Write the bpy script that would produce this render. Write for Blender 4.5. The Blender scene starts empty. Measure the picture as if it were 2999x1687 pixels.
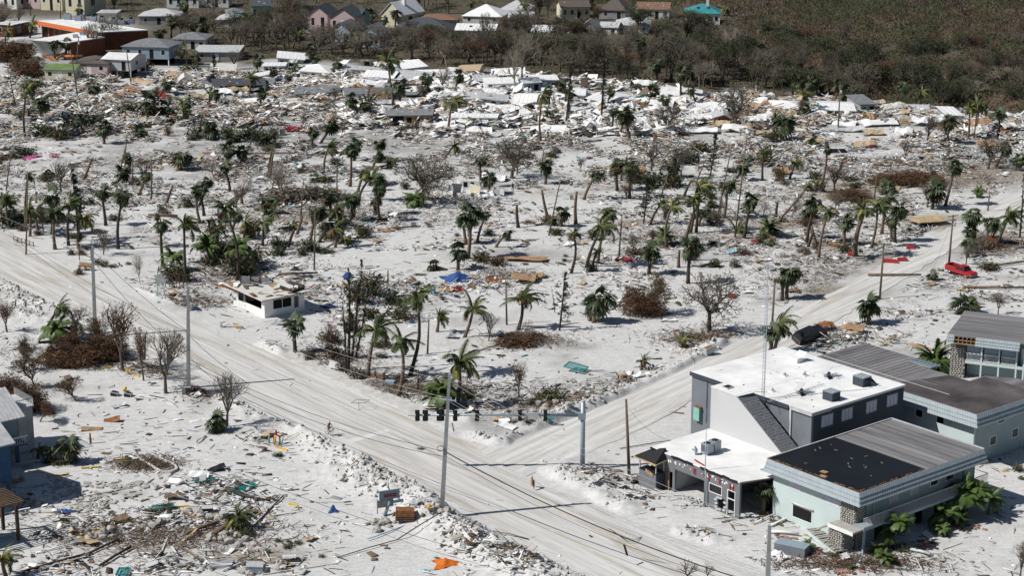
import bpy,math,random
import numpy as np
from mathutils import Matrix,Vector
SC=bpy.context.scene
COL=SC.collection
R=math.radians
# camera, light, exposure
FPX=4766.0;PITCH=R(15.5);CH=75.0;PW,PH=2576.0,1449.0
cam=bpy.data.cameras.new('camera');camo=bpy.data.objects.new('camera',cam);COL.objects.link(camo)
camo.location=(0,0,CH);camo.rotation_euler=(R(90)-PITCH,0,0)
cam.sensor_width=36;cam.lens=36*FPX/PW;cam.clip_start=1;cam.clip_end=9000
SC.camera=camo
SUN_EL=R(46);SUN_DIR=Vector((-1.0,-0.27,0)).normalized()
sv=Vector((SUN_DIR.x*math.cos(SUN_EL),SUN_DIR.y*math.cos(SUN_EL),math.sin(SUN_EL)))
sun=bpy.data.lights.new('sun','SUN');sun.energy=4.6;sun.angle=R(0.5);sun.color=(1.0,0.965,0.91)
suno=bpy.data.objects.new('sun',sun);COL.objects.link(suno);suno.rotation_euler=sv.to_track_quat('Z','Y').to_euler()
suno.location=(-60,100,120)
W=bpy.data.worlds.new('World');SC.world=W;W.use_nodes=True
nt=W.node_tree;bg=nt.nodes['Background'];sky=nt.nodes.new('ShaderNodeTexSky');sky.sky_type='NISHITA'
sky.sun_disc=False;sky.sun_elevation=SUN_EL;sky.sun_rotation=math.atan2(sv.x,sv.y);sky.altitude=80
sky.dust_density=0.6;nt.links.new(sky.outputs[0],bg.inputs[0]);bg.inputs[1].default_value=0.05
SC.view_settings.view_transform='Standard';SC.view_settings.look='None';SC.view_settings.exposure=0.12
SC.view_settings.gamma=1.0;SC.view_settings.use_curve_mapping=False
SC.cycles.max_bounces=5;SC.cycles.diffuse_bounces=2;SC.cycles.glossy_bounces=2;SC.cycles.transparent_max_bounces=4
SC.cycles.use_fast_gi=False;SC.cycles.caustics_reflective=False;SC.cycles.caustics_refractive=False
rng=np.random.default_rng(7);random.seed(7)
# photo pixel (2576 wide) -> ground
cT,sT=math.cos(PITCH),math.sin(PITCH)
def P(x,y,z=0.0):
 u=(x-PW/2)/FPX;v=(y-PH/2)/FPX
 dx,dy,dz=u,cT-v*sT,-sT-v*cT
 t=(z-CH)/dz
 return Vector((dx*t,dy*t,z))
def Pn(x,y):
 x=np.asarray(x,float);y=np.asarray(y,float)
 u=(x-PW/2)/FPX;v=(y-PH/2)/FPX
 t=-CH/(-sT-v*cT)
 return u*t,(cT-v*sT)*t
def proj(X,Y,Z):
 d=Y*cT-(Z-CH)*sT;up=Y*sT+(Z-CH)*cT
 return PW/2+FPX*X/d,PH/2-FPX*up/d
def T(i,j,tx,ty):
 return i*644.16+tx*.25017,j*362.5+ty*.25017
def scale_at(y):
 X,Y=Pn(0,y);return FPX/(Y*cT+CH*sT)
def above(bx,by,tx,ty):
 g=P(bx,by);u=(tx-PW/2)/FPX;v=(ty-PH/2)/FPX
 t=g.y/(cT-v*sT)
 return Vector((u*t,g.y,CH+(-sT-v*cT)*t))
# value noise
_tab=np.random.default_rng(3).random((256,256))
def vn(x,y,s=1.0,seed=0):
 x=np.asarray(x,float)/s+seed*17.3;y=np.asarray(y,float)/s+seed*9.1
 xi=np.floor(x).astype(int);yi=np.floor(y).astype(int);fx=x-xi;fy=y-yi
 fx=fx*fx*(3-2*fx);fy=fy*fy*(3-2*fy)
 a=_tab[xi%256,yi%256];b=_tab[(xi+1)%256,yi%256];c=_tab[xi%256,(yi+1)%256];d=_tab[(xi+1)%256,(yi+1)%256]
 return(a*(1-fx)+b*fx)*(1-fy)+(c*(1-fx)+d*fx)*fy
def seg_dist(x,y,pts):
 best=np.full(np.shape(x),1e9)
 for(x0,y0),(x1,y1)in zip(pts[:-1],pts[1:]):
  dx,dy=x1-x0,y1-y0;L=dx*dx+dy*dy+1e-9
  t=np.clip(((x-x0)*dx+(y-y0)*dy)/L,0,1)
  best=np.minimum(best,np.hypot(x-x0-t*dx,y-y0-t*dy))
 return best
def in_poly(x,y,poly):
 x=np.asarray(x,float);y=np.asarray(y,float);r=np.zeros(np.shape(x),bool);n=len(poly)
 for i in range(n):
  x0,y0=poly[i];x1,y1=poly[(i+1)%n]
  if y0==y1:continue
  c=((y0>y)!=(y1>y))&(x<(x1-x0)*(y-y0)/(y1-y0)+x0)
  r^=c
 return r
def Gp(pts):return[tuple(P(*p)[:2])for p in pts]
# materials
MATS={}
def mat(name,col,rough=.8,var=.25,sc=1.5,col2=None,metal=0.0,bump=0.0,bsc=8.0,stretch=None,world=False,contrast=(.35,.65),spec=.3,alpha=None,rot=0.0):
 if name in MATS:return MATS[name]
 m=bpy.data.materials.new(name);m.use_nodes=True;N=m.node_tree.nodes;L=m.node_tree.links
 b=N['Principled BSDF'];b.inputs['Roughness'].default_value=rough;b.inputs['Metallic'].default_value=metal
 b.inputs['Specular IOR Level'].default_value=spec
 if col2 is None:col2=tuple(max(0,c*(1-var))for c in col)
 if world:g=N.new('ShaderNodeNewGeometry').outputs['Position']
 else:g=N.new('ShaderNodeTexCoord').outputs['Object']
 if stretch:
  mp=N.new('ShaderNodeMapping');mp.inputs['Scale'].default_value=stretch;mp.inputs['Rotation'].default_value=(0,0,rot)
  if rot:
   m2=N.new('ShaderNodeMapping');m2 .inputs['Rotation'].default_value=(0,0,rot);L.new(g,m2 .inputs[0]);mp.inputs['Rotation'].default_value=(0,0,0);L.new(m2 .outputs[0],mp.inputs[0])
  else:L.new(g,mp.inputs[0])
  g=mp.outputs[0]
 n=N.new('ShaderNodeTexNoise');n.inputs['Scale'].default_value=sc;n.inputs['Detail'].default_value=5;n.inputs['Roughness'].default_value=.65
 L.new(g,n.inputs['Vector'])
 r=N.new('ShaderNodeValToRGB');r.color_ramp.elements[0].position,r.color_ramp.elements[1].position=contrast
 r.color_ramp.elements[0].color=(*col2,1);r.color_ramp.elements[1].color=(*col,1)
 L.new(n.outputs['Fac'],r.inputs[0]);L.new(r.outputs[0],b.inputs['Base Color'])
 if bump:
  n2=N.new('ShaderNodeTexNoise');n2 .inputs['Scale'].default_value=bsc;n2 .inputs['Detail'].default_value=4;L.new(g,n2 .inputs['Vector'])
  bp=N.new('ShaderNodeBump');bp.inputs['Strength'].default_value=bump;bp.inputs['Distance'].default_value=.1
  L.new(n2 .outputs['Fac'],bp.inputs['Height']);L.new(bp.outputs[0],b.inputs['Normal'])
 MATS[name]=m;return m
M=lambda n:MATS[n]
mat('white_paint',(.80,.80,.78),.55,.14,1.2);mat('white_metal',(.82,.82,.82),.4,.16,.8,spec=.4);mat('offwhite',(.62,.61,.57),.8,.25,1.5)
mat('white_roof',(.82,.82,.81),.7,.22,.3,bump=.1)
mat('grey_panel',(.33,.34,.35),.7,.35,1.2);mat('light_grey',(.5,.51,.52),.7,.25,1.2);mat('concrete',(.42,.41,.38),.9,.25,1.5,bump=.2)
mat('shingle_grey',(.21,.22,.235),.9,.35,1.0,bump=.3);mat('shingle_dark',(.075,.085,.10),.9,.3,1.5,bump=.3);mat('shingle_brown',(.12,.10,.09),.9,.3,1.5,bump=.3)
mat('shingle_rust',(.22,.13,.09),.9,.3,1.5);mat('teal_roof',(.05,.28,.30),.5,.3,.6);mat('green_roof',(.15,.22,.09),.8,.3,.7)
mat('plywood',(.38,.24,.14),.8,.35,1.5);mat('new_wood',(.50,.37,.22),.8,.35,2);mat('old_wood',(.20,.14,.095),.9,.45,3,stretch=(1,1,.25));mat('dark_wood',(.085,.06,.045),.9,.4,3)
mat('pole_wood',(.17,.13,.09),.9,.4,2,stretch=(3,3,.3));mat('pole_concrete',(.34,.35,.35),.85,.25,1.2);mat('galvanised',(.34,.40,.46),.45,.2,1.5,metal=.3)
mat('black',(.015,.015,.017),.6,.3,2);mat('dark_void',(.008,.009,.011),.9,.3,1);mat('glass',(.010,.012,.015),.35,.3,.8,spec=.6);mat('wire',(.03,.03,.03),.6,.2,1);mat('wire_pale',(.5,.5,.5),.4,.2,1)  # dark_void puts the darkness of unlit interiors into the colour
mat('red',(.36,.03,.035),.5,.3,2);mat('car_red',(.38,.015,.02),.45,.2,.6,spec=.6);mat('blue',(.03,.09,.27),.6,.3,2);mat('navy',(.02,.03,.09),.6,.3,2);mat('light_blue',(.30,.50,.62),.6,.25,2)
mat('teal',(.02,.26,.25),.5,.35,3);mat('mint',(.25,.50,.42),.6,.2,2);mat('yellow',(.75,.48,.04),.6,.3,2);mat('orange',(.68,.17,.02),.6,.35,3);mat('magenta',(.75,.05,.32),.6,.3,2)
mat('rust',(.30,.13,.05),.8,.6,2.5);mat('tan',(.47,.36,.24),.8,.3,2);mat('cream',(.62,.58,.44),.8,.15,1);mat('pink_wall',(.55,.42,.42),.8,.15,1)
mat('bar_light',(.17,.185,.21),.75,.12,.5);mat('bar_dark_shade',(.05,.06,.08),.75,.15,.5);mat('bar_front',(.17,.18,.195),.75,.2,.8)  # the dark hall tone has the shade of the sunless side painted in
mat('aqua',(.50,.585,.58),.8,.08,.5);mat('aqua_dim_shade',(.28,.35,.37),.8,.1,.5);mat('aqua_trim',(.30,.40,.43),.5,.15,2);mat('aqua_roof',(.27,.32,.35),.45,.18,1.5)  # dim aqua is the wall aqua with shade of sunless faces painted in
mat('blue_wall',(.035,.09,.19),.7,.2,1);mat('gray_blue',(.25,.32,.38),.8,.12,1);mat('blue_gable',(.42,.52,.60),.7,.1,1);mat('lilac',(.60,.60,.70),.7,.12,1)
mat('orange_fascia',(.62,.16,.05),.6,.15,.5);mat('orange_wall',(.17,.06,.035),.85,.3,.5)
mat('tire',(.02,.02,.02),.8,.2,2);mat('skin',(.45,.25,.17),.6,.1,3);mat('stone_pale',(.42,.40,.37),.9,.3,3,bump=.3);mat('mortar',(.10,.095,.09),.95,.2,3)
mat('roof_streak',(.24,.235,.24),.9,0,.35,col2=(.09,.088,.09),stretch=(.15,1.6,1),contrast=(.3,.62),bump=.1)
mat('roof_streak_b',(.22,.215,.22),.9,0,.35,col2=(.085,.08,.082),stretch=(1.4,.15,1),contrast=(.3,.66),bump=.1)
mat('roof_stain',(.12,.105,.105),.85,0,.18,col2=(.04,.034,.034),contrast=(.35,.7),bump=.1)
mat('roof_black',(.012,.013,.016),.5,0,.4,col2=(.006,.007,.009),contrast=(.3,.8));mat('brick',(.42,.24,.19),.9,.4,4)
mat('car_beige',(.33,.25,.19),.3,.2,.6,spec=.6);mat('car_white',(.7,.7,.7),.3,.1,.6,spec=.6);mat('car_silver',(.35,.38,.42),.3,.15,.6,spec=.6,metal=.3);mat('car_blue',(.05,.12,.25),.3,.2,.6,spec=.6);mat('car_black',(.014,.016,.02),.35,.3,.6,spec=.6)
mat('tower_paint',(.50,.505,.515),.8,.06,.3)
mat('pygmy_leaf',(.075,.125,.03),.5,.4,1.5,spec=.4)
# plants
mat('palm_leaf',(.065,.092,.028),.55,.45,1.5,spec=.35);mat('palm_leaf_yellow',(.24,.22,.05),.6,.4,1.5);mat('sabal_leaf',(.062,.085,.038),.55,.45,1.5,spec=.35);mat('palm_dead',(.16,.095,.045),.8,.45,2)
mat('palm_trunk',(.17,.12,.085),.9,.4,4,bump=.3);mat('palm_trunk_dark',(.075,.06,.048),.9,.4,4,bump=.3)
mat('bark',(.13,.11,.09),.9,.4,4,bump=.3);mat('bark_dark',(.05,.04,.034),.9,.4,4);mat('twig',(.17,.145,.12),.9,.35,3);mat('twig_pale',(.30,.26,.21),.9,.3,3);mat('twig_brown',(.14,.08,.05),.9,.4,3)
mat('leaf_green',(.068,.088,.034),.7,.5,2);mat('leaf_dark',(.035,.05,.022),.7,.5,2);mat('leaf_olive',(.12,.12,.045),.7,.4,2);mat('leaf_brown',(.13,.07,.035),.8,.5,2);mat('leaf_grey',(.14,.125,.09),.8,.4,2)
# mesh builder
class MB:
 def __init__(s):s.v=[];s.f=[];s.m=[];s.n=0;s.mats=[];s.sm=[]
 def mi(s,m):
  m=MATS[m]if isinstance(m,str)else m
  if m not in s.mats:s.mats.append(m)
  return s.mats.index(m)
 def add(s,V,Fc,m,smooth=False):
  V=np.asarray(V,float).reshape(-1,3);k=s.mi(m)
  for f in Fc:s.f.append([i+s.n for i in f]);s.m.append(k);s.sm.append(smooth)
  s.v.append(V);s.n+=len(V);return s
 BF=[(0,3,2,1),(4,5,6,7),(0,1,5,4),(1,2,6,5),(2,3,7,6),(3,0,4,7)]
 def box(s,x0,x1,y0,y1,z0,z1,m,rot=None,about=None):
  V=np.array([(x0,y0,z0),(x1,y0,z0),(x1,y1,z0),(x0,y1,z0),(x0,y0,z1),(x1,y0,z1),(x1,y1,z1),(x0,y1,z1)],float)
  if rot is not None:
   c=np.array(about if about is not None else V.mean(0));Rm=np.array(Matrix.Identity(3)if rot is None else rot.to_3x3())
   V=(V-c)@Rm.T+c
  return s.add(V,s.BF,m)
 def cbox(s,c,sz,m,yaw=0.0,pitch=0.0,roll=0.0):
  rm=(Matrix.Rotation(yaw,3,'Z')@Matrix.Rotation(pitch,3,'Y')@Matrix.Rotation(roll,3,'X'))
  x,y,z=sz[0]/2,sz[1]/2,sz[2]/2
  V=np.array([(-x,-y,-z),(x,-y,-z),(x,y,-z),(-x,y,-z),(-x,-y,z),(x,-y,z),(x,y,z),(-x,y,z)])@np.array(rm).T+np.array(c)
  return s.add(V,s.BF,m)
 def prism(s,pts,z0,z1,m,mtop=None):
  n=len(pts);V=[(p[0],p[1],z0)for p in pts]+[(p[0],p[1],z1)for p in pts]
  ar=sum(pts[i][0]*pts[(i+1)%n][1]-pts[(i+1)%n][0]*pts[i][1]for i in range(n))
  q=[(i,(i+1)%n,n+(i+1)%n,n+i)for i in range(n)];top=tuple(range(n,2*n));bot=tuple(range(n-1,-1,-1))
  if ar<0:q=[f[::-1]for f in q];top=top[::-1];bot=bot[::-1]
  s.add(V,q+[bot],m);s.add([V[i]for i in range(n,2*n)],[tuple(range(n))if ar>0 else tuple(range(n))[::-1]],mtop or m);return s
 def poly(s,V,m):return s.add(V,[tuple(range(len(V)))],m)
 def slab(s,V,t,m):
  V=np.asarray(V,float);B=V-np.array([0,0,t]);n=len(V)
  return s.add(np.vstack([V,B]),[tuple(range(n)),tuple(range(2*n-1,n-1,-1))]+[(i,n+i,n+(i+1)%n,(i+1)%n)for i in range(n)],m)
 def tube(s,pts,rad,k=6,m='bark',cap=True,smooth=True):
  pts=np.asarray(pts,float);n=len(pts);rad=np.broadcast_to(rad,(n,))
  t=np.gradient(pts,axis=0);t/=(np.linalg.norm(t,axis=1,keepdims=True)+1e-9)
  ref=np.array([0,0,1.0])if abs(t[:,2]).mean()<.8 else np.array([1.0,0,0])
  u=np.cross(t,ref);u/=(np.linalg.norm(u,axis=1,keepdims=True)+1e-9);w=np.cross(t,u)
  an=np.arange(k)*2*np.pi/k+np.pi/k
  V=pts[:,None,:]+rad[:,None,None]*(np.cos(an)[None,:,None]*u[:,None,:]+np.sin(an)[None,:,None]*w[:,None,:])
  Fc=[(i*k+j,(i+1)*k+j,(i+1)*k+(j+1)%k,i*k+(j+1)%k)for i in range(n-1)for j in range(k)]
  if cap:Fc+=[tuple(range(k)),tuple(range(n*k-1,(n-1)*k-1,-1))]
  return s.add(V.reshape(-1,3),Fc,m,smooth)
 def build(s,name,parent=None,smooth=None):
  me=bpy.data.meshes.new(name)
  me.from_pydata(np.vstack(s.v).tolist()if s.v else[],[],s.f)
  for m in s.mats:me.materials.append(m)
  me.polygons.foreach_set('material_index',s.m);me.polygons.foreach_set('use_smooth',s.sm);me.update()
  return link(name,me,parent)
def link(name,me,parent=None,mw=None):
 o=bpy.data.objects.new(name,me);COL.objects.link(o)
 if parent:o.parent=parent
 if mw is not None:o.matrix_local=mw
 return o
def mesh_np(name,V,Q,mi,mats,tri=False,smooth=False):
 me=bpy.data.meshes.new(name);k=Q.shape[1];nf=len(Q)
 me.vertices.add(len(V));me.vertices.foreach_set('co',np.ascontiguousarray(V,np.float32).ravel())
 me.loops.add(nf*k);me.loops.foreach_set('vertex_index',np.ascontiguousarray(Q,np.int32).ravel())
 me.polygons.add(nf);me.polygons.foreach_set('loop_start',(np.arange(nf)*k).astype(np.int32))
 for m in mats:me.materials.append(MATS[m]if isinstance(m,str)else m)
 me.polygons.foreach_set('material_index',np.ascontiguousarray(np.broadcast_to(mi,(nf,)),np.int32))
 if smooth:me.polygons.foreach_set('use_smooth',np.ones(nf,bool))
 me.update(calc_edges=True);return me
LABELLED=[]
def tag(o,label=None,cat=None,group=None,kind=None):
 if label:o['label']=label;LABELLED.append(o)
 if cat:o['category']=cat
 if group:o['group']=group
 if kind:o['kind']=kind
 return o
def thing(name,label,cat,loc=(0,0,0),yaw=0.0,group=None):
 o=bpy.data.objects.new(name,None);COL.objects.link(o);o.empty_display_size=.2
 o.location=loc;o.rotation_euler=(0,0,yaw);return tag(o,label,cat,group)
# ground
ROAD_N=[(-330,395),(-160,487),(0,578),(120,640),(225,697),(330,745),(440,785),(560,840),(660,880),(742,912),(880,975),(1025,1040),(1110,1085),(1180,1115)]
ROAD_S=[(-330,500),(-160,590),(0,690),(110,765),(240,850),(390,905),(560,975),(690,1040),(777,1087),(900,1150),(1030,1215),(1160,1278),(1288,1342),(1420,1410),(1500,1449),(1640,1520),(1800,1600)]
ROAD_E=[(1320,1200),(1440,1255),(1563,1312),(1688,1365),(1889,1450),(2050,1515),(2200,1580)]
R2_L=[(1180,1115),(1290,1085),(1400,1050),(1474,1020),(1600,975),(1746,912),(1930,822),(2118,722),(2290,627),(2433,549),(2576,472),(2700,405),(2900,300)]
R2_R=[(1320,1200),(1440,1155),(1560,1105),(1650,1060),(1735,1010),(1860,940),(2030,850),(2233,728),(2350,655),(2415,615),(2470,585),(2576,530),(2700,462),(2900,350)]
main_road=Gp(ROAD_N)+Gp(ROAD_E)+Gp(ROAD_S[::-1])
side_road=Gp(R2_L)+Gp(R2_R[::-1])
BERMS=[([(790,1092),(870,1150),(960,1208),(1060,1268),(1095,1300)],3.0,1.5),([(690,1062),(760,1085)],1.5,.6),([(560,1000),(640,1050)],1.2,.4),([(880,1190),(1000,1240)],3.6,.9),([(1130,1330),(1200,1372),(1290,1420),(1360,1449),(1450,1500)],2.8,1.35),([(1190,1095),(1250,1115),(1340,1095)],1.3,.6),([(1180,1060),(1110,1040)],1.0,.4),([(1345,1075),(1430,1040),(1520,1010),(1600,985),(1690,945),(1760,905),(1810,870)],2.1,1.0),([(1405,1190),(1470,1215),(1490,1215)],1.9,.9),([(1510,1255),(1570,1275)],1.7,.9),([(1720,1340),(1800,1360)],1.2,.5),([(0,715),(60,745),(120,780)],3.2,1.2),([(20,790),(110,800)],3,.9),([(660,872),(690,885)],1.6,.9),([(340,732),(420,752)],1.6,.5),([(2350,655),(2270,700)],.8,.15),([(1080,1310),(1110,1318)],1.6,.9)]
BW=[(Gp(p),w,h)for p,w,h in BERMS]
FLAT=[]
def berm(x,y):
 h=np.zeros(np.shape(x));mk=np.zeros(np.shape(x))
 for p,w,hh in BW:
  d=seg_dist(x,y,p)/w;k=np.exp(-d*d*1.2)
  k=k*(.65+.7*vn(x,y,2.6,5));h=np.maximum(h,hh*k);mk=np.maximum(mk,k)
 return h,mk
def gz(x,y):
 x=np.asarray(x,float);y=np.asarray(y,float)
 b,mk=berm(x,y)
 h=.35*(vn(x,y,19,1)-.5)+.16*(vn(x,y,5,2)-.5)+.05*(vn(x,y,1.6,3)-.5)
 h=h+b+np.clip(mk,0,1)*(.55*(vn(x,y,1.1,7)-.5)+.5*(vn(x,y,.45,8)-.5))
 rd=np.minimum(seg_dist(x,y,main_mid)-7.6,seg_dist(x,y,side_mid)-4.2)
 k=np.clip(rd/2.5,0,1);k=np.where(b>.12,np.maximum(k,np.clip(rd/.8+1.2,0,1)*.8),k)
 h=h*k-.05
 return h
def _mid(a,b):
 A=np.array(a);B=np.array(b);return A,B
main_mid=[tuple((np.array(P(a[0],a[1])[:2])+np.array(P(b[0],b[1])[:2]))/2)for a,b in zip([(-330,395),(0,578),(440,785),(880,975),(1180,1115),(1440,1255),(2050,1515)],[(-330,500),(0,690),(400,905),(777,1087),(1160,1278),(1420,1410),(1800,1600)])]
side_mid=[tuple((np.array(P(a[0],a[1])[:2])+np.array(P(b[0],b[1])[:2]))/2)for a,b in zip([(1290,1085),(1474,1020),(1746,912),(2118,722),(2433,549),(2900,300)],[(1440,1155),(1560,1105),(1800,975),(2233,728),(2470,585),(2900,350)])]
ys=[120.0]
while ys[-1]<760:ys.append(ys[-1]+(2.0 if ys[-1]<158 else.39 if ys[-1]<260 else.39*(ys[-1]/260)**2.5))
ys+=[800,860,950,1100,1400,2000,3200,6000];ys=np.array(ys)
us=np.concatenate([[-6,-3,-2,-1.5],np.linspace(-1.2,1.2,500),[1.5,2,3,6]])
GX=us[None,:]*(ys[:,None]*.29+2);GY=np.repeat(ys[:,None],len(us),1)
fade=np.clip((760-GY)/100,0,1)
GZ=gz(GX,GY)*fade-.05*(1-fade)
nr,nc=GX.shape;idx=np.arange(nr*nc).reshape(nr,nc)
Q=np.stack([idx[:-1,:-1],idx[:-1,1:],idx[1:,1:],idx[1:,:-1]],-1).reshape(-1,4)
me=mesh_np('ground',np.stack([GX,GY,GZ],-1).reshape(-1,3),Q,0,[],smooth=True)
PX,PY=proj(GX,GY,0*GX)
# what the ground is made of: pale sand, grey wet sand and slab, brown soil, dark leaf litter (colour of the place)
def blob(cx,cy,rx,ry):return np.exp(-(((PX-cx)/rx)**2+((PY-cy)/ry)**2)**1.5)
n1=vn(GX,GY,14,11);n2=vn(GX,GY,5,12);n3=vn(GX,GY,1.7,13);nn=.5*n1+.3*n2+.2*n3
far=np.clip((560-PY)/260,0,1)
grey=np.clip((nn-.62+.30*far)*3.2,0,.9)
for b in((1330,640,200,20),(2150,690,160,45),(2380,640,60,14),(980,965,70,14),(1450,870,60,10),(750,720,60,10),(2350,720,50,15),(2500,580,60,12),(160,1340,60,14)):grey=np.maximum(grey,blob(*b)*np.clip(nn*2.2-.35,0,1))
brown=np.zeros_like(grey)
for b in((2120,735,120,26),(2240,660,120,30),(2120,615,110,26),(2500,610,110,30),(2480,700,80,12),(1950,560,100,20),(2360,560,120,22),(1020,980,90,18),(350,1370,260,32),(420,930,90,14),(500,745,60,8),(1760,855,70,12),(2030,1290,60,16),(1320,860,90,10),(1590,560,60,10),(620,1400,160,30),(300,1240,70,10),(1850,600,80,8),(2150,480,180,25),(1460,480,120,20),(760,545,160,16),(2450,440,200,30),(1090,1030,60,8),(2420,1165,60,14)):
 brown=np.maximum(brown,blob(*b)*np.clip(nn*3.4-.7,0,1))
edge=np.interp(PX,[0,300,500,700,900,1300,1500,1700,1900,2100,2576],[150,150,165,150,165,195,215,228,240,258,288])
litter=np.clip((edge-PY+26*(n2-.5))/10,0,1)
clear=np.zeros_like(litter)
for b in((130,70,190,28),(120,95,130,40),(60,150,80,30),(560,130,40,10),(1240,40,60,8),(740,75,50,10)):clear=np.maximum(clear,blob(*b)*1.3)
litter=np.clip(litter-clear,0,1)
col=np.zeros(nr*nc*4,np.float32).reshape(nr,nc,4)
col[...,0]=grey;col[...,1]=brown;col[...,2]=litter;col[...,3]=1
at=me.color_attributes.new('soil','FLOAT_COLOR','POINT');at.data.foreach_set('color',col.ravel())
m=bpy.data.materials.new('sand_ground');m.use_nodes=True;N=m.node_tree.nodes;L=m.node_tree.links;bs=N['Principled BSDF'];bs.inputs['Roughness'].default_value=.95;bs.inputs['Specular IOR Level'].default_value=.15
g=N.new('ShaderNodeNewGeometry').outputs['Position'];A=N.new('ShaderNodeAttribute');A.attribute_name='soil';sp=N.new('ShaderNodeSeparateColor');L.new(A.outputs['Color'],sp.inputs[0])
def noise(scale,det=6,ro=.65,vec=None):
 n=N.new('ShaderNodeTexNoise');n.inputs['Scale'].default_value=scale;n.inputs['Detail'].default_value=det;n.inputs['Roughness'].default_value=ro;L.new(vec or g,n.inputs['Vector']);return n.outputs['Fac']
def ramp(src,a,b,ca,cb):
 r=N.new('ShaderNodeValToRGB');r.color_ramp.elements[0].position=a;r.color_ramp.elements[1].position=b;r.color_ramp.elements[0].color=(*ca,1);r.color_ramp.elements[1].color=(*cb,1);L.new(src,r.inputs[0]);return r.outputs[0]
def mix(f,a,b):
 if not isinstance(f,float)and f.type=='RGBA':q=N.new('ShaderNodeRGBToBW');L.new(f,q.inputs[0]);f=q.outputs[0]
 x=N.new('ShaderNodeMix');x.data_type='RGBA';L.new(f,x.inputs[0])if not isinstance(f,float)else setattr(x.inputs[0],'default_value',f);L.new(a,x.inputs[6]);L.new(b,x.inputs[7]);return x.outputs[2]
mpn=N.new('ShaderNodeMapping');mpn.inputs['Rotation'].default_value=(0,0,R(-8));mpn.inputs['Scale'].default_value=(.5,1.6,1);L.new(g,mpn.inputs[0])
sand=mix(noise(.12,5),ramp(noise(1.1,8,.75,mpn.outputs[0]),.38,.66,(.36,.355,.345),(.63,.63,.625)),ramp(noise(3.0,6,.7),.3,.6,(.44,.437,.43),(.66,.66,.655)))  # streak contrast stands for dirt and fine shadows lying on the sand
greyc=ramp(noise(.9,8,.7),.35,.65,(.22,.22,.215),(.39,.385,.375))
brownc=ramp(noise(1.6,8,.75),.35,.65,(.14,.115,.09),(.36,.32,.27))
litc=ramp(noise(.35,8,.75),.35,.7,(.045,.04,.028),(.14,.12,.085))
sand=mix(ramp(noise(7.0,4,.8),.60,.68,(0,0,0),(.55,.55,.55)),sand,ramp(noise(3),.4,.6,(.20,.18,.16),(.38,.37,.35)))
c1=mix(sp.outputs[0],sand,greyc);c2=mix(sp.outputs[1],c1,brownc);c3=mix(sp.outputs[2],c2,litc)
L.new(c3,bs.inputs['Base Color'])
bp=N.new('ShaderNodeBump');bp.inputs['Strength'].default_value=.55;bp.inputs['Distance'].default_value=.12;L.new(noise(2.2,8,.75),bp.inputs['Height']);L.new(bp.outputs[0],bs.inputs['Normal'])
me.materials.append(m);ground=tag(link('ground',me),kind='structure')
MATS['sand_ground']=m
# roads
ang=math.atan2(-.7949,.6067)
def roadmat(name,rot,tone=1.0):
 m=bpy.data.materials.new(name);m.use_nodes=True;global N,L;N=m.node_tree.nodes;L=m.node_tree.links;bs=N['Principled BSDF'];bs.inputs['Roughness'].default_value=.9;bs.inputs['Specular IOR Level'].default_value=.2
 global g;g=N.new('ShaderNodeNewGeometry').outputs['Position']
 mr=N.new('ShaderNodeMapping');mr.vector_type='POINT';mr.inputs['Rotation'].default_value=(0,0,-rot);L.new(g,mr.inputs[0])
 def st(sx,sy):
  q=N.new('ShaderNodeMapping');q.inputs['Scale'].default_value=(sx,sy,1);L.new(mr.outputs[0],q.inputs[0]);return q.outputs[0]
 base=ramp(noise(1.0,7,.7,st(.05,1.1)),.36,.64,(.41*tone,.40*tone,.38*tone),(.62*tone,.615*tone,.60*tone))
 tan=ramp(noise(1.0,5,.7,st(.04,.5)),.54,.60,(0,0,0),(.75,.75,.75))
 gry=ramp(noise(1.0,9,.8,st(.12,1.7)),.585,.64,(0,0,0),(.7,.7,.7))
 tc=ramp(noise(3,5),.3,.7,(.30,.255,.20),(.46,.41,.35));gc=ramp(noise(3,5),.3,.7,(.24,.235,.24),(.36,.36,.36))
 k=N.new('ShaderNodeRGBToBW');L.new(tan,k.inputs[0]);k2=N.new('ShaderNodeRGBToBW');L.new(gry,k2 .inputs[0])
 sc_=noise(.11,4)
 mm=N.new('ShaderNodeMath');mm.operation='MULTIPLY';L.new(k.outputs[0],mm.inputs[0]);L.new(sc_,mm.inputs[1]);mm2=N.new('ShaderNodeMath');mm2 .operation='MULTIPLY';mm2 .inputs[1].default_value=1.5;L.new(mm.outputs[0],mm2 .inputs[0])
 c=mix(mm2 .outputs[0],base,tc);c=mix(k2 .outputs[0],c,gc);L.new(c,bs.inputs['Base Color'])
 bp=N.new('ShaderNodeBump');bp.inputs['Strength'].default_value=.35;bp.inputs['Distance'].default_value=.06;L.new(noise(1.0,8,.75,st(.3,2.5)),bp.inputs['Height']);L.new(bp.outputs[0],bs.inputs['Normal'])
 MATS[name]=m;return m
roadmat('road_main',ang);roadmat('road_side',math.atan2(.7986,.6018),1.03)
def jag(poly,amp=.35,step=1.6):
 o=[];n=len(poly)
 for i in range(n):
  a=np.array(poly[i]);b=np.array(poly[(i+1)%n]);k=max(1,int(np.hypot(*(b-a))/step));d=(b-a);nrm=np.array([-d[1],d[0]])/(np.hypot(*d)+1e-6)
  for t in np.arange(k)/k:
   p=a+d*t;o.append(p+nrm*amp*(float(vn(p[0],p[1],1.7,4))+float(vn(p[0],p[1],.7,5))-1))
 return o
def sheet(name,poly,z,m,amp=.35,t=None):
 mb=MB();pts=jag(poly,amp)if amp else poly
 if t:mb.prism(pts,z-t,z,m)
 else:mb.poly([(p[0],p[1],z)for p in pts],m)
 return tag(mb.build(name),kind='structure')
import bmesh
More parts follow.
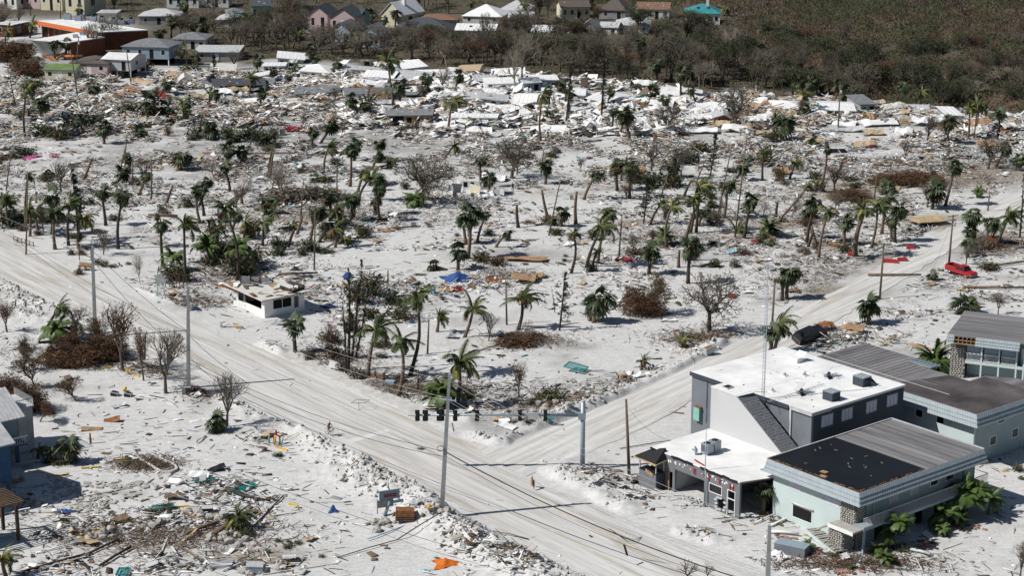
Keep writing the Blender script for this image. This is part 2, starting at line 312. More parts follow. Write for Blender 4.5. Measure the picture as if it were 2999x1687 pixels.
def tri(o):
 bm=bmesh.new();bm.from_mesh(o.data);bmesh.ops.triangulate(bm,faces=bm.faces[:]);bm.to_mesh(o.data);bm.free()
 if o.data.polygons[0].normal.z<0:o.data.flip_normals()
tri(sheet('main_road',main_road,.0,'road_main',.8));tri(sheet('side_road',side_road,.004,'road_side',.6))
# faint yellow centre lines and a white stop line, broken by sand
mat('lane_yellow',(.55,.45,.28),.9,0,.9,col2=(.50,.49,.46),contrast=(.42,.6));mat('lane_white',(.62,.62,.61),.9,.1,1)
for k,(q0,q1,w)in enumerate([((960,1030),(1060,1078),.13),((1150,1120),(1290,1185),.13),((1350,1262),(1600,1380),.14),((1310,1297),(1540,1410),.14),((1205,1095),(1130,1062),.1),((860,1000),(920,1025),.12)]):
 a,b=P(*q0),P(*q1);d=(b-a);Ln=d.length;d.normalize();nv=Vector((-d.y,d.x,0));mb=MB();t=0
 while t<Ln:
  e=min(Ln,t+random.uniform(1.5,5));c0=a+d*t;c1=a+d*e
  mb.poly([(*(c0-nv*w)[:2],.008),(*(c1-nv*w)[:2],.008),(*(c1+nv*w)[:2],.008),(*(c0+nv*w)[:2],.008)],'lane_yellow');t=e+random.uniform(.3,3)
 tag(mb.build('lane_marking'),kind='structure')
mb=MB();q=[(870,1108),(975,1080),(982,1086),(882,1116)];mb.poly([(*P(*p)[:2],.008)for p in q[::-1]],'lane_white');tri(tag(mb.build('stop_line'),kind='structure'))
# pavement on the far side, with a kerb
SW=[(720,872),(860,938),(1000,1000),(1120,1055),(1135,1064),(1140,1085),(1040,1042),(880,975),(700,893)]
mat('pavement',(.56,.55,.53),.95,.2,.8,col2=(.42,.41,.39),bump=.2)
tri(sheet('pavement',Gp(SW),.13,'pavement',.12,t=.3))
slab=[((900,905),(1050,905),(1010,940),(870,935)),((720,548+40),(860,600),(820,622),(690,606)),((1090,870),(1230,838),(1310,850),(1180,890)),((2230,480),(2330,470),(2360,480),(2250,492)),((2300,505),(2400,500),(2400,506),(2300,512)),((2340,560),(2420,556),(2420,562),(2345,566)),((1590,640),(1690,630),(1700,640),(1600,650)),((640,1430),(820,1400),(850,1420),(660,1449))]
for s_ in slab[:8]:
 tri(sheet('concrete_slab',Gp(s_),.10,'pavement',0,t=.3))
# mangrove scrub far right: one mass nobody could count
def scrub():
 poly=Gp([(1380,-60),(1400,6),(1700,12),(1840,24),(1856,90),(1900,150),(1960,195),(2130,238),(2320,262),(2576,285),(2900,300),(3200,150),(3000,-60)])
 xs=np.arange(0,300,1.3);yy=np.arange(405,800,1.5);X,Y=np.meshgrid(xs,yy)
 ins=in_poly(X,Y,poly);h=3.6+3.6*(vn(X,Y,9,21)-.4)+2.8*(vn(X,Y,3.4,22)-.5)+1.6*(vn(X,Y,1.6,23)-.5)
 ed=np.minimum(seg_dist(X,Y,poly[:11]),9)/9;Z=np.where(ins,h*np.sqrt(ed),-.6)
 n_r,n_c=X.shape;ix=np.arange(n_r*n_c).reshape(n_r,n_c)
 Q=np.stack([ix[:-1,:-1],ix[:-1,1:],ix[1:,1:],ix[1:,:-1]],-1).reshape(-1,4);keep=ins.ravel()[Q].any(1);Q=Q[keep]
 cx=X.ravel()[Q].mean(1);cy=Y.ravel()[Q].mean(1);b=vn(cx,cy,30,25)*.6+vn(cx,cy,7,26)*.4
 mi=np.where(b>.6,0,np.where(b>.42,1,2))
 me=mesh_np('mangrove_floor',np.stack([X,Y,Z-.9],-1).reshape(-1,3),Q,mi,['scrub_green','scrub_brown','scrub_dark'])
 tag(link('mangrove_undergrowth',me),'dense dead undergrowth filling the mangrove flat behind the wrecked homes','mangrove',kind='stuff')
 # leaf tufts and bare twigs
 def pts(n):
  x=rng.uniform(0,230,n*3);y=rng.uniform(408,760,n*3);k=in_poly(x,y,poly)&(np.abs(x)<y*.29+8);x,y=x[k][:n],y[k][:n]
  e=np.minimum(seg_dist(x,y,poly[:11]),9)/9
  return x,y,(3.6+3.6*(vn(x,y,9,21)-.4)+2.8*(vn(x,y,3.4,22)-.5))*np.sqrt(e)
 x,y,z=pts(190000);n=len(x);z=z-rng.random(n)*1.1+.35;r=rng.uniform(.12,.36,n)
 c=np.stack([x,y,z],-1);u=rng.normal(size=(n,3));u/=np.linalg.norm(u,axis=1,keepdims=True);w=np.cross(u,rng.normal(size=(n,3)));w/=np.linalg.norm(w,axis=1,keepdims=True)
 V=np.stack([c+u*r[:,None],c-u*r[:,None]*.5+w*r[:,None]*.7,c-u*r[:,None]*.5-w*r[:,None]*.7],1).reshape(-1,3)
 b=vn(x,y,30,25)*.6+vn(x,y,7,26)*.4+rng.normal(0,.07,n)
 mi=np.where(b>.66,0,np.where(b>.56,1,np.where(b>.42,2,3)))
 tag(link('mangrove_foliage',mesh_np('mangrove_foliage',V,np.arange(n*3).reshape(-1,3),mi,['leaf_green','leaf_olive2','leaf_rusty','twig'])),'thin brown and green foliage over the whole mangrove flat','mangrove',kind='stuff')
 x,y,z=pts(60000);n=len(x);ln=rng.uniform(.7,2.6,n);rr=rng.uniform(.018,.05,n)*(1+(rng.random(n)>.97)*1.5)
 b0=np.stack([x,y,z-.8],-1);d=rng.normal(size=(n,3))*[.5,.5,.3]+[.25,0,.75];d/=np.linalg.norm(d,axis=1,keepdims=True);e=np.cross(d,[0,1.0,0]);e/=np.linalg.norm(e,axis=1,keepdims=True)
 V=np.stack([b0-e*rr[:,None],b0+e*rr[:,None],b0+d*ln[:,None]+e*rr[:,None]*.5,b0+d*ln[:,None]-e*rr[:,None]*.5],1).reshape(-1,3)
 mi=np.where(rng.random(n)>.55,0,np.where(rng.random(n)>.3,1,2))
 tag(link('mangrove_twigs',mesh_np('mangrove_twigs',V,np.arange(n*4).reshape(-1,4),mi,['twig','twig_brown','twig_pale'])),'bare broken twigs sticking out of the stripped mangroves','mangrove',kind='stuff')
mat('scrub_green',(.062,.062,.03),.95,.5,.8);mat('scrub_brown',(.10,.075,.05),.95,.5,.8);mat('scrub_dark',(.05,.042,.03),.95,.5,.8)
mat('leaf_olive2',(.095,.095,.04),.8,.4,2);mat('leaf_rusty',(.12,.075,.045),.85,.4,2)
scrub()
# near-thing landmarks used to tell look-alikes apart
LANDM=[(680,770,'the ruined white kiosk'),(2010,950,'the white-roofed hall'),(1790,1200,'the grey shop with red letters'),(2240,1250,'the two-storey aqua motel'),(2415,672,'the red pickup'),(828,1080,'the cyclist'),(1465,1180,'the traffic signal mast'),(1115,1290,'the tall concrete pole in front'),(474,970,'the middle concrete pole'),(238,840,'the left concrete pole'),(1150,700,'the blue tarpaulin'),(1025,300,'the grey-roofed open cottage'),(1190,300,'the long white mobile home'),(745,322,'the overturned red car'),(212,272,'the beige car'),(160,190,'the green-roofed house'),(600,205,'the dark blue-roofed wreck'),(1150,485,'the smashed white mobile home'),(1320,652,'the plywood floor panel'),(2035,850,'the crushed black car'),(2360,545,'the lifted wooden deck'),(2470,870,'the stone-ended motel wing'),(1500,930,'the teal shutter'),(30,1100,'the blue house'),(590,1310,'the fallen palm'),(1210,85,'the cream house with white roof'),(1775,40,'the teal-roofed house'),(870,40,'the pink house'),(240,80,'the orange-fronted arcade'),(1700,240,'the white caravan'),(2120,280,'the teal wrecked house'),(2300,455,'the heap of brown branches'),(90,395,'the magenta cloths'),(780,480,'the toppled tree roots'),(1400,300,'the row of white roofs'),(300,310,'the empty swimming pool'),(1060,480,'the big bare oak'),(1784,830,'the round bare tree'),(960,40,'the steep white roof'),(900,85,'the blue gabled house'),(60,25,'the beige block'),(1740,430,'the pine clump'),(2500,380,'the pale tree by the sand lane'),(430,680,'the grey star sign'),(320,1330,'the loose paving'),(1990,1390,'the dark steel chest')]
USED={}
def near(px,py):
 b=sorted(LANDM,key=lambda l:math.hypot(l[0]-px,(l[1]-py)*1.8))[0]
 dx,dy=px-b[0],py-b[1];d=math.hypot(dx,dy*1.8)
 close='just' if d<90 else 'well' if d>260 else ''
 w=('right of' if dx>0 else 'left of')if abs(dx)>abs(dy)*2.2 else('in front of' if dy>0 else 'behind')
 return(close+' '+w+' '+b[2]).strip()
PENDING=[]
def later(o,px,py,look,cat,group,name=None):
 o['category']=cat
 if group:o['group']=group
 PENDING.append((o,px,py,look+' '+near(px,py)))
ORD=['leftmost','second from left','third from left','fourth from left','fifth from left','sixth from left','seventh from left','eighth from left','ninth from left','tenth from left','eleventh from left','twelfth from left']+[w+' from left' for w in 'thirteenth fourteenth fifteenth sixteenth seventeenth eighteenth nineteenth twentieth'.split()]
def settle():
 d={}
 for e in PENDING:d.setdefault(e[3],[]).append(e)
 for k,es in d.items():
  es.sort(key=lambda e:e[1])
  for i,e in enumerate(es):
   if len(es)==1:lb=k
   elif i<len(ORD)and i<len(es)-1:lb=k+', '+ORD[i]
   elif i==len(es)-1:lb=k+', rightmost'
   else:lb=k+', %d from left'%(i+1)
   w=lb.split()
   if len(w)>16:lb=' '.join(x for x in w if x not in('just','the','well'))[:]
   e[0]['label']=lb
# fronds
def rib(L,droop,n,side=0):
 t=np.linspace(0,1,n);a=R(38)-t**1.15*droop
 x=np.cumsum(np.cos(a))*L/n;z=np.cumsum(np.sin(a))*L/n;y=side*t*t*L
 p=np.stack([x,y,z],-1);return p-p[0]
def feather(L,droop,seed,leafm='palm_leaf',dens=26,hang=.75,ll=.62):
 r=np.random.default_rng(seed);p=rib(L,droop,dens,r.uniform(-.15,.15));mb=MB();mb.tube(p[::3],np.linspace(.035,.01,len(p[::3])),3,'palm_leaf_yellow',cap=False)
 V=[];Fc=[]
 for i in range(2,dens):
  t=i/dens;l=ll*math.sin(math.pi*min(1,t*.85+.18))**.6;c=p[i];d=p[i]-p[i-1];d/=np.linalg.norm(d)
  for s in(-1,1):
   if r.random()<.06:continue
   out=np.array([d[0]*.7,s*1.0,-hang*r.uniform(.6,1.3)]);out/=np.linalg.norm(out);k=len(V)
   V+=[c+d*.07,c-d*.07,c+out*l*.55-d*.03+[0,0,-.02],c+out*l+np.array([0,0,-l*.35])]
   Fc+=[(k,k+1,k+2),(k,k+2,k+3)]
 mb.add(V,Fc,leafm);return mb
def fan(L,droop,seed,leafm='sabal_leaf',n=11,blade=.85):
 r=np.random.default_rng(seed);mb=MB();p=rib(L,droop,5);mb.tube(p,.015,3,leafm,cap=False);c=p[-1];d=p[-1]-p[-2];d/=np.linalg.norm(d);sd=np.array([0,1.0,0]);V=[];Fc=[]
 for i in range(n):
  a=(i/(n-1)-.5)*R(230);o=d*math.cos(a)+sd*math.sin(a);b=blade*r.uniform(.85,1.1)*(1-.15*abs(a)/2);k=len(V);pr=np.cross(o,[0,0,1.0]);pr/=np.linalg.norm(pr)+1e-9
  mid=c+o*b*.55;V+=[c,mid+pr*.105,mid-pr*.105,c+o*b+np.array([0,0,-b*r.uniform(.25,.6)])];Fc+=[(k,k+2,k+1),(k+1,k+2,k+3)]
 mb.add(V,Fc,leafm);return mb
def keep(mb,name):
 o=mb.build(name);me=o.data;bpy.data.objects.remove(o);return me
FE={}
for k,(L,dr,hg)in enumerate([(2.5,1.4,.8),(2.7,2.0,1.0),(2.2,2.7,1.2),(2.6,.9,.6)]):FE['c',k]=keep(feather(L,dr,k,'palm_leaf',26,hg),'frond')
FE['cy',0]=keep(feather(2.5,2.2,9,'palm_leaf_yellow',22,1.0),'frond');FE['cd',0]=keep(feather(2.2,3.4,10,'palm_dead',20,1.2),'frond')
for k,(L,dr)in enumerate([(.75,.6),(.85,1.4),(.8,2.2),(.7,3.0)]):FE['s',k]=keep(fan(L,dr,k),'frond')
FE['sd',0]=keep(fan(.8,3.3,9,'palm_dead'),'frond')
for k,(L,dr)in enumerate([(3.0,.9),(3.1,1.5),(2.8,2.1)]):FE['d',k]=keep(feather(L,dr,20+k,'palm_leaf',30,.3,.5),'frond')
FE['dy',0]=keep(feather(2.6,2.5,29,'palm_leaf_yellow',26,.5,.5),'frond')
for k,(L,dr)in enumerate([(1.3,1.2),(1.4,1.9),(1.2,2.5)]):FE['g',k]=keep(feather(L*1.3,dr,30+k,'pygmy_leaf',24,.35,.42),'frond')
def fmats(kind,seed,sc=1.0):
 r=np.random.default_rng(seed);out=[]
 if kind=='c':
  for i in range(17):
   az=r.normal(R(-8),R(62))if i>2 else r.uniform(-math.pi,math.pi);el=r.uniform(-.75,.95);k=int(r.integers(0,4));key=('cy',0)if r.random()<.12 else('cd',0)if r.random()<.1 else('c',k)
   out.append((key,az,el,r.uniform(.75,1.1)))
 elif kind=='s':
  for i in range(26):out.append((('sd',0)if r.random()<.1 else('s',int(r.integers(0,4))),i*2.4+r.normal(0,.2)if r.random()>.3 else r.normal(0,.8),r.uniform(-1.0,1.2),r.uniform(.8,1.2)))
 elif kind=='d':
  for i in range(34):out.append((('dy',0)if i%7==0 else('d',int(r.integers(0,3))),i*2.4,r.uniform(-.75,1.0),r.uniform(.85,1.1)))
 elif kind=='g':
  for i in range(26):out.append((('g',int(r.integers(0,3))),i*2.4,r.uniform(-.5,1.15),r.uniform(.8,1.1)))
 res=[]
 for key,az,el,s in out:
  res.append((FE[key],Matrix.Rotation(az,4,'Z')@Matrix.Rotation(-el,4,'Y')@Matrix.Rotation(r.uniform(-.4,.4),4,'X')@Matrix.Diagonal((s*sc,s*sc,s*sc,1))))
 return res
def join_crown(kind,seed,name):
 V=[];Fc=[];mi=[];mats=[];n=0
 for me,mx in fmats(kind,seed):
  c=np.empty(len(me.vertices)*3,np.float32);me.vertices.foreach_get('co',c);c=c.reshape(-1,3)@np.array(mx.to_3x3()).T;V.append(c)
  for p in me.polygons:
   mm=me.materials[p.material_index]
   if mm not in mats:mats.append(mm)
   mi.append(mats.index(mm));Fc.append([i+n for i in p.vertices])
  n+=len(c)
 m=bpy.data.meshes.new(name);m.from_pydata(np.vstack(V).tolist(),[],Fc);[m.materials.append(x)for x in mats];m.polygons.foreach_set('material_index',mi);m.update();return m
FARC={k:[join_crown(k,50+i,'crown')for i in range(3)]for k in 'cs'}
def palm(bx,by,tx,ty,kind='s',size=1.0,look=None,z0=None):
 g=P(bx,by);gh=float(gz(g.x,g.y))if z0 is None else z0;top=above(bx,by,tx,ty);base=Vector((g.x,g.y,gh));Hh=max(top.z-gh,.5)
 far=by<330;nm={'c':'coconut_palm','s':'cabbage_palm','d':'date_palm','g':'pygmy_palm','t':'palm_trunk_stub'}[kind]
 t=thing(nm,None,'palm',base,0)
 lean=(top.x-base.x)/Hh;n=7;k=np.linspace(0,1,n);bow=random.uniform(-.05,.05)*Hh if kind!='c' else random.uniform(-.09,.09)*Hh
 pts=np.stack([(top.x-base.x)*(k**(1.25 if kind=='c' else 1.05))+bow*np.sin(k*math.pi),.3*bow*np.sin(k*math.pi),Hh*k],-1);pts[0,2]=-.25
 r0={'c':.17,'s':.19,'d':.3,'g':.09,'t':.22}[kind]*(.8+.25*size);rad=r0*(1.35-.55*k);rad[0]*=1.25
 if kind=='d':rad[-2:]*=1.35
 mb=MB();mb.tube(pts,rad,6,'palm_trunk' if random.random()<.6 else 'palm_trunk_dark');
 if far:mb.build('trunk',t)
 else:mb.build('trunk',t)
 if kind!='t':
  tp=Vector(pts[-1]);w=max(size,.1)
  if far:link('crown',random.choice(FARC['c' if kind=='c' else 's']),t,Matrix.Translation(tp)@Matrix.Rotation(random.uniform(-.5,.5)if kind=='c' else random.uniform(0,6.3),4,'Z')@Matrix.Diagonal((w,w,w,1)))
  else:
   for me,mx in fmats(kind,random.randrange(10**6),w):link('frond',me,t,Matrix.Translation(tp)@mx)
 if look is None:
  ln='leaning' if abs(lean)>.22 else 'upright';hh='short' if Hh<3 else 'tall' if Hh>7 else 'mid-height'
  ty_={'c':'windswept coconut palm','s':'cabbage palm','d':'date palm','g':'small feathery palm','t':'crownless palm trunk'}[kind]
  look=f'{hh} {ln} {ty_}'
 later(t,bx,by,look,'palm',{'c':'coconut palms','s':'cabbage palms','d':'date palms','g':'small palms by the motel','t':'broken palm trunks'}[kind]);return t
PALMS="""
0 1 95 850 62 600 c|0 1 265 860 278 330 c .7|0 1 300 925 290 660 c|0 1 385 880 358 670 c|0 1 525 910 520 520 s 1.3|0 1 555 1055 550 700 s 1.2|0 1 690 1020 700 610 c 1.2|0 1 1190 1060 1238 530 s 1.1|0 1 1065 820 1020 480 s 1.1|0 1 1640 1210 1618 790 s 1.1|0 1 1865 1385 1850 800 c 1.15|0 1 2385 1380 2255 640 c 1.1
0 1 2450 960 2465 790 c .8|0 1 2180 990 2190 840 c .9|0 1 1820 250 1815 130 s 1.6|0 1 2420 215 2430 80 s 1.1|0 1 2290 220 2290 50 s 1.3|0 1 1230 400 1230 290 s 1.2|0 1 25 760 30 560 c 1.2|0 1 1700 1270 1735 1150 g 1.4|0 1 2120 1190 2080 1040 g 1.6|0 1 2420 1250 2400 1060 g 1.8
1 1 685 300 720 40 c|1 1 945 430 955 60 s 1.1|1 1 1170 245 1230 120 s .9|1 1 1885 155 1985 20 c .8|1 1 1205 705 1238 400 s 1.1|1 1 1188 705 1205 570 s .8|1 1 762 740 730 530 s 1.2|1 1 950 770 960 560 s 1.2|1 1 545 840 790 680 c 1.2|1 1 620 990 730 800 s .7|1 1 2130 1140 2150 710 s 1.5|1 1 2112 1000 2080 740 s 1.1
1 1 2225 980 2310 720 s .6|1 1 2030 1250 2040 1070 s 1.2|1 1 2410 1030 2525 890 s .6|1 1 65 1020 75 800 c 1.0|1 1 90 700 105 570 s 1.2|1 1 1640 620 1600 560 g 1.4|1 1 870 990 880 975 c .8|1 1 100 870 130 700 c .9
2 1 335 400 345 220 s 1.15|2 1 720 560 845 300 s 1|2 1 1180 550 1190 220 s 1.3|2 1 1060 470 1062 210 s 1.3|2 1 1390 815 1495 600 c .7|2 1 1560 1040 1600 640 c 1.1|2 1 1790 900 1820 560 c .9|2 1 1850 890 1885 430 c 1.2|2 1 2130 750 2160 420 s 1.1|2 1 2330 950 2400 560 s 1.15|2 1 2240 360 2325 230 s 1|2 1 640 800 650 475 t|2 1 750 1230 900 840 c 1.3
2 1 860 1200 945 690 c 1|2 1 590 1290 620 910 c .8|2 1 1770 1390 1800 1040 s 1.3|2 1 1375 1300 1395 1080 s 1.25|2 1 800 960 802 890 s .6|2 1 490 830 500 690 s 1.1|2 1 815 1270 850 1080 c .5|2 1 1600 330 1610 230 s 1.2|2 1 1950 560 1900 540 s .8|2 1 1530 1010 1540 930 g 1.3
3 1 215 340 265 190 c .75|3 1 535 410 592 60 s .7|3 1 385 990 470 590 s 1.1|3 1 505 1170 600 680 c .9|3 1 770 1010 785 780 s 1.1|3 1 870 1130 960 680 d .9|3 1 1035 1040 1095 620 c 1|3 1 1140 890 1180 560 s 1.1|3 1 1240 970 1240 760 s .9|3 1 1275 980 1310 650 s 1.3|3 1 1780 620 1870 230 s 1.1|3 1 1650 650 1690 470 s 1.6|3 1 2080 960 2050 720 s 1.3|3 1 2060 960 2040 870 s .9|3 1 2170 1000 2245 780 s 1.3
3 1 1600 1370 1650 1320 s .7|3 1 430 460 400 430 c .6|3 1 470 470 475 390 c .6|3 1 100 780 395 430 c .5|3 1 1200 500 1190 440 s 1.3|3 1 2480 270 2530 150 s 1.1|3 1 2290 220 2385 40 s 1.1|3 1 40 900 10 850 g 1.4|3 1 2110 530 2115 490 g .9
0 2 430 480 590 200 c .9|0 2 560 520 565 440 g 1.6|1 2 395 650 390 370 s 1.1|1 2 1125 900 1195 430 c 1.2|1 2 1430 1080 1450 530 c 1.1|1 2 1545 880 1605 90 c 1.2|1 2 1820 430 1835 290 c .8|1 2 2090 500 2180 230 c 1.15|1 2 2020 1190 2045 760 c 1.35|1 2 1880 1180 1880 1080 g 1.8
2 2 60 410 95 100 c 1.2|2 2 820 340 870 110 s 1.6|2 2 785 320 800 180 s 1|2 2 1300 810 1315 740 c .55|2 2 1700 600 1700 530 c .7|3 2 60 640 110 370 c 1.15|3 2 20 640 40 430 s 1|3 2 1005 370 1010 170 s 1.35|3 2 140 105 150 -120 s 1.1|3 2 185 105 215 -150 s 1.2|3 2 1985 260 1985 175 s 1.4|3 2 1700 830 1680 740 g 2
3 3 1240 1170 1315 950 g 1|3 3 1215 1170 1215 1045 g .8|3 3 1720 960 1765 840 g 1.2|3 3 1950 870 1960 665 g 1.4|3 3 1975 870 2080 620 g 1.4|3 3 2210 820 2230 670 g 1.1|3 3 1170 1330 1175 1270 g .7|3 3 1750 1040 1750 1000 g .6|3 3 1930 930 1930 900 g .7|3 3 420 1200 400 1150 g .5|3 3 1090 1230 1090 1180 g .6
2 3 2515 830 2535 580 s .9|0 3 680 300 690 130 s 1.15|0 3 380 260 380 170 c .5|0 3 500 300 505 210 s .6|0 2 2180 1440 2170 1350 s 1.0|0 3 60 1449 20 1260 c .8
0 0 300 380 318 250 c 1.2|0 0 555 600 548 440 s 1.1|0 0 655 590 665 430 s 1.2|0 0 255 1390 270 910 c 1.3|0 0 410 1210 430 1020 s 1.4|0 0 1495 1210 1500 1030 s 1.6|0 0 1045 1449 1040 1280 s 1.4|0 0 1570 1000 1690 850 s 1|0 0 945 960 940 860 s 1.4|0 0 1830 1230 1850 1030 c 1|0 0 1820 640 1820 490 s 1.2|0 0 1960 640 1955 560 s 1.2|0 0 1840 230 1850 50 s 1.2|0 0 1660 1200 1650 1080 s 1.3|0 0 55 430 75 310 c 1|0 0 1620 430 1610 330 s 1.2|0 0 1730 420 1735 200 s 1.4|0 0 2050 400 2040 250 s 1.5|0 0 1940 330 1940 240 s 1.4|0 0 2480 330 2490 170 s 1.4|0 0 780 190 790 80 s 1.1|0 0 1390 1380 1400 1330 s 1.3|0 0 2100 1400 2110 1310 s 1.5|0 0 2330 1430 2340 1370 s 1.5|0 0 350 680 350 610 s 1
1 0 535 210 538 90 c .9|1 0 610 260 620 95 c .9|1 0 370 480 415 350 c 1.2|1 0 575 430 590 340 s 1.1|1 0 1115 230 1085 110 s 1.1|1 0 1160 230 1170 130 s 1|1 0 1400 280 1400 130 s 1.1|1 0 1285 300 1290 190 s 1|1 0 1380 1060 1320 620 c 1.5|1 0 820 770 812 620 s 1.2|1 0 600 690 600 570 s 1|1 0 560 690 555 520 s 1|1 0 1030 1200 970 990 s 1.2|1 0 1075 1200 1110 1020 s 1.4|1 0 1440 1060 1450 860 s 1.3|1 0 1690 970 1695 870 s 1.1|1 0 2005 930 2040 760 s 1.1|1 0 1930 1320 1970 1020 c 1.4|1 0 645 1440 755 1270 s 1.3|1 0 40 1110 60 930 s 1|1 0 1110 720 1120 680 s 1.3|1 0 1270 760 1260 700 s 1.3|1 0 370 760 360 690 s 1.2|1 0 780 760 770 720 s 1.1|1 0 20 760 20 600 s 1.1|1 0 1860 1080 1880 1060 s 1.3|1 0 940 230 950 190 s 1|1 0 2150 100 2160 30 c .8|1 0 2300 460 2310 340 s 1.1|1 0 60 120 70 60 s 1.2|1 0 170 180 180 100 s 1.2|1 0 300 170 280 60 s 1.3|1 0 340 400 380 280 s 1.2
2 0 290 1440 308 960 c 1|2 0 1700 1030 1700 730 s 1.2|2 0 1450 820 1450 650 s 1.2|2 0 1290 680 1302 410 s 1.1|2 0 1180 1400 1130 1150 s 1.6|2 0 2490 650 2510 480 s 1.2|2 0 1940 690 1945 580 s 1|2 0 2130 150 2150 90 c 1|2 0 1410 1010 1410 950 s 1.6|2 0 1840 980 1890 960 s 1|2 0 1080 170 1090 110 c .8|2 0 1290 170 1300 90 c .8|2 0 1400 170 1405 90 c .8|2 0 1500 160 1510 100 c .8|2 0 110 200 110 50 c 1|2 0 800 100 800 40 s 1|2 0 720 260 720 210 s 1.2|2 0 560 110 560 40 s .8|2 0 1760 380 1770 320 s 1|2 0 2340 560 2350 520 s 1.3|2 0 1620 720 1640 560 s 1.2|2 0 1540 560 1540 460 s 1.2|2 0 1220 930 1210 880 s 1.3|2 0 2100 620 2110 540 s 1|2 0 420 1000 480 900 s 1.4
3 0 140 1420 155 1240 s 2|3 0 1262 1060 1365 870 s 1|3 0 1385 900 1420 830 s 1.3|3 0 1500 1080 1550 930 c .8|3 0 660 1040 700 850 s .9|3 0 2010 1400 2025 1080 c 1|3 0 2060 1340 2110 1060 c 1.1|3 0 2310 1370 2330 1130 s 1.1|3 0 1800 1449 1815 1230 s 1.3|3 0 380 1200 370 1090 s 1|3 0 850 1060 850 950 s 1.4|3 0 790 1060 780 930 s 1.3|3 0 300 980 300 820 s 1.2|3 0 430 1000 440 830 s 1.2|3 0 540 930 540 820 s 1.2|3 0 20 760 40 670 s 1.2|3 0 960 610 980 530 s .8|3 0 1120 600 1130 520 s .8|3 0 680 560 690 480 s .8|3 0 50 480 40 400 s 1|3 0 200 850 200 780 s 1.2|3 0 900 560 890 520 s .8|3 0 1710 240 1720 210 s .7|3 0 2200 440 2220 400 s .8|3 0 560 1110 560 1080 s .9
"""
def plant_palms():
 for e in PALMS.replace('\n','|').split('|'):
  e=e.split()
  if len(e)<7:continue
  i,j,a,b,c,d=map(float,e[:6]);k=e[6];s=float(e[7])if len(e)>7 else 1.0
  bx,by=T(i,j,a,b);tx,ty=T(i,j,c,d);palm(bx,by,tx,ty,k,s*(1.16 if by>330 else 1.3))
plant_palms()
# bare trees
def branches(seed,levels=5,spread=.62,leaf=None,leafn=0,twigm='twig',barkm='bark',sweep=.12,thick=1.0,fork=.26,squash=1.0):
 r=np.random.default_rng(seed);tr=MB();br=MB();tips=[]
 def grow(p,d,L,rad,lv):
  n=3 if lv<3 else 2;pts=[p];dd=d.copy()
  for _ in range(n-1+(lv<2)):
   dd=dd+r.normal(0,.16 if lv else.05,3);dd[2]+=.05;dd/=np.linalg.norm(dd);pts.append(pts[-1]+dd*L/(n-1+(lv<2)))
  rr=np.linspace(rad,rad*.68,len(pts));(tr if lv==0 else br).tube(pts,rr,7 if lv==0 else 5 if lv==1 else 4 if lv==2 else 3,barkm if lv<3 else twigm,cap=False)
  e=pts[-1]
  if lv>=levels:tips.append(e);return
  k={0:4,1:4,2:3,3:3}.get(lv,3)
  for i in range(k):
   az=i*2*math.pi/k+r.uniform(-.6,.6);tilt=r.uniform(.6,1.15)*spread*(1.15 if lv==0 else 1)
   a=np.cross(dd,[0,0,1.0])if abs(dd[2])<.95 else np.array([1.0,0,0]);a/=np.linalg.norm(a);b=np.cross(dd,a)
   nd=dd*math.cos(tilt)+(a*math.cos(az)+b*math.sin(az))*math.sin(tilt);nd[0]+=sweep*r.random();nd[2]+=.12;nd[2]*=squash;nd/=np.linalg.norm(nd)
   grow(e if i or lv==0 else e,nd,L*r.uniform(.62,.85)if lv else L*r.uniform(.8,1.1)*.9,rad*.6,lv+1)
   if lv in(1,2)and r.random()<.6:grow(pts[1]+(pts[2]-pts[1])*.5 if len(pts)>2 else pts[1],nd*[-.7,-.7,1]/np.linalg.norm(nd),L*.5,rad*.4,lv+2)
 grow(np.array([0,0,0.]),np.array([r.normal(0,.08),0,1.]),fork,.034*thick,0)
 tp=np.array(tips)
 V=np.vstack(tr.v+br.v);top=V[:,2].max();wd=np.abs(V[:,:2]).max()
 sz=np.array([.5/wd,.5/wd,1/top])
 for q in(tr,br):q.v=[v*sz for v in q.v]
 lf=None
 if leaf:
  n=leafn;c=tp[r.integers(0,len(tp),n)]*sz+r.normal(0,.022,(n,3));u=r.normal(size=(n,3));u/=np.linalg.norm(u,axis=1,keepdims=True);w=np.cross(u,r.normal(size=(n,3)));w/=np.linalg.norm(w,axis=1,keepdims=True);s=r.uniform(.008,.02,n)[:,None]
  V=np.stack([c+u*s,c+w*s*.6,c-u*s,c-w*s*.6],1).reshape(-1,3)
  lf=mesh_np('leaves',V,np.arange(n*4).reshape(-1,4),np.where(r.random(n)<.7,0,1),leaf)
 return keep(tr,'trunk'),keep(br,'branches'),lf
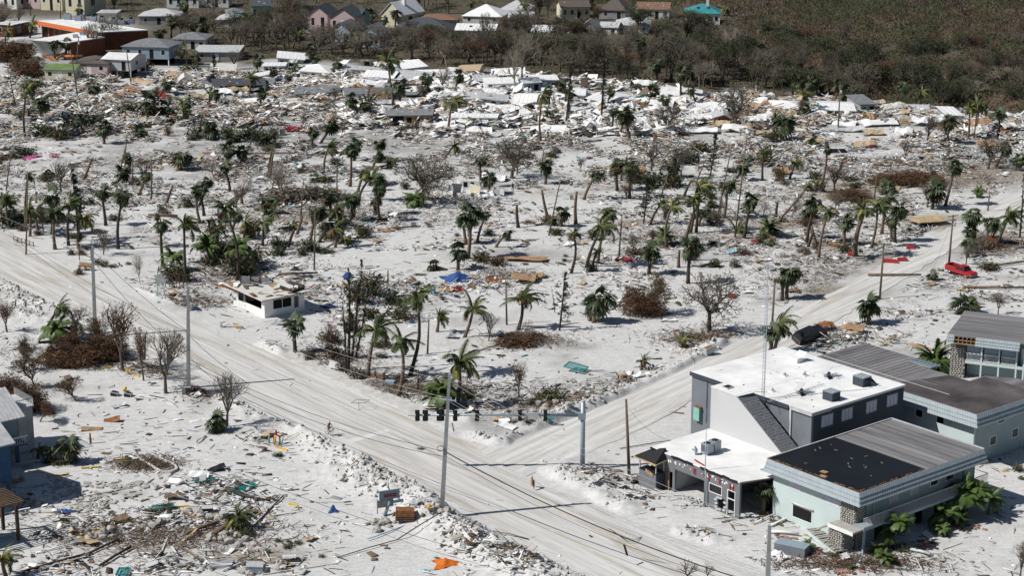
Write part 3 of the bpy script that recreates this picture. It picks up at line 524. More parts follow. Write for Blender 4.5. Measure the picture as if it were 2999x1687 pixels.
BT={'bare':[branches(1),branches(2,spread=.7),branches(3,spread=.55)],'brown':[branches(4,twigm='twig_brown',leaf=['leaf_brown','leaf_grey'],leafn=500),branches(5,twigm='twig_brown',leaf=['leaf_brown','leaf_grey'],leafn=350)],'oak':[branches(6,spread=.95,fork=.22,thick=1.3,leaf=['leaf_grey','leaf_olive'],leafn=900,squash=.8),branches(7,spread=.9,thick=1.3,leaf=['leaf_grey','leaf_olive'],leafn=600,squash=.8)],'pale':[branches(8,twigm='twig_pale',barkm='twig_pale',spread=.6),branches(9,twigm='twig_pale',barkm='twig',spread=.7)],'green':[branches(10,leaf=['leaf_green','leaf_dark'],leafn=2600),branches(11,leaf=['leaf_dark','leaf_green'],leafn=3200),branches(12,leaf=['leaf_green','leaf_olive'],leafn=1800)],'dead':[branches(13,leaf=['leaf_brown','twig_brown'],leafn=3000,twigm='twig_brown'),branches(14,leaf=['leaf_brown','leaf_olive'],leafn=2200,twigm='twig_brown')],'low':[branches(21,levels=4,twigm='twig'),branches(22,levels=4,twigm='twig_brown'),branches(23,levels=4,twigm='twig_pale',barkm='twig_pale')]}
TL={'bare':'bare grey tree','brown':'bare reddish-twigged tree','oak':'broad gnarled stripped tree','pale':'pale bleached bare tree','green':'leafy dark green tree','dead':'brown-leaved dead tree','low':'thin bare tree'}
def tree(bx,by,w,h,kind='bare',lean=0.0,seed=None,yaw=None):
 g=P(bx,by);s=scale_at(by);hh=h/(s*.95);ww=w/s;rr=random.Random(seed if seed is not None else int(bx*7+by));tk,bk,lf=rr.choice(BT[kind])
 t=thing({'green':'leafy_tree','dead':'brown_tree'}.get(kind,'bare_tree'),None,'tree',(g.x,g.y,float(gz(g.x,g.y))-.1))
 mx=Matrix.Rotation(lean,4,'Y')@Matrix.Rotation(yaw if yaw is not None else rr.uniform(-.8,.8),4,'Z')@Matrix.Diagonal((ww,ww*.9,hh,1))
 link('trunk',tk,t,mx);link('branches',bk,t,mx)
 if lf:link('crown',lf,t,mx)
 sz='big' if h>95 else 'mid-sized' if h>45 else 'small'
 later(t,bx,by,sz+' '+TL[kind],'tree',TL[kind].replace('tree','trees'));return t
TREES="""1 1 1665 600 700 500 oak|1 1 2570 340 560 420 oak|0 2 1235 825 560 720 brown|0 2 1445 935 420 560 brown|0 2 1665 1065 620 680 bare|0 2 2280 1395 600 580 bare|2 2 1980 430 720 640 oak|1 2 755 720 330 400 brown|2 2 70 1100 260 400 brown|0 1 1410 1400 200 300 pale|0 1 610 480 420 320 bare|2 1 1640 340 420 340 bare|2 1 1400 260 420 300 bare
3 1 1380 170 280 220 bare|3 1 670 470 330 300 brown|3 1 1600 630 420 260 bare|3 1 2210 250 420 340 oak|3 1 1990 1200 280 200 bare|3 2 2310 260 280 240 bare|2 3 1760 1500 320 260 low|2 3 1960 1480 200 200 low|3 3 2530 1500 420 460 bare|2 0 2250 1290 520 500 oak|2 0 1540 1340 420 300 oak|3 0 1600 1449 330 300 bare|1 2 2340 540 300 330 bare|2 1 2090 770 120 260 low|2 1 1205 1150 160 300 low|2 1 1420 1010 300 160 brown
1 0 1870 920 330 260 pale|0 1 1450 400 260 260 low|2 0 100 830 420 520 pale|2 0 40 900 360 420 pale|2 0 2010 870 300 260 pale|1 0 1000 520 560 330 bare|1 0 1920 670 330 300 pale|0 0 920 560 420 340 bare|0 0 1070 480 400 330 bare|0 0 30 230 220 230 bare|0 0 190 240 180 160 bare|0 1 2150 330 300 200 pale|1 1 250 500 420 330 pale|3 1 2010 210 120 130 low|2 1 1150 560 200 180 brown|0 0 2350 690 260 200 bare|0 2 70 430 330 330 brown|0 2 760 420 420 260 bare|1 1 1100 330 260 120 bare|2 2 1980 440 300 120 low"""
for e in TREES.replace('\n','|').split('|'):
 e=e.split();i,j,a,b,w,h=map(float,e[:6]);bx,by=T(i,j,a,b);tree(bx,by,w*.25,h*.25,e[6])
 # toppled and dead trees lying over
for bx,by,w,h,k,ln in[(1535,778,110,85,'dead',1.0),(1625,790,90,110,'dead',.35),(235,905,120,95,'dead',-1.05),(165,905,110,60,'dead',-1.1),(265,880,90,90,'dead',-.4),(700,495,120,60,'pale',.9),(800,500,110,50,'bare',-1.0),(1940,460,60,40,'dead',.8),(2330,455,90,34,'dead',1.1),(2230,460,90,30,'dead',-1.1),(2130,505,90,30,'dead',1.2),(2080,480,70,30,'dead',-.9),(2010,570,70,26,'dead',1.2),(1640,640,60,24,'dead',-1.2),(1300,850,70,60,'pale',.9),(30,880,70,50,'green',1.0),(195,1010,90,70,'dead',-.6),(90,980,90,90,'dead',-.3),(60,935,80,70,'brown',.2),(100,1060,90,55,'dead',.4),(160,850,80,60,'green',.8),(1620,640,50,20,'dead',.9),(2150,520,60,24,'brown',1.1),(1330,470,60,30,'bare',1.1),(2060,90,60,30,'bare',1.1)]:
 tree(bx,by,w,h,k,ln)
 # tall pines stripped by the wind
def pine(seed,one_sided=True,dens=46,lm='leaf_dark'):
 r=np.random.default_rng(seed);tr=MB();tr.tube([(0,0,0),(.01,0,.5),(.0,0,1)],[.017,.012,.003],7,'bark_dark',cap=False);br=MB();V=[];Fc=[]
 for i in range(dens):
  z=r.uniform(.12,.99)**.9;L=(.02+.17*(1-z))*r.uniform(.4,1.2);az=r.normal(0,.9)if one_sided else r.uniform(0,6.3);d=np.array([math.cos(az),math.sin(az),.25]);p0=np.array([0,0,z]);p1=p0+d*L*.6;p2=p0+d*L+np.array([0,0,.02*r.normal()])
  br.tube([p0,p1,p2],[.0032,.002,.001],3,'bark_dark',cap=False)
  for q in range(30):
   c=p0+(p2-p0)*r.uniform(.25,1.05)+r.normal(0,.006,3);u=r.normal(size=3);u/=np.linalg.norm(u);w=np.cross(u,r.normal(size=3));w/=np.linalg.norm(w);s=r.uniform(.008,.02);k=len(V);V+=[c+u*s,c+w*s*.5,c-u*s-np.array([0,0,s])];Fc.append((k,k+1,k+2))
 lf=MB();lf.add(V,Fc,lm);return keep(tr,'trunk'),keep(br,'branches'),keep(lf,'foliage')
PT=[pine(1,True,60),pine(2,True,40),pine(3,False,60),pine(4,False,26)]
for i,j,bx,by,tx,ty,k,w in[(0,1,790,975,720,250,0,1.3),(2,1,1320,810,1365,330,2,1.5),(2,2,475,425,530,-190,1,1.2),(2,0,540,1260,590,640,0,.7),(2,0,895,1230,918,560,0,.6),(0,0,2140,905,2150,540,2,1.6),(3,1,2530,940,2570,300,3,.5),(2,1,1990,330,2050,-110,2,1.5),(2,1,1620,420,1640,130,2,1.8),(2,1,1880,300,1870,120,2,1.7),(1,2,925,840,935,-200,3,.6),(1,2,905,860,870,130,3,.3),(1,2,960,720,1030,-80,1,.7),(1,2,1000,700,1120,50,3,.6),(1,1,1050,1400,1060,1150,2,1.6),(1,2,1250,350,1400,20,1,1.5),(1,2,1180,350,1130,200,3,1),(3,3,2510,340,2530,100,3,.2),(2,2,430,240,400,0,3,.6),(0,0,2200,640,2210,560,2,1.8),(2,1,1690,430,1700,250,2,1.6),(2,1,1480,420,1490,240,2,1.6),(3,1,30,200,20,0,2,1.2)]:
 b=T(i,j,bx,by);q=T(i,j,tx,ty);g=P(*b);top=above(*b,*q);gh=float(gz(g.x,g.y));hh=top.z-gh;t=thing('pine_tree',None,'tree',(g.x,g.y,gh-.1));ln=math.atan2(top.x-g.x,hh)
 mx=Matrix.Rotation(ln,4,'Y')@Matrix.Rotation(random.uniform(-.4,.4),4,'Z')@Matrix.Diagonal((hh*w,hh*w,math.hypot(hh,top.x-g.x),1));tk,bk,lf=PT[k]
 mt=Matrix.Rotation(ln,4,'Y')@Matrix.Diagonal((hh,hh,math.hypot(hh,top.x-g.x),1));link('trunk',tk,t,mt);link('branches',bk,t,mx);link('foliage',lf,t,mx)
 later(t,b[0],b[1],'tall ragged pine with stripped branches','tree','wind-stripped pines')
 # bushes
def bush(seed,mats_,n=300,flat=.7,k=1.0):
 r=np.random.default_rng(seed);d=r.normal(size=(n,3));d/=np.linalg.norm(d,axis=1,keepdims=True);rad=r.uniform(.3,1.25,n)*(.75+.5*vn(d[:,0]*3+5,d[:,1]*3+d[:,2]*2+5,.8,seed));c=d*rad[:,None]*[.5,.5,flat*.5];c[:,2]+=flat*.42
 u=r.normal(size=(n,3));u/=np.linalg.norm(u,axis=1,keepdims=True);w=np.cross(u,r.normal(size=(n,3)));w/=np.linalg.norm(w,axis=1,keepdims=True);s=r.uniform(.03,.09,n)[:,None]*k**.5;e_=k**.5
 V=np.stack([c+u*s*2.0,c+w*s*.35*e_,c-u*s*2.0,c-w*s*.5*e_],1).reshape(-1,3)
 return mesh_np('leaves',V,np.arange(n*4).reshape(-1,4),np.where(r.random(n)<.7,0,1),mats_)
def stems(seed,m='twig'):
 r=np.random.default_rng(seed);mb=MB()
 for i in range(16):
  a=r.uniform(0,6.3);e=np.array([math.cos(a)*r.uniform(.2,.5),math.sin(a)*r.uniform(.2,.5),r.uniform(.35,.85)]);mb.tube([(0,0,0),e*[.5,.5,.6],e],[.02,.014,.006],3,m,cap=False)
 return keep(mb,'stems')
BU={'olive':bush(1,['leaf_olive','leaf_green']),'dark':bush(2,['leaf_dark','leaf_green'],400),'brown':bush(3,['leaf_brown','twig'],380),'mix':bush(4,['leaf_green','leaf_brown'],420)};ST=[stems(1),stems(2,'twig_brown')]
BU['brush']=bush(5,['leaf_brown','twig_brown'],5200,.7,.3);BU['ragged']=bush(6,['sabal_leaf','palm_dead'],420,1.1);BU['grey']=bush(7,['twig','leaf_grey'],420)
BL={'brush':'big heap of brown brushwood','ragged':'ragged low palm clump','grey':'grey leafless thicket','olive':'yellowish green bush','dark':'dark green bush','brown':'dead brown bush','mix':'half-dead bush of green and brown'}
def shrub(bx,by,w,h,k='olive'):
 g=P(bx,by);s=scale_at(by);t=thing('bush',None,'bush',(g.x,g.y,float(gz(g.x,g.y))-.05));mx=Matrix.Rotation(random.uniform(0,6),4,'Z')@Matrix.Diagonal((w/s,w/s,h/s*1.15,1))
 link('leaves',BU[k],t,mx);link('stems',ST[k=='brown'],t,mx);later(t,bx,by,BL[k],'bush',BL[k]+'es')
for a in[(200,912,130,62,'brush'),(262,900,110,80,'brush'),(150,918,80,40,'brush'),(20,1010,90,80,'brush'),(70,1035,90,90,'brush'),(1620,788,100,70,'brush'),(2300,458,130,34,'brush'),(2235,462,90,30,'brush'),(710,505,110,40,'grey'),(800,500,120,40,'grey'),(2140,500,100,30,'brush'),(1300,862,90,26,'brush'),(30,150,110,60,'brush'),(70,190,90,50,'brush'),(900,760,70,60,'ragged'),(940,740,60,50,'ragged'),(990,760,60,40,'dark'),(1010,800,60,36,'ragged'),(930,800,50,40,'mix'),(880,830,50,50,'grey'),(860,930,40,40,'grey'),(900,950,50,30,'grey'),(1000,960,40,26,'grey'),(60,560,60,40,'dark'),(120,560,60,44,'dark'),(20,570,60,60,'dark'),(170,560,40,30,'dark'),(540,620,50,60,'ragged'),(590,690,60,50,'ragged'),(640,660,50,40,'ragged'),(1385,1005,70,45,'olive'),(1345,1015,40,25,'olive'),(1330,1075,30,20,'dark'),(200,690,26,20,'brown'),(180,640,20,18,'brown'),(205,640,22,18,'brown'),(245,665,22,20,'brown'),(262,670,26,22,'brown'),(285,672,26,12,'olive'),(95,590,24,16,'brown'),(55,580,20,18,'brown'),(435,700,70,50,'mix'),(460,705,40,60,'mix'),(530,665,50,40,'mix'),(560,650,70,60,'mix'),(600,660,50,40,'dark'),(620,690,60,50,'mix'),(700,625,40,40,'dark'),(630,600,50,50,'mix'),(780,630,50,40,'dark'),(830,600,60,30,'mix'),(860,610,26,10,'olive'),(760,640,30,20,'dark'),(820,458,50,22,'mix'),(760,435,26,18,'mix'),(700,640,40,24,'dark'),(115,455,44,24,'mix'),(130,470,24,16,'olive'),(60,388,60,26,'dark'),(40,395,40,20,'mix'),(60,300,44,30,'dark'),(120,340,80,40,'dark'),(200,330,90,60,'dark'),(240,320,50,40,'dark'),(150,350,60,40,'mix'),(330,285,60,36,'dark'),(310,270,40,26,'mix'),(370,300,50,40,'dark'),(420,300,50,40,'dark'),(460,310,40,30,'mix'),(250,270,30,20,'mix'),(530,268,24,14,'brown'),(230,190,60,50,'brown'),(360,175,50,36,'mix'),(480,175,50,20,'dark'),(50,170,60,30,'brown'),(90,215,60,22,'dark'),(20,150,60,40,'brown'),(500,345,60,36,'dark'),(570,340,50,30,'dark'),(630,350,60,40,'dark'),(665,365,60,50,'dark'),(720,290,20,14,'dark'),(1010,330,34,18,'mix'),(1100,240,30,20,'brown'),(1410,250,40,50,'olive'),(1440,600,20,14,'mix'),(1380,560,40,24,'brown'),(1400,590,40,24,'mix'),(1420,655,12,10,'dark'),(1600,640,70,20,'brown'),(1640,470,60,50,'dark'),(1600,460,50,50,'mix'),(1690,470,60,50,'mix'),(1580,440,40,40,'dark'),(1790,500,30,24,'mix'),(1730,410,60,40,'dark'),(1760,380,50,30,'mix'),(1870,640,40,20,'brown'),(1940,620,36,26,'olive'),(1300,865,100,24,'brown'),(1340,850,50,20,'brown'),(2150,470,30,20,'mix'),(2030,560,50,20,'brown'),(2300,450,90,20,'brown'),(2270,455,40,14,'brown'),(2480,620,80,26,'brown'),(2050,625,18,16,'brown'),(2590,705,30,20,'brown'),(2600,820,40,28,'brown'),(2410,925,20,30,'mix'),(2370,930,60,40,'mix'),(2400,1130,60,50,'mix'),(2350,1110,50,50,'mix'),(2440,1120,50,40,'brown'),(2300,1090,40,40,'mix'),(2560,1185,30,24,'mix'),(120,1160,30,16,'dark'),(150,1165,50,18,'mix'),(180,1160,40,16,'dark'),(700,1147,26,14,'dark'),(270,1325,34,28,'olive'),(420,1280,40,24,'mix'),(380,1290,40,18,'mix'),(700,1365,20,14,'olive'),(750,1370,24,14,'olive'),(810,1405,20,18,'olive'),(725,1380,30,12,'mix'),(620,1350,40,30,'olive'),(2050,1400,30,10,'mix'),(2100,1400,40,10,'mix'),(2030,1380,40,12,'olive'),(2130,1430,40,12,'brown'),(2350,1370,20,12,'olive'),(2270,1385,50,20,'dark'),(2190,1420,30,12,'mix'),(165,1310,24,14,'mix'),(1060,1130,20,6,'dark'),(1180,1000,40,40,'mix'),(1080,990,24,26,'brown'),(780,905,30,30,'mix'),(840,900,50,40,'brown'),(830,860,60,30,'mix'),(960,900,26,12,'dark'),(960,870,60,20,'mix'),(1215,470,20,12,'mix'),(1080,500,30,14,'mix'),(1040,510,50,20,'dark'),(980,540,16,10,'dark'),(1150,590,16,12,'olive'),(1275,600,18,12,'olive'),(1210,655,50,36,'mix'),(1250,665,50,30,'brown'),(1230,590,26,24,'dark'),(1330,560,30,10,'brown'),(2010,620,20,8,'brown'),(1120,955,24,16,'brown'),(2020,1245,20,16,'dark')]:shrub(*a)
# the wooded belt round the far houses, and the edge of the mangroves
def belt():
 rr=random.Random(11);n=0;kinds=['bare','bare','pale','green','green','green','oak','oak','brown','bare','oak']
 edge_=lambda x:np.interp(x,[0,300,500,700,900,1300,1500,1700,1900,2100,2576],[90,130,150,138,148,175,200,222,234,250,282])
 spots=[]
 while n<245:
  x=rr.uniform(-20,2590);y=rr.random()**.75*edge_(x)
  if y<3:continue
  if x>1500 and rr.random()<.45:continue
  if x>1650 and y<edge_(x)-130:continue
  s=scale_at(y);w_,h_=rr.uniform(7,12.5)*s,rr.uniform(6.5,11.5)*s*(.8 if x>1750 else 1)
  for cx,cy,w,h in HOUSE_PX:
   if abs(x-cx)<w*.5+w_*.35 and y>cy-h*.6:h_=min(h_,max(y-cy+h*.3,0)if rr.random()<.85 else 99);
  if h_<13 or any(abs(x-cx)<w*.5 and abs(y-cy)<h*.5 for cx,cy,w,h in HOUSE_PX):continue
  if x<430 and(y>95 or rr.random()<.6):continue
  if any(math.hypot(x-a,(y-b)*2)<17 for a,b in spots):continue
  spots.append((x,y));n+=1
  k=rr.choice(kinds)if x<1750 else rr.choice(['green','green','bare','oak','brown','green','pale'])
  tree(x,y,w_,h_,k)
for k_ in range(44):
 x_=1390+k_*17+random.uniform(-8,8);y_=float(np.interp(x_,[1300,1500,1700,1900,2100,2576],[190,212,226,238,256,286]))-random.uniform(0,75);tree(x_,y_,random.uniform(50,85),random.uniform(55,95),random.choice(['green','green','oak','bare','green']))
tr_=[(1700,150,60,60),(1745,120,50,50),(1660,130,50,50),(1780,160,60,60),(1830,180,60,60),(1880,200,60,60),(1650,200,60,50),(1710,215,60,50),(1600,215,60,50),(2000,200,50,50),(2040,160,50,60),(1980,150,50,60),(2370,270,50,50),(2160,265,60,50),(2460,290,50,40)]
for x,y,w,h in tr_:tree(x,y,w,h,'green')
# brush in the belt that nobody could count
def brush():
 x=rng.uniform(-180,260,420000);y=rng.uniform(395,700,420000);k=np.abs(x)<y*.285+5;x,y=x[k],y[k];px,py=proj(x,y,0*x)
 ed=np.interp(px,[0,300,500,700,900,1300,1500,1700,1900,2100,2576],[80,140,160,146,158,188,212,226,238,256,286])
 ok=(py<ed)&(vn(x,y,8,31)*.7+vn(x,y,3,32)*.3>.40)
 ok&=~((px>1880)&(py<ed-120))
 for cx,cy,w,h in HOUSE_PX:ok&=~((np.abs(px-cx)<w*.55)&(py>cy-h*.55)&(py<cy+h*.5+14))
 ok&=~((px<440)&(py>60));x,y=x[ok][:150000],y[ok][:150000];n=len(x);z=rng.random(n)*8.5*vn(x,y,6,33)**1.5
 c=np.stack([x,y,z],-1);u=rng.normal(size=(n,3));u/=np.linalg.norm(u,axis=1,keepdims=True);w=np.cross(u,rng.normal(size=(n,3)));w/=np.linalg.norm(w,axis=1,keepdims=True);s=rng.uniform(.12,.38,n)[:,None]
 V=np.stack([c+u*s,c+w*s*.5,c-u*s-w*s*.5],1).reshape(-1,3);b=vn(x,y,12,34)+rng.normal(0,.12,n)
 mi=np.where(b>.6,0,np.where(b>.52,1,np.where(b>.36,2,3)))
 tag(link('undergrowth',mesh_np('undergrowth',V,np.arange(n*3).reshape(-1,3),mi,['leaf_dark','leaf_olive2','twig','leaf_rusty'])),'tangled dark undergrowth around the far houses','undergrowth',kind='stuff')
def extra_plants():
 rr=random.Random(21);n=0;clump=lambda x,y:float(vn(np.array(P(x,y).x),np.array(P(x,y).y),13,61))
 while n<215:
  x=rr.uniform(-10,2586);y=200+480*rr.random()**1.15
  if y<np.interp(x,[0,900,1700,2576],[215,200,270,320])or clump(x,y)<.5:continue
  g=P(x,y);X,Y=np.array(g.x),np.array(g.y)
  if min(float(seg_dist(X,Y,main_mid))-9,float(seg_dist(X,Y,side_mid))-6)<0:continue
  if any(abs(x-a)<c*.8 and abs(y-b)<d*.9 for a,b,c,d in BARE_P):continue
  n+=1;s=scale_at(y);k=rr.random()
  if k<.42:shrub(x,y,rr.uniform(1.4,3.4)*s,rr.uniform(.8,2.2)*s,rr.choice(['ragged','ragged','mix','dark','grey','grey']))
  elif k<.60:tree(x,y,rr.uniform(2.5,5)*s,rr.uniform(2.2,5)*s,rr.choice(['low','pale','bare','brown','oak']),rr.uniform(-.3,.5))
  elif k<.72:h=rr.uniform(1.5,5)*s;palm(x,y,x+rr.gauss(.25,.3)*h,y-h,'t',rr.uniform(.6,1))
  elif k<.90:h=rr.uniform(2.2,5.5)*s;palm(x,y,x+rr.gauss(.12,.18)*h,y-h,rr.choice(['s','s','c']),rr.uniform(.9,1.35))
  else:h=rr.uniform(1.0,2.0)*s;palm(x,y,x+h*rr.choice([1.5,-1.4,2.2]),y-h*.35,rr.choice(['s','c']),rr.uniform(.8,1.2))
BARE_P=[(1330,645,180,16),(1000,640,180,16),(330,620,130,22),(1500,555,130,12),(1700,580,120,9),(820,470,120,8),(600,470,60,8),(1350,490,120,12),(2230,390,90,12),(1990,520,80,8),(500,590,90,8)]
extra_plants()
# frames for the near buildings
YA=math.atan2(-.7754,.6315)
class Frame:
 def __init__(s,o,yaw=YA):
  s.o=Vector((o[0],o[1],0));s.yaw=yaw;s.a=Vector((math.cos(yaw),math.sin(yaw),0));s.b=Vector((-math.sin(yaw),math.cos(yaw),0))
 def l(s,p):d=Vector(p)-s.o;return Vector((d@s.a if False else d.dot(s.a),d.dot(s.b),p[2]))
 def at(s,qx,qy,**k):
  c=Vector((0,0,CH));d=P(qx,qy,0)-c
  if "z" in k:return s.l(P(qx,qy,k["z"]))
  n=s.a if 'x' in k else s.b;v=k.get('x',k.get('y'));t=(v-(c-s.o).dot(n))/d.dot(n);return s.l(c+d*t)
def wall_x(mb,x0,x1,y,z0,z1,t,m,holes=()):
 xs=sorted({x0,x1,*[h[0]for h in holes],*[h[1]for h in holes]})
 for a,b in zip(xs[:-1],xs[1:]):
  hs=sorted([(h[2],h[3])for h in holes if h[0]<=a+1e-6 and h[1]>=b-1e-6]);z=z0
  for p,q in hs:
   if p>z+.01:mb.box(a,b,y,y+t,z,p,m)
   z=max(z,q)
  if z<z1-.01:mb.box(a,b,y,y+t,z,z1,m)
def wall_y(mb,y0,y1,x,z0,z1,t,m,holes=()):
 ys_=sorted({y0,y1,*[h[0]for h in holes],*[h[1]for h in holes]})
 for a,b in zip(ys_[:-1],ys_[1:]):
  hs=sorted([(h[2],h[3])for h in holes if h[0]<=a+1e-6 and h[1]>=b-1e-6]);z=z0
  for p,q in hs:
   if p>z+.01:mb.box(x-t,x,a,b,z,p,m)
   z=max(z,q)
  if z<z1-.01:mb.box(x-t,x,a,b,z,z1,m)
def window_x(par,x0,x1,z0,z1,y,fm='white_paint',pm='glass',n=2,name='window'):
 w=MB();f=.07
 w.box(x0,x1,y-.03,y+.06,z0,z0+f,fm);w.box(x0,x1,y-.03,y+.06,z1-f,z1,fm)
 for i in range(n+1):
  c=x0+(x1-x0-f)*i/n;w.box(c,c+f,y-.028,y+.058,z0+f,z1-f,fm)
 o=w.build(name,par);g_=MB()
 for i in range(n):
  a=x0+(x1-x0-f)*i/n+f;b=x0+(x1-x0-f)*(i+1)/n;q=MB();q.box(a,b,y+.02,y+.04,z0+f,z1-f,pm);q.build('pane',o)
 return o
def window_y(par,y0,y1,z0,z1,x,fm='white_paint',pm='glass',n=2,name='window'):
 w=MB();f=.07
 w.box(x-.06,x+.03,y0,y1,z0,z0+f,fm);w.box(x-.06,x+.03,y0,y1,z1-f,z1,fm)
 for i in range(n+1):
  c=y0+(y1-y0-f)*i/n;w.box(x-.058,x+.028,c,c+f,z0+f,z1-f,fm)
 o=w.build(name,par)
 for i in range(n):
  a=y0+(y1-y0-f)*i/n+f;b=y0+(y1-y0-f)*(i+1)/n;q=MB();q.box(x-.04,x-.02,a,b,z0+f,z1-f,pm);q.build('pane',o)
 return o
def single(name,mb,par):return mb.build(name,par)
STONES=[]
for k in range(5):
 r_=random.Random(k);n=6;mb=MB();pts=[(math.cos(i*2*math.pi/n)*r_.uniform(.75,1.1)*.5,math.sin(i*2*math.pi/n)*r_.uniform(.7,1.1)*.5)for i in range(n)]
 V=[(p[0],0,p[1])for p in pts]+[(p[0]*.75,-.07,p[1]*.75)for p in pts];mb.add(V,[(i,(i+1)%n,n+(i+1)%n,n+i)for i in range(n)]+[tuple(range(n,2*n))],'stone_pale');STONES.append(keep(mb,'stone'))
def stonework(par,u0,u1,z0,z1,y=None,x=None,st=.3):
 z=z0+st*.4;row=0;cnt=0
 while z<z1-.05:
  u=u0+st*(.3+.3*(row%2))
  while u<u1-.08 and cnt<140:
   s=st*random.uniform(.85,1.15);mx=Matrix.Translation((u,y,z)if y is not None else(x,u,z))@(Matrix.Identity(4)if y is not None else Matrix.Rotation(math.pi/2,4,'Z'))@Matrix.Rotation(random.uniform(-.4,.4),4,'Y')@Matrix.Diagonal((s,1,s*.85,1))
   link('stone',random.choice(STONES),par,mx);u+=st*random.uniform(.9,1.15);cnt+=1
  z+=st*.8;row+=1
def skirt(par,pts,ztop,zbot,flare,m='aqua_roof',courses=3,name='fascia'):
 for i in range(len(pts)-1):
  p=np.array(pts[i]);q=np.array(pts[i+1]);d=(q-p);L=np.hypot(*d);d/=L;o=np.array([d[1],-d[0]])
  def nrm(j):
   a=np.array(pts[j])-np.array(pts[j-1]);a=a/np.hypot(*a);return np.array([a[1],-a[0]])
  e0=o+(nrm(i)if i>0 else 0);e1=o+(nrm(i+2)if i+2<len(pts)else 0)
  e0=e0 if i>0 else o;e1=e1 if i+2<len(pts)else o
  for c in range(courses):
   f0,f1=c/courses,(c+1)/courses;za=ztop+(zbot-ztop)*f0;zb=ztop+(zbot-ztop)*f1;mb=MB();st=.1
   A=[(*(p+e0*(flare*f0)),za),(*(q+e1*(flare*f0)),za),(*(q+e1*(flare*f1+st)),zb),(*(p+e0*(flare*f1+st)),zb)]
   B=[(*(np.array(v[:2])-o*.06),v[2]-.02)for v in A]
   mb.add(A+B,[(3,2,1,0),(4,5,6,7),(0,1,5,4),(1,2,6,5),(2,3,7,6),(3,0,4,7)],m)
   k=int(L/.34)
   for j in range(k):
    t=(j+.5)/k;u=np.array(A[0])*(1-t)+np.array(A[1])*t;w=np.array(A[3])*(1-t)+np.array(A[2])*t;oo=np.array([*o,0]);dd=np.array([*d,0])*.05
    mb.add([u-dd,u+dd,w+dd,w-dd,u+oo*.022,w+oo*.022],[(0,4,5,3),(4,1,2,5),(3,5,2)],m)
   mb.build(name,par)
def letters(txt,size,m,par,name):
 cu=bpy.data.curves.new(name,'FONT');cu.body=txt;cu.size=size;cu.extrude=.035;cu.offset=.014;cu.align_x='CENTER';cu.align_y='CENTER';o=bpy.data.objects.new(name,cu);COL.objects.link(o)
 me=bpy.data.meshes.new_from_object(o.evaluated_get(bpy.context.evaluated_depsgraph_get()));bpy.data.objects.remove(o);me.materials.clear();me.materials.append(MATS[m]);return link(name,me,par)
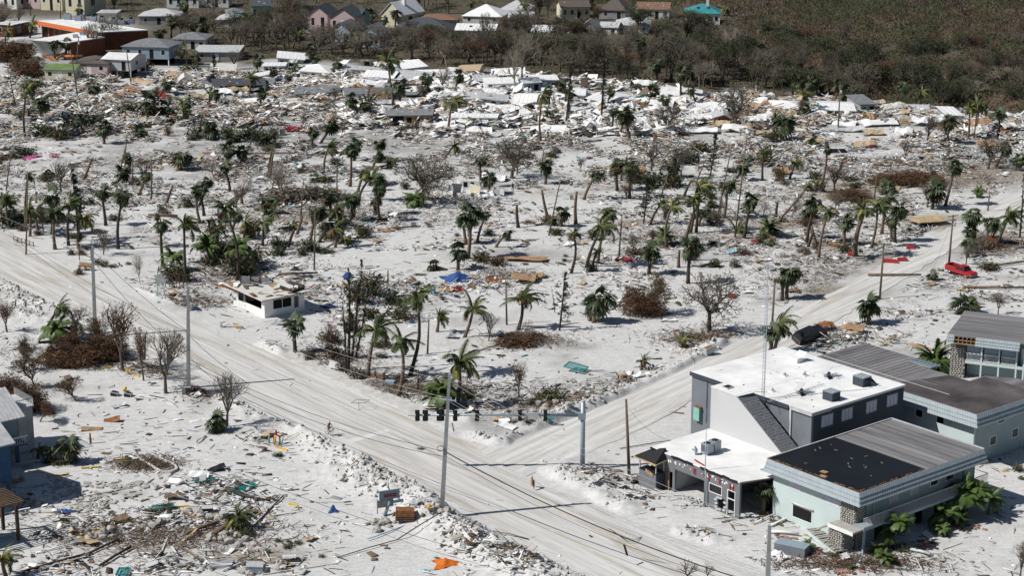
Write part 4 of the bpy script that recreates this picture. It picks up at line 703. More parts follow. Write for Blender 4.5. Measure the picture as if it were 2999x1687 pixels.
# the two-storey aqua motel
def motel():
 F=Frame(P(2161.6,1241.3,6.2));t=thing('motel_building','two-storey aqua motel with half its roof stripped black and a long railed balcony','motel',F.o,F.yaw)
 X0,X1,Y0,Y1,ZR=-11.6,-.5,.3,18.9,6.05
 w=MB();wp=F.at(1994,1269,y=Y0),F.at(2042,1325,y=Y0)
 up=[(F.at(1985,1210,y=Y0),F.at(2015,1237,y=Y0)),(F.at(2080,1250,y=Y0),F.at(2111,1277,y=Y0))]
 H=[(wp[0].x,wp[1].x,.85,2.25)]
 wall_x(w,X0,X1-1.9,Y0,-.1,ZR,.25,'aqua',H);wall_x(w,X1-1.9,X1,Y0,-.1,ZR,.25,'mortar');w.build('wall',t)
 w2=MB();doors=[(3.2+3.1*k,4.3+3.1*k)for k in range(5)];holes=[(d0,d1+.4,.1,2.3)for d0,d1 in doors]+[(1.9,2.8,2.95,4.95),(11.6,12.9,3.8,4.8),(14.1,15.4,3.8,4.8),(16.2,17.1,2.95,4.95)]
 wall_y(w2,Y0+.25,Y1,X1,-.1,ZR,.25,'aqua_dim_shade',holes);w2 .build('wall',t)
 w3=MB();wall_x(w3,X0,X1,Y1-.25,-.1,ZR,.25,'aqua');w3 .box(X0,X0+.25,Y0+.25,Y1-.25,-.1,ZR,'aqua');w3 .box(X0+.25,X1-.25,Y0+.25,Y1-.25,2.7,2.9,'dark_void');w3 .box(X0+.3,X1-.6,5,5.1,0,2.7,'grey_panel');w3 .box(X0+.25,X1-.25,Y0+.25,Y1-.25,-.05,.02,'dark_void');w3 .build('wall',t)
 # roof
 r=MB();r.box(-12.2,0,0,19.45,6.0,6.2,'roof_streak');ro=r.build('roof',t)
 yb=(F.at(2118,1111,z=6.2).y+F.at(2335,1180,z=6.2).y)/2
 q=MB();q.prism([(-12.12,.1),(-.12,.1),(-.12,yb),(-12.12,yb)],6.2,6.235,'roof_black');q.build('bare_roof_membrane',ro)
 for px,py in((2073,1188),(2070,1199)):
  c=F.at(px,py,z=6.24);q=MB();q.cbox((c.x,c.y,6.26),(.75,.6,.03),'plywood',.1);q.build('plywood_patch',ro)
 q=MB()
 for k in range(26):q.cbox((random.uniform(-12,-.2),random.choice([.2,.28,.35]),6.26),(random.uniform(.3,.9),.12,.04),'rust',random.uniform(-.15,.15))
 for k in range(14):q.cbox((random.uniform(-11,-1),random.uniform(1,yb-1),6.25),(random.uniform(.1,.6),.05,.02),'new_wood',random.uniform(0,3))
 for k in range(20):q.cbox((random.uniform(-.3,-.12),random.uniform(.2,yb),6.26),(.1,random.uniform(.3,.8),.04),'rust',0)
 s_=q.build('torn_roof_edge',ro);s_['kind']='stuff'
 for k in range(1,19):
  if k<yb:continue
  q=MB();q.box(-12.1,-.1,k-.03,k+.03,6.2,6.222,'roof_stain');q.build('roof_seam',ro)
 q=MB();q.box(-12.3,.02,19.45,19.6,6.0,6.3,'light_grey');q.box(-12.35,-12.2,0,19.45,6.0,6.3,'light_grey');q.build('roof_edge',ro)
 skirt(t,[(-12.2,0),(0,0),(0,19.45)],6.2,5.08,.62)
 q=MB();q.box(-12.7,.55,-.6,.28,5.0,5.06,'aqua_dim_shade');q.box(-.48,.55,.28,19.6,5.0,5.06,'aqua_dim_shade');q.build('soffit',t)
 # openings
 o=window_x(t,wp[0].x,wp[1].x,.85,2.25,Y0,'white_paint','dark_void',1);q=MB();q.tube([(wp[0].x-.15,Y0-.12,2.42),(wp[1].x+.15,Y0-.12,2.42)],.09,6,'offwhite');q.build('awning_roll',o)
 for a,b in up:
  q=MB();q.box(a.x,b.x,Y0-.03,Y0,b.z-.1+.0,a.z-.0,'lilac');q.build('boarded_window',t)
 for y0,y1,z0,z1 in holes[:5]:q=MB();q.box(X1-.5,X1-.3,y0,y1,z0,z1,'dark_void');q.build('unlit_doorway',t)  # near-black backing painted in for the unlit rooms
 for y0,y1,z0,z1 in(holes[5],holes[8]):q=MB();q.box(X1-.2,X1-.12,y0,y1,z0,z1,'aqua_dim_shade');d=q.build('door',t)
 for y0,y1,z0,z1 in holes[6:8]:window_y(t,y0,y1,z0,z1,X1,n=1)
 for y0,y1 in((5.2,6.6),(8.3,9.7)):
  for k in range(6):q=MB();q.box(X1+.0,X1+.04,y0+k*.24,y0+k*.24+.2,3.6,4.9,'light_grey');q.build('shutter_board',t)
  # balcony
 q=MB();q.box(-.5,1.0,-.3,19.2,2.62,2.8,'aqua_dim_shade');q.box(.98,1.04,-.3,19.2,2.55,2.86,'aqua_trim');q.build('balcony_deck',t)
 q=MB();q.box(.96,1.02,-.3,19.2,3.85,3.91,'light_grey');q.box(.97,1.01,-.3,19.2,2.92,2.96,'light_grey');q.box(-.45,1.0,19.12,19.18,3.85,3.91,'light_grey');q.build('handrail',t)
 bm_=keep(MB().box(-.018,.018,-.018,.018,0,.95,'light_grey'),'baluster')
 for k in range(100):link('baluster',bm_,t,Matrix.Translation((.99,-.25+k*.195,2.92)))
 for y in(-.2,18.9):q=MB();q.box(.82,1.02,y,y+.22,0,2.62,'aqua_trim');q.build('post',t)
 # stone end
 pl_=MB();pl_.box(-2.45,-.42,Y0-.06,Y0,-.1,5.0,'mortar');pl_.box(-.5,-.44,Y0,1.7,-.1,5.0,'mortar');pl_.box(-2.4,-.5,-1.5,-1.2,-.1,2.4,'mortar');pl_.box(-.9,-.5,-1.2,.2,-.1,2.4,'mortar');sp_=pl_.build('stone_wall',t)
 stonework(sp_,-2.4,-.45,0,4.9,y=Y0-.06);stonework(sp_,Y0,1.65,0,4.9,x=-.44);stonework(sp_,-2.4,-.5,0,2.35,y=-1.5);stonework(sp_,-1.45,.2,0,2.35,x=-.5)
 q=MB();q.box(-2.3,.95,-1.75,-.32,2.55,2.75,'concrete');q.box(-2.3,.95,-1.8,-1.75,2.4,2.8,'white_paint');q.build('landing',t)
 # the staircase fallen away from the landing
 a,b=F.at(2040,1343,z=0),F.at(2118,1397,z=0);st=MB();d=Vector((b.x-a.x,b.y-a.y,0));L=d.length;yw=math.atan2(d.y,d.x);n=13
 fs=MB()
 s1=thing('fallen_stairs','concrete stair flight fallen flat beside the stone pillar of the aqua motel','stairs',F.o,F.yaw)
 for k in range(n):
  c=a+d*(k+.5)/n;q=MB();q.cbox((c.x,c.y,.35+.05*(k%2)+.25*(1-k/n)),(L/n*.95,1.25,.12),'concrete',yw,-.25);q.build('step',s1)
 for sgn in(-1,1):
  nv=Vector((-d.y,d.x,0)).normalized()*.68*sgn;q=MB();q.slab([(*(a+nv)[:2],.62),(*(b+nv)[:2],.3),(*(b+nv*1.12)[:2],.3),(*(a+nv*1.12)[:2],.62)],.35,'aqua');q.build('stringer',s1)
 q=MB()
 for k in range(13):q.box(-5.6+k*.24,-5.6+k*.24+.26,Y0-.07,Y0-.01,.55+k*.145,.68+k*.145,'concrete')
 q.build('stair_scar',t)
 return F
MF=motel()
tri(sheet('concrete_slab',Gp([(2000,1345),(2045,1330),(2250,1445),(2190,1470)]),.06,'pavement',.1,t=.3));tri(sheet('concrete_slab',Gp([(2340,1365),(2400,1352),(2420,1368),(2372,1385)]),.07,'pavement',.05,t=.3))
# the tall white-roofed hall
def hall():
 ZR=8.4;F=Frame(P(2037.7,1040.2,ZR));t=thing('hall_building','tall dark grey flat-roofed hall with a broad white roof and torn roof machines','building',F.o,F.yaw)
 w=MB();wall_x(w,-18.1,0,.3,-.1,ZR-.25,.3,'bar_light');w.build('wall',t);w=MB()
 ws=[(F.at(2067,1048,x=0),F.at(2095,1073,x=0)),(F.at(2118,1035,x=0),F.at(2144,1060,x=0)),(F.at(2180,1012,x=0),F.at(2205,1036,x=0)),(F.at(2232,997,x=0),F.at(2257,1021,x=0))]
 wall_y(w,.6,15.4,0,-.1,ZR-.25,.3,'bar_dark_shade',[(a.y,b.y,6.3,7.65)for a,b in ws]);w.build('wall',t)
 w=MB();w.box(-18.1,-17.8,.6,15.1,-.1,ZR-.25,'bar_dark_shade');w.box(-17.8,-.3,15.1,15.4,-.1,ZR-.25,'bar_dark_shade');w.build('wall',t)
 for a,b in ws:
  o=window_y(t,a.y,b.y,6.3,7.65,-.02,'light_grey','lilac',3,'shuttered_window')
 r=MB();r.box(-18.25,.12,.2,15.5,ZR-.25,ZR,'white_roof');ro=r.build('roof',t)
 q=MB();q.box(-18.3,-3.2,.08,.2,ZR-.42,ZR+.02,'bar_dark_shade');q.build('fascia',ro);q=MB();q.box(-2.9,.15,.06,.2,ZR-.35,ZR+.03,'light_grey');q.box(.12,.2,.1,3.2,ZR-.35,ZR+.02,'light_grey');q.build('gutter',ro)
 q=MB();q.tube([(-2.9,.1,ZR-.3),(-2.85,.15,ZR-2),(-2.85,.15,4.6),(-2.0,.1,4.25)],.07,6,'white_paint');q.build('downpipe',t)
 for x in(-15.6,-12.6):q=MB();q.tube([(x,.22,3),(x,.22,ZR-.4)],.04,5,'bar_dark_shade');q.build('conduit',t)
 q=MB();q.box(-17.3,-16.4,-.15,.28,3.0,4.6,'mint');q.box(-17.3,-16.3,-.2,.28,4.6,4.66,'rust');q.build('meter_cabinet',t)
 # roof plant
 def unit(px,py,sx,sy,h,top='galvanised',nm='roof_air_handler'):
  c=F.at(px,py,z=ZR);u=MB();u.box(c.x-sx/2,c.x+sx/2,c.y-sy/2,c.y+sy/2,ZR,ZR+h,'bar_dark_shade');o=u.build(nm,ro)
  k=MB();k.box(c.x-sx/2-.04,c.x+sx/2+.04,c.y-sy/2-.04,c.y+sy/2+.04,ZR+h,ZR+h+.06,top);
  for i in range(3):k.box(c.x-sx*.35+i*sx*.3,c.x-sx*.2+i*sx*.3,c.y-sy*.3,c.y+sy*.3,ZR+h+.06,ZR+h+.1,'light_grey')
  k.build('top_panel',o);k=MB();k.box(c.x-sx/2-.03,c.x-sx/2,c.y-sy/2+.05,c.y+sy/2-.05,ZR+.05,ZR+h,'galvanised');k.build('side_panel',o);return c,o
 c,o=unit(2168,968,1.5,1.4,1.0);q=MB();q.slab([(c.x+.5,c.y-.7,ZR+1.05),(c.x+1.1,c.y+.1,ZR+.7),(c.x+1.2,c.y+1.2,ZR+.15),(c.x+.4,c.y+.7,ZR+1.05)],.05,'black');q.build('bent_cover',o)
 unit(2091,1005,1.4,1.3,.95)
 for px,py in((2081,948),(2012,990)):
  c=F.at(px,py,z=ZR);h=MB();h.tube([(c.x,c.y,ZR),(c.x,c.y,ZR+.5)],.4,8,'galvanised');h.slab([(c.x-.6,c.y-.4,ZR+.3),(c.x+.3,c.y-.5,ZR+.5),(c.x+.4,c.y+.4,ZR+1.3),(c.x-.4,c.y+.4,ZR+1.2)],.06,'light_grey');o=h.build('torn_exhaust_hood',ro)
  k=MB()
  for i in range(6):k.tube([(c.x+.3,c.y-.1+i*.25,ZR+.3),(c.x+1.2,c.y-.1+i*.25,ZR+.3)],.02,4,'galvanised')
  for sx in(.3,1.2):k.tube([(c.x+sx,c.y-.1,ZR+.3),(c.x+sx,c.y+1.2,ZR+.3)],.03,4,'galvanised');k.tube([(c.x+sx,c.y+.5,ZR),(c.x+sx,c.y+.5,ZR+.3)],.03,4,'galvanised')
  k.build('pipe_rack',o);k=MB();k.slab([(c.x+.5,c.y-.6,ZR+.3),(c.x+.9,c.y-.7,ZR+.05),(c.x+.95,c.y-.1,ZR+.1),(c.x+.5,c.y-.1,ZR+.35)],.04,'black');k.build('loose_flap',o)
 for px,py,s in((1974,946,.35),(2023,945,.4),(1943,985,.3)):
  c=F.at(px,py,z=ZR);h=MB();h.box(c.x-s,c.x+s,c.y-s,c.y+s,ZR,ZR+.08,'white_paint');h.tube([(c.x,c.y,ZR+.08),(c.x,c.y,ZR+.35)],s*.45,8,'galvanised');h.build('roof_vent',ro)
 c=F.at(2003,910,z=ZR);h=MB();h.box(c.x-.6,c.x+.6,c.y-.5,c.y+.5,ZR,ZR+.55,'white_paint');h.slab([(c.x-.6,c.y+.5,ZR+.56),(c.x+.6,c.y+.5,ZR+.56),(c.x+.7,c.y+1.0,ZR+1.1),(c.x-.5,c.y+1.0,ZR+1.1)],.06,'white_metal');h.build('roof_hatch',ro)
 q=MB()
 for k in range(46):q.cbox((random.uniform(-17.5,-.5),random.uniform(.8,15),ZR+.012),(random.uniform(.05,.5),random.uniform(.03,.12),.02),random.choice(['light_grey','grey_panel','old_wood','black']),random.uniform(0,3))
 s_=q.build('roof_litter',ro);s_['kind']='stuff'
 q=MB();a,b=F.at(1932,1015,z=ZR),F.at(2072,970,z=ZR)
 for s in(-.12,.12):q.tube([(a.x+s,a.y,ZR+.2),(b.x+s,b.y,ZR+.2)],.02,4,'galvanised')
 for i in range(18):p=a.lerp(b,i/17);q.tube([(p.x-.12,p.y,ZR+.2),(p.x+.12,p.y,ZR+.2)],.018,4,'galvanised')
 q.build('fallen_ladder',ro)
 q=MB();a,b=F.at(1865,972,z=ZR),F.at(1990,893,z=ZR);q.box(-18.2,.05,7.8,7.83,ZR,ZR+.012,'light_grey');q.box(-9,-8.97,.3,15.4,ZR,ZR+.012,'light_grey');q.build('roof_seam',ro)
 q=MB();c=F.at(1918,988,z=ZR);q.cbox((c.x-.3,c.y,ZR+.01),(1.3,.12,.01),'rust',.8);q.build('rust_streak',ro)
 return F
HF=hall()
# stair tower with the slanted shingle back, and the lattice aerial
def shop():
 ZR=4.2;F=Frame(P(1860,1212.6,ZR));t=thing('shop_building','low grey shop with a white roof, broken garage front and red letters','shop',F.o,F.yaw)
 XL=-13.1;holes=[(-10.45,-9.75,0,2.3),(-9.4,-4.95,-.1,2.78),(-4.3,-2.4,1.85,2.85),(-3.1,-1.9,.35,1.6),(-1.65,-.5,.1,2.9)]
 w=MB();wall_x(w,XL,.1,0,-.1,ZR-.12,.25,'bar_front',holes);fw=w.build('front_wall',t)
 w=MB();w.box(XL,XL+.2,.25,9,-.1,ZR-.12,'bar_front');w.box(XL+.2,1.2,11.2,11.4,0,ZR-.12,'grey_panel');w.box(-9.8,-9.65,.25,8,0,ZR-.12,'light_grey');w.box(-4.85,-4.7,.25,8,0,ZR-.12,'grey_panel');w.box(XL+.2,1.3,.25,11.2,-.03,.03,'concrete');w.box(-.1,.15,3.6,11.2,0,ZR-.12,'bar_dark_shade');w.build('inner_walls',t)
 r=MB();r.prism([(XL-.1,-.05),(.1,-.05),(1.36,3.54),(1.3,12.4),(XL-.4,12.4)],ZR-.12,ZR,'white_roof');ro=r.build('roof',t)
 q=MB()
 for k in range(12):
  if random.random()<.85:q.cbox((XL+.5+k*1.08,-.12,ZR-.02-random.random()*.1),(1.0,.12,.2),'black',random.uniform(-.06,.06),random.uniform(-.08,.08))
 for k in range(9):q.cbox((.5+k*.1,.3+k*.38,ZR-.1),(.1,.4,.14),'dark_wood',-.3)
 q.build('torn_fascia',ro)
 for h in(holes[2],):window_x(t,h[0],h[1],h[2],h[3],0,'white_paint','glass',1)
 q=MB();q.box(-1.65,-1.58,-.03,.08,.1,2.9,'white_paint');q.box(-.57,-.5,-.03,.08,.1,2.9,'white_paint');q.box(-1.58,-.57,-.03,.08,2.83,2.9,'white_paint');q.box(-1.58,-.57,-.03,.08,1.9,1.97,'white_paint');q.build('door_frame',t)
 # broken block edges round the hole, each block on its own
 bl=keep(MB().box(-.19,.19,-.1,.1,-.09,.09,'light_grey'),'block')
 for x,z in[(-3.15,.5),(-3.1,.9),(-3.2,1.3),(-2.9,1.6),(-2.5,1.62),(-1.9,1.3),(-1.85,.8),(-2.0,.45),(-2.6,.35),(-3.0,.3)]:link('block',bl,t,Matrix.Translation((x,-.02,z))@Matrix.Rotation(random.uniform(-.3,.3),4,'Y'))
 for k in range(34):
  x,y=random.gauss(-6.3,1.1),-abs(random.gauss(0,.7))+.2;o=link('concrete_block',bl,None);o.matrix_world=Matrix.Translation(F.o+F.a*x+F.b*y+Vector((0,0,.1+random.random()*.35*math.exp(-abs(x+6)/1.5))))@Matrix.Rotation(random.uniform(0,6),4,'Z')@Matrix.Rotation(random.uniform(-.8,.8),4,'X')
  tag(o,'loose concrete block in the rubble at the broken garage front of the grey shop','block','blocks at the shop front')
  # small pock marks where letters fell, then the letters left
 q=MB()
 for k in range(26):x=random.uniform(-10.5,-.3);q.box(x,x+random.uniform(.05,.22),-.015,0,3.25+random.random()*.5,3.3+random.random()*.55,'white_paint')
 m_=q.build('letter_scars',fw)
 for ch,px,py,sc,rot in(('E',1747.5,1187,.72,0),('S',1772,1197,.5,.15),('T',1784.5,1203,.66,0),('T',1810.5,1213.5,.66,0),('N',1840.5,1227.5,.72,0)):
  c=F.at(px,py,y=-.03);o=letters(ch,sc*1.2,'red',fw,'letter')
  o.matrix_local=Matrix.Translation((c.x,-.05,c.z))@Matrix.Rotation(R(90),4,'X')@Matrix.Rotation(rot,4,'Z');o['label']='red letter '+ch
  # ticket booth at the left end
 b=thing('ticket_booth','grey ticket booth with a ripped open roof at the left end of the grey shop','booth',F.o,F.yaw);x0,x1,y0,y1=-13.5,-10.9,-1.35,-.1
 q=MB();q.box(x0,x1,y0,y0+.15,-.1,2.0,'bar_front');q.box(x1-.15,x1,y0+.15,y1,-.1,2.0,'bar_dark_shade');q.box(x0,x0+.15,y0+.15,y1,-.1,2.0,'bar_front');q.build('wall',b);q=MB();q.box(x0-.05,x1+.05,y0-.05,y1,2.0,2.08,'black');q.build('counter',b)
 for x,y in((x0,y0),(x1-.1,y0),(x0,y1-.1),(x1-.1,y1-.1)):q=MB();q.box(x,x+.1,y,y+.1,2.08,3.3,'light_grey');q.build('post',b)
 q=MB();q.slab([(x0-.4,y0-.4,3.35),(x1+.3,y0-.4,3.25),(x1+.3,y1+.6,3.6),(x0-.4,y1+.6,3.5)],.12,'new_wood');q.add([(x0-.4,y0-.4,3.42),(x1+.2,y0-.3,3.4),(x1-.3,y1+.4,4.6),(x0-.2,y1+.6,3.7)],[(0,1,2,3)],'black');q.add([(x1+.2,y0-.3,3.38),(x1+.3,y1+.5,3.6),(x1-.3,y1+.4,4.6)],[(0,1,2)],'black');q.build('torn_roof',b)
 q=MB();q.cbox((x1-1,y0-.05,1.95),(1.2,.05,.4),'plywood',0,.2);q.box(x1+.1,x1+.25,-.1,.0,0,2.4,'old_wood');q.box(x1+.6,x1+.75,-.1,.0,0,2.3,'plywood');q.build('broken_boards',b)
 # roof things
 for dx in(0,1.25):
  c=F.at(1779+dx*15,1143-dx*6,z=ZR);k=thing('air_conditioner',('left' if dx==0 else 'right')+' dark grey condenser of the pair on the white shop roof','air conditioner',F.o,F.yaw,'condensers on the shop roof')
  q=MB();q.box(c.x-.48,c.x+.48,c.y-.48,c.y+.48,ZR+.3,ZR+1.2,'galvanised');q.box(c.x-.5,c.x+.5,c.y-.5,c.y+.5,ZR+1.2,ZR+1.26,'grey_panel');q.build('casing',k);q=MB();q.tube([(c.x,c.y,ZR+1.2),(c.x,c.y,ZR+1.3)],.36,12,'black');q.build('fan_guard',k)
  q=MB()
  for i in range(5):q.box(c.x-.5,c.x-.485,c.y-.4+i*.17,c.y-.3+i*.17,ZR+.4,ZR+1.1,'bar_dark_shade');q.box(c.x-.4+i*.17,c.x-.3+i*.17,c.y-.5,c.y-.485,ZR+.4,ZR+1.1,'bar_dark_shade')
  q.build('grille',k);q=MB()
  for sx in(-.4,.4):
   for sy in(-.4,.4):q.box(c.x+sx-.03,c.x+sx+.03,c.y+sy-.03,c.y+sy+.03,ZR,ZR+.3,'galvanised')
  q.box(c.x-.5,c.x+.5,c.y-.45,c.y-.38,ZR+.22,ZR+.3,'galvanised');q.build('stand',k)
 c=F.at(1751,1145,z=ZR);q=MB();q.tube([(c.x,c.y,ZR),(c.x,c.y,ZR+.5),(c.x-.3,c.y-.1,ZR+.75)],[.12,.2,.3],8,'galvanised');q.build('roof_vent',ro)
 # stair tower
 s=thing('stair_tower','white stair tower with a slanted dark shingle back between the shop and the hall','tower',F.o,F.yaw)
 tl,tr2,br_=F.at(1789,977.6,y=8.95),F.at(1854,992.7,y=8.95),F.at(1975,1142,y=8.95);y0,y1=8.95,11.3;zt=(tl.z+tr2 .z)/2
 q=MB();V=[(tl.x,ZR-.05),(br_.x,ZR-.05),(tr2 .x,zt),(tl.x,zt)];q.add([(v[0],y0,v[1])for v in V]+[(v[0],y1,v[1])for v in V],[(0,1,2,3),(7,6,5,4),(3,2,6,7),(0,3,7,4)],'tower_paint');q.build('wall',s)
 q=MB();d=Vector((br_.x-tr2 .x,0,ZR-zt));q.slab([(tr2 .x,y0-.08,zt+.06),(tr2 .x,y1+.05,zt+.06),(br_.x,y1+.05,ZR+.06),(br_.x,y0-.08,ZR+.06)][::-1],.1,'shingle_grey');so=q.build('shingle_roof',s)
 sh=keep(MB().box(0,.34,0,.32,0,.02,'shingle_dark').box(0,.33,0,.3,.02,.03,'shingle_grey'),'shingle');L=d.length;an=math.atan2(-(ZR-zt),br_.x-tr2 .x);k=0
 for i in range(int(L/.36)):
  for j in range(7):
   if random.random()<.22:continue
   link('shingle',sh,so,Matrix.Translation((tr2 .x,y0-.05,zt+.07))@Matrix.Rotation(an,4,'Y')@Matrix.Translation((i*.36,.02+j*.335-(i%2)*.12+.1,.0)))
 q=MB();q.prism([(tl.x-.05,y0-.05),(tr2 .x+.3,y0-.05),(tr2 .x+.5,y1-.3),(tr2 .x+.2,y1+.05),(tl.x-.05,y1+.05)],zt,zt+.08,'white_paint');q.build('cap',s);q=MB();q.box(tl.x+1.0,tl.x+1.9,y0+.6,y0+1.6,zt+.08,zt+.22,'light_grey');q.box(tl.x+1.1,tl.x+1.8,y0+.7,y0+1.5,zt+.22,zt+.25,'black');q.build('skylight',s)
 # lattice mast
 c=F.at(1918,1058,y=12.0);m=thing('lattice_mast','thin lattice aerial mast standing against the grey wall of the hall','mast',F.o,F.yaw);bz=c.z;
 bx,by=c.x,12.0;top=21.2;q=MB();L3=[(-.16,-.1),(.16,-.1),(0,.18)]
 for a,b in L3:q.tube([(bx+a,by+b,4.3),(bx+a*.8,by+b*.8,top)],.022,4,'galvanised')
 q.build('legs',m);q=MB();z=4.4;i=0
 while z<top-.4:
  for j in range(3):a,b=L3[j],L3[(j+1)%3];q.tube([(bx+a[0],by+a[1],z),(bx+b[0]*.95,by+b[1]*.95,z+.4)],.011,3,'galvanised',cap=False)
  z+=.4
 q.build('bracing',m);q=MB();q.box(bx-.45,bx+.45,by-.2,by+.4,4.2,4.9,'rust');q.build('base_box',m)
 q=MB();q.tube([(bx,by,top),(bx,by,top+2.6)],.02,4,'galvanised');q.build('aerial',m)
 c=F.at(1773,1235,y=-.3);q=MB();q.tube([(c.x,-.35,0),(c.x,-.35,8.2)],.05,6,'galvanised');q.tube([(c.x+.12,-.35,0),(c.x+.12,-.35,4.2)],.04,6,'galvanised');q.tube([(c.x,-.35,8.2),(c.x,-.35,11)],.015,4,'galvanised');o=q.build('antenna_pole');o.location=F.o;o.rotation_euler=(0,0,F.yaw);tag(o,'thin metal aerial pole in front of the red letters of the grey shop','pole')
 q=MB();q.cbox((-6.3,.5,ZR+.12),(1.6,.12,.1),'red',-.1,.1);o=q.build('red_metal_strip');o.location=F.o;o.rotation_euler=(0,0,F.yaw);tag(o,'bent red metal strip on the front edge of the white shop roof','metal strip')
 return F
SF=shop()
# long streaky-roofed wings behind
def long_wing():
 F=Frame(P(2453,1042.7,6.2));t=thing('motel_wing','long low motel wing with streaked grey roof behind the white-roofed hall','motel',F.o,F.yaw);ZR=6.2
 poly=[(-25.2,0),(.2,0),(.2,14),(-5,14),(-7.75,11.85),(-7.75,9.0),(-16.8,9.0),(-16.8,11.1),(-25.2,11.1)]
 r=MB();r.prism(poly,ZR-.2,ZR,'roof_streak_b');ro=r.build('roof',t)
 q=MB();q.prism([(-13,.2),(.05,.2),(.05,11.6),(-7.5,11.6),(-7.5,8.9),(-10.5,8.9)],ZR,ZR+.02,'roof_stain');q.build('stained_membrane',ro)
 q=MB();q.box(-24.8,-6,3.1,3.25,ZR,ZR+.03,'light_grey');q.box(-24.8,-9,4.7,4.85,ZR,ZR+.03,'shingle_grey');q.build('roof_strip',ro)
 for k in range(1,16):q=MB();q.box(-25+k*.75,-24.93+k*.75,.2,10.8 if k<11 else 8.8,ZR,ZR+.022,'roof_stain');q.build('roof_seam',ro)
 w=MB();wall_x(w,-24.8,-.3,.45,-.1,ZR-.2,.25,'aqua',[(-8.5,-7.4,3.6,4.8),(-5.5,-4.4,3.6,4.8)]);w.build('wall',t)
 w=MB();hs=[(4.6,5.9,3.9,5.0),(3.4,4.6,1.6,2.7),(7.4,8.6,1.6,2.7)];wall_y(w,.7,13.8,-.3,-.1,ZR-.2,.25,'aqua_dim_shade',hs);w.build('wall',t);w=MB();w.box(-24.8,-24.5,.7,10.6,-.1,ZR-.2,'aqua');w.box(-16.8,-8,8.6,8.8,-.1,ZR-.2,'aqua');w.box(-24.5,-17,10.4,10.6,-.1,ZR-.2,'aqua');w.box(-7.5,-.5,11.5,11.7,-.1,ZR-.2,'aqua');w.build('wall',t)
 for h in hs:window_y(t,h[0],h[1],h[2],h[3],-.3,n=1)
 for h in((-8.5,-7.4,3.6,4.8),(-5.5,-4.4,3.6,4.8)):window_x(t,*h,.45,n=1)
 skirt(t,[(-25.2,0),(.2,0),(.2,14)],ZR,ZR-1.25,.6,'aqua_roof',3)
 q=MB();q.slab([(-17.2,11.3,ZR-.1),(-13.6,11.3,ZR-.1),(-13.6,9.3,ZR+.05),(-17.2,9.3,ZR+.05)][::-1],.1,'aqua_roof');o=q.build('awning',t)
 for k in range(7):q=MB();q.box(-17.1+k*.55,-17.0+k*.55,9.3,11.3,ZR,ZR+.07,'aqua_trim');q.build('awning_rib',o)
 return F
LF=long_wing()
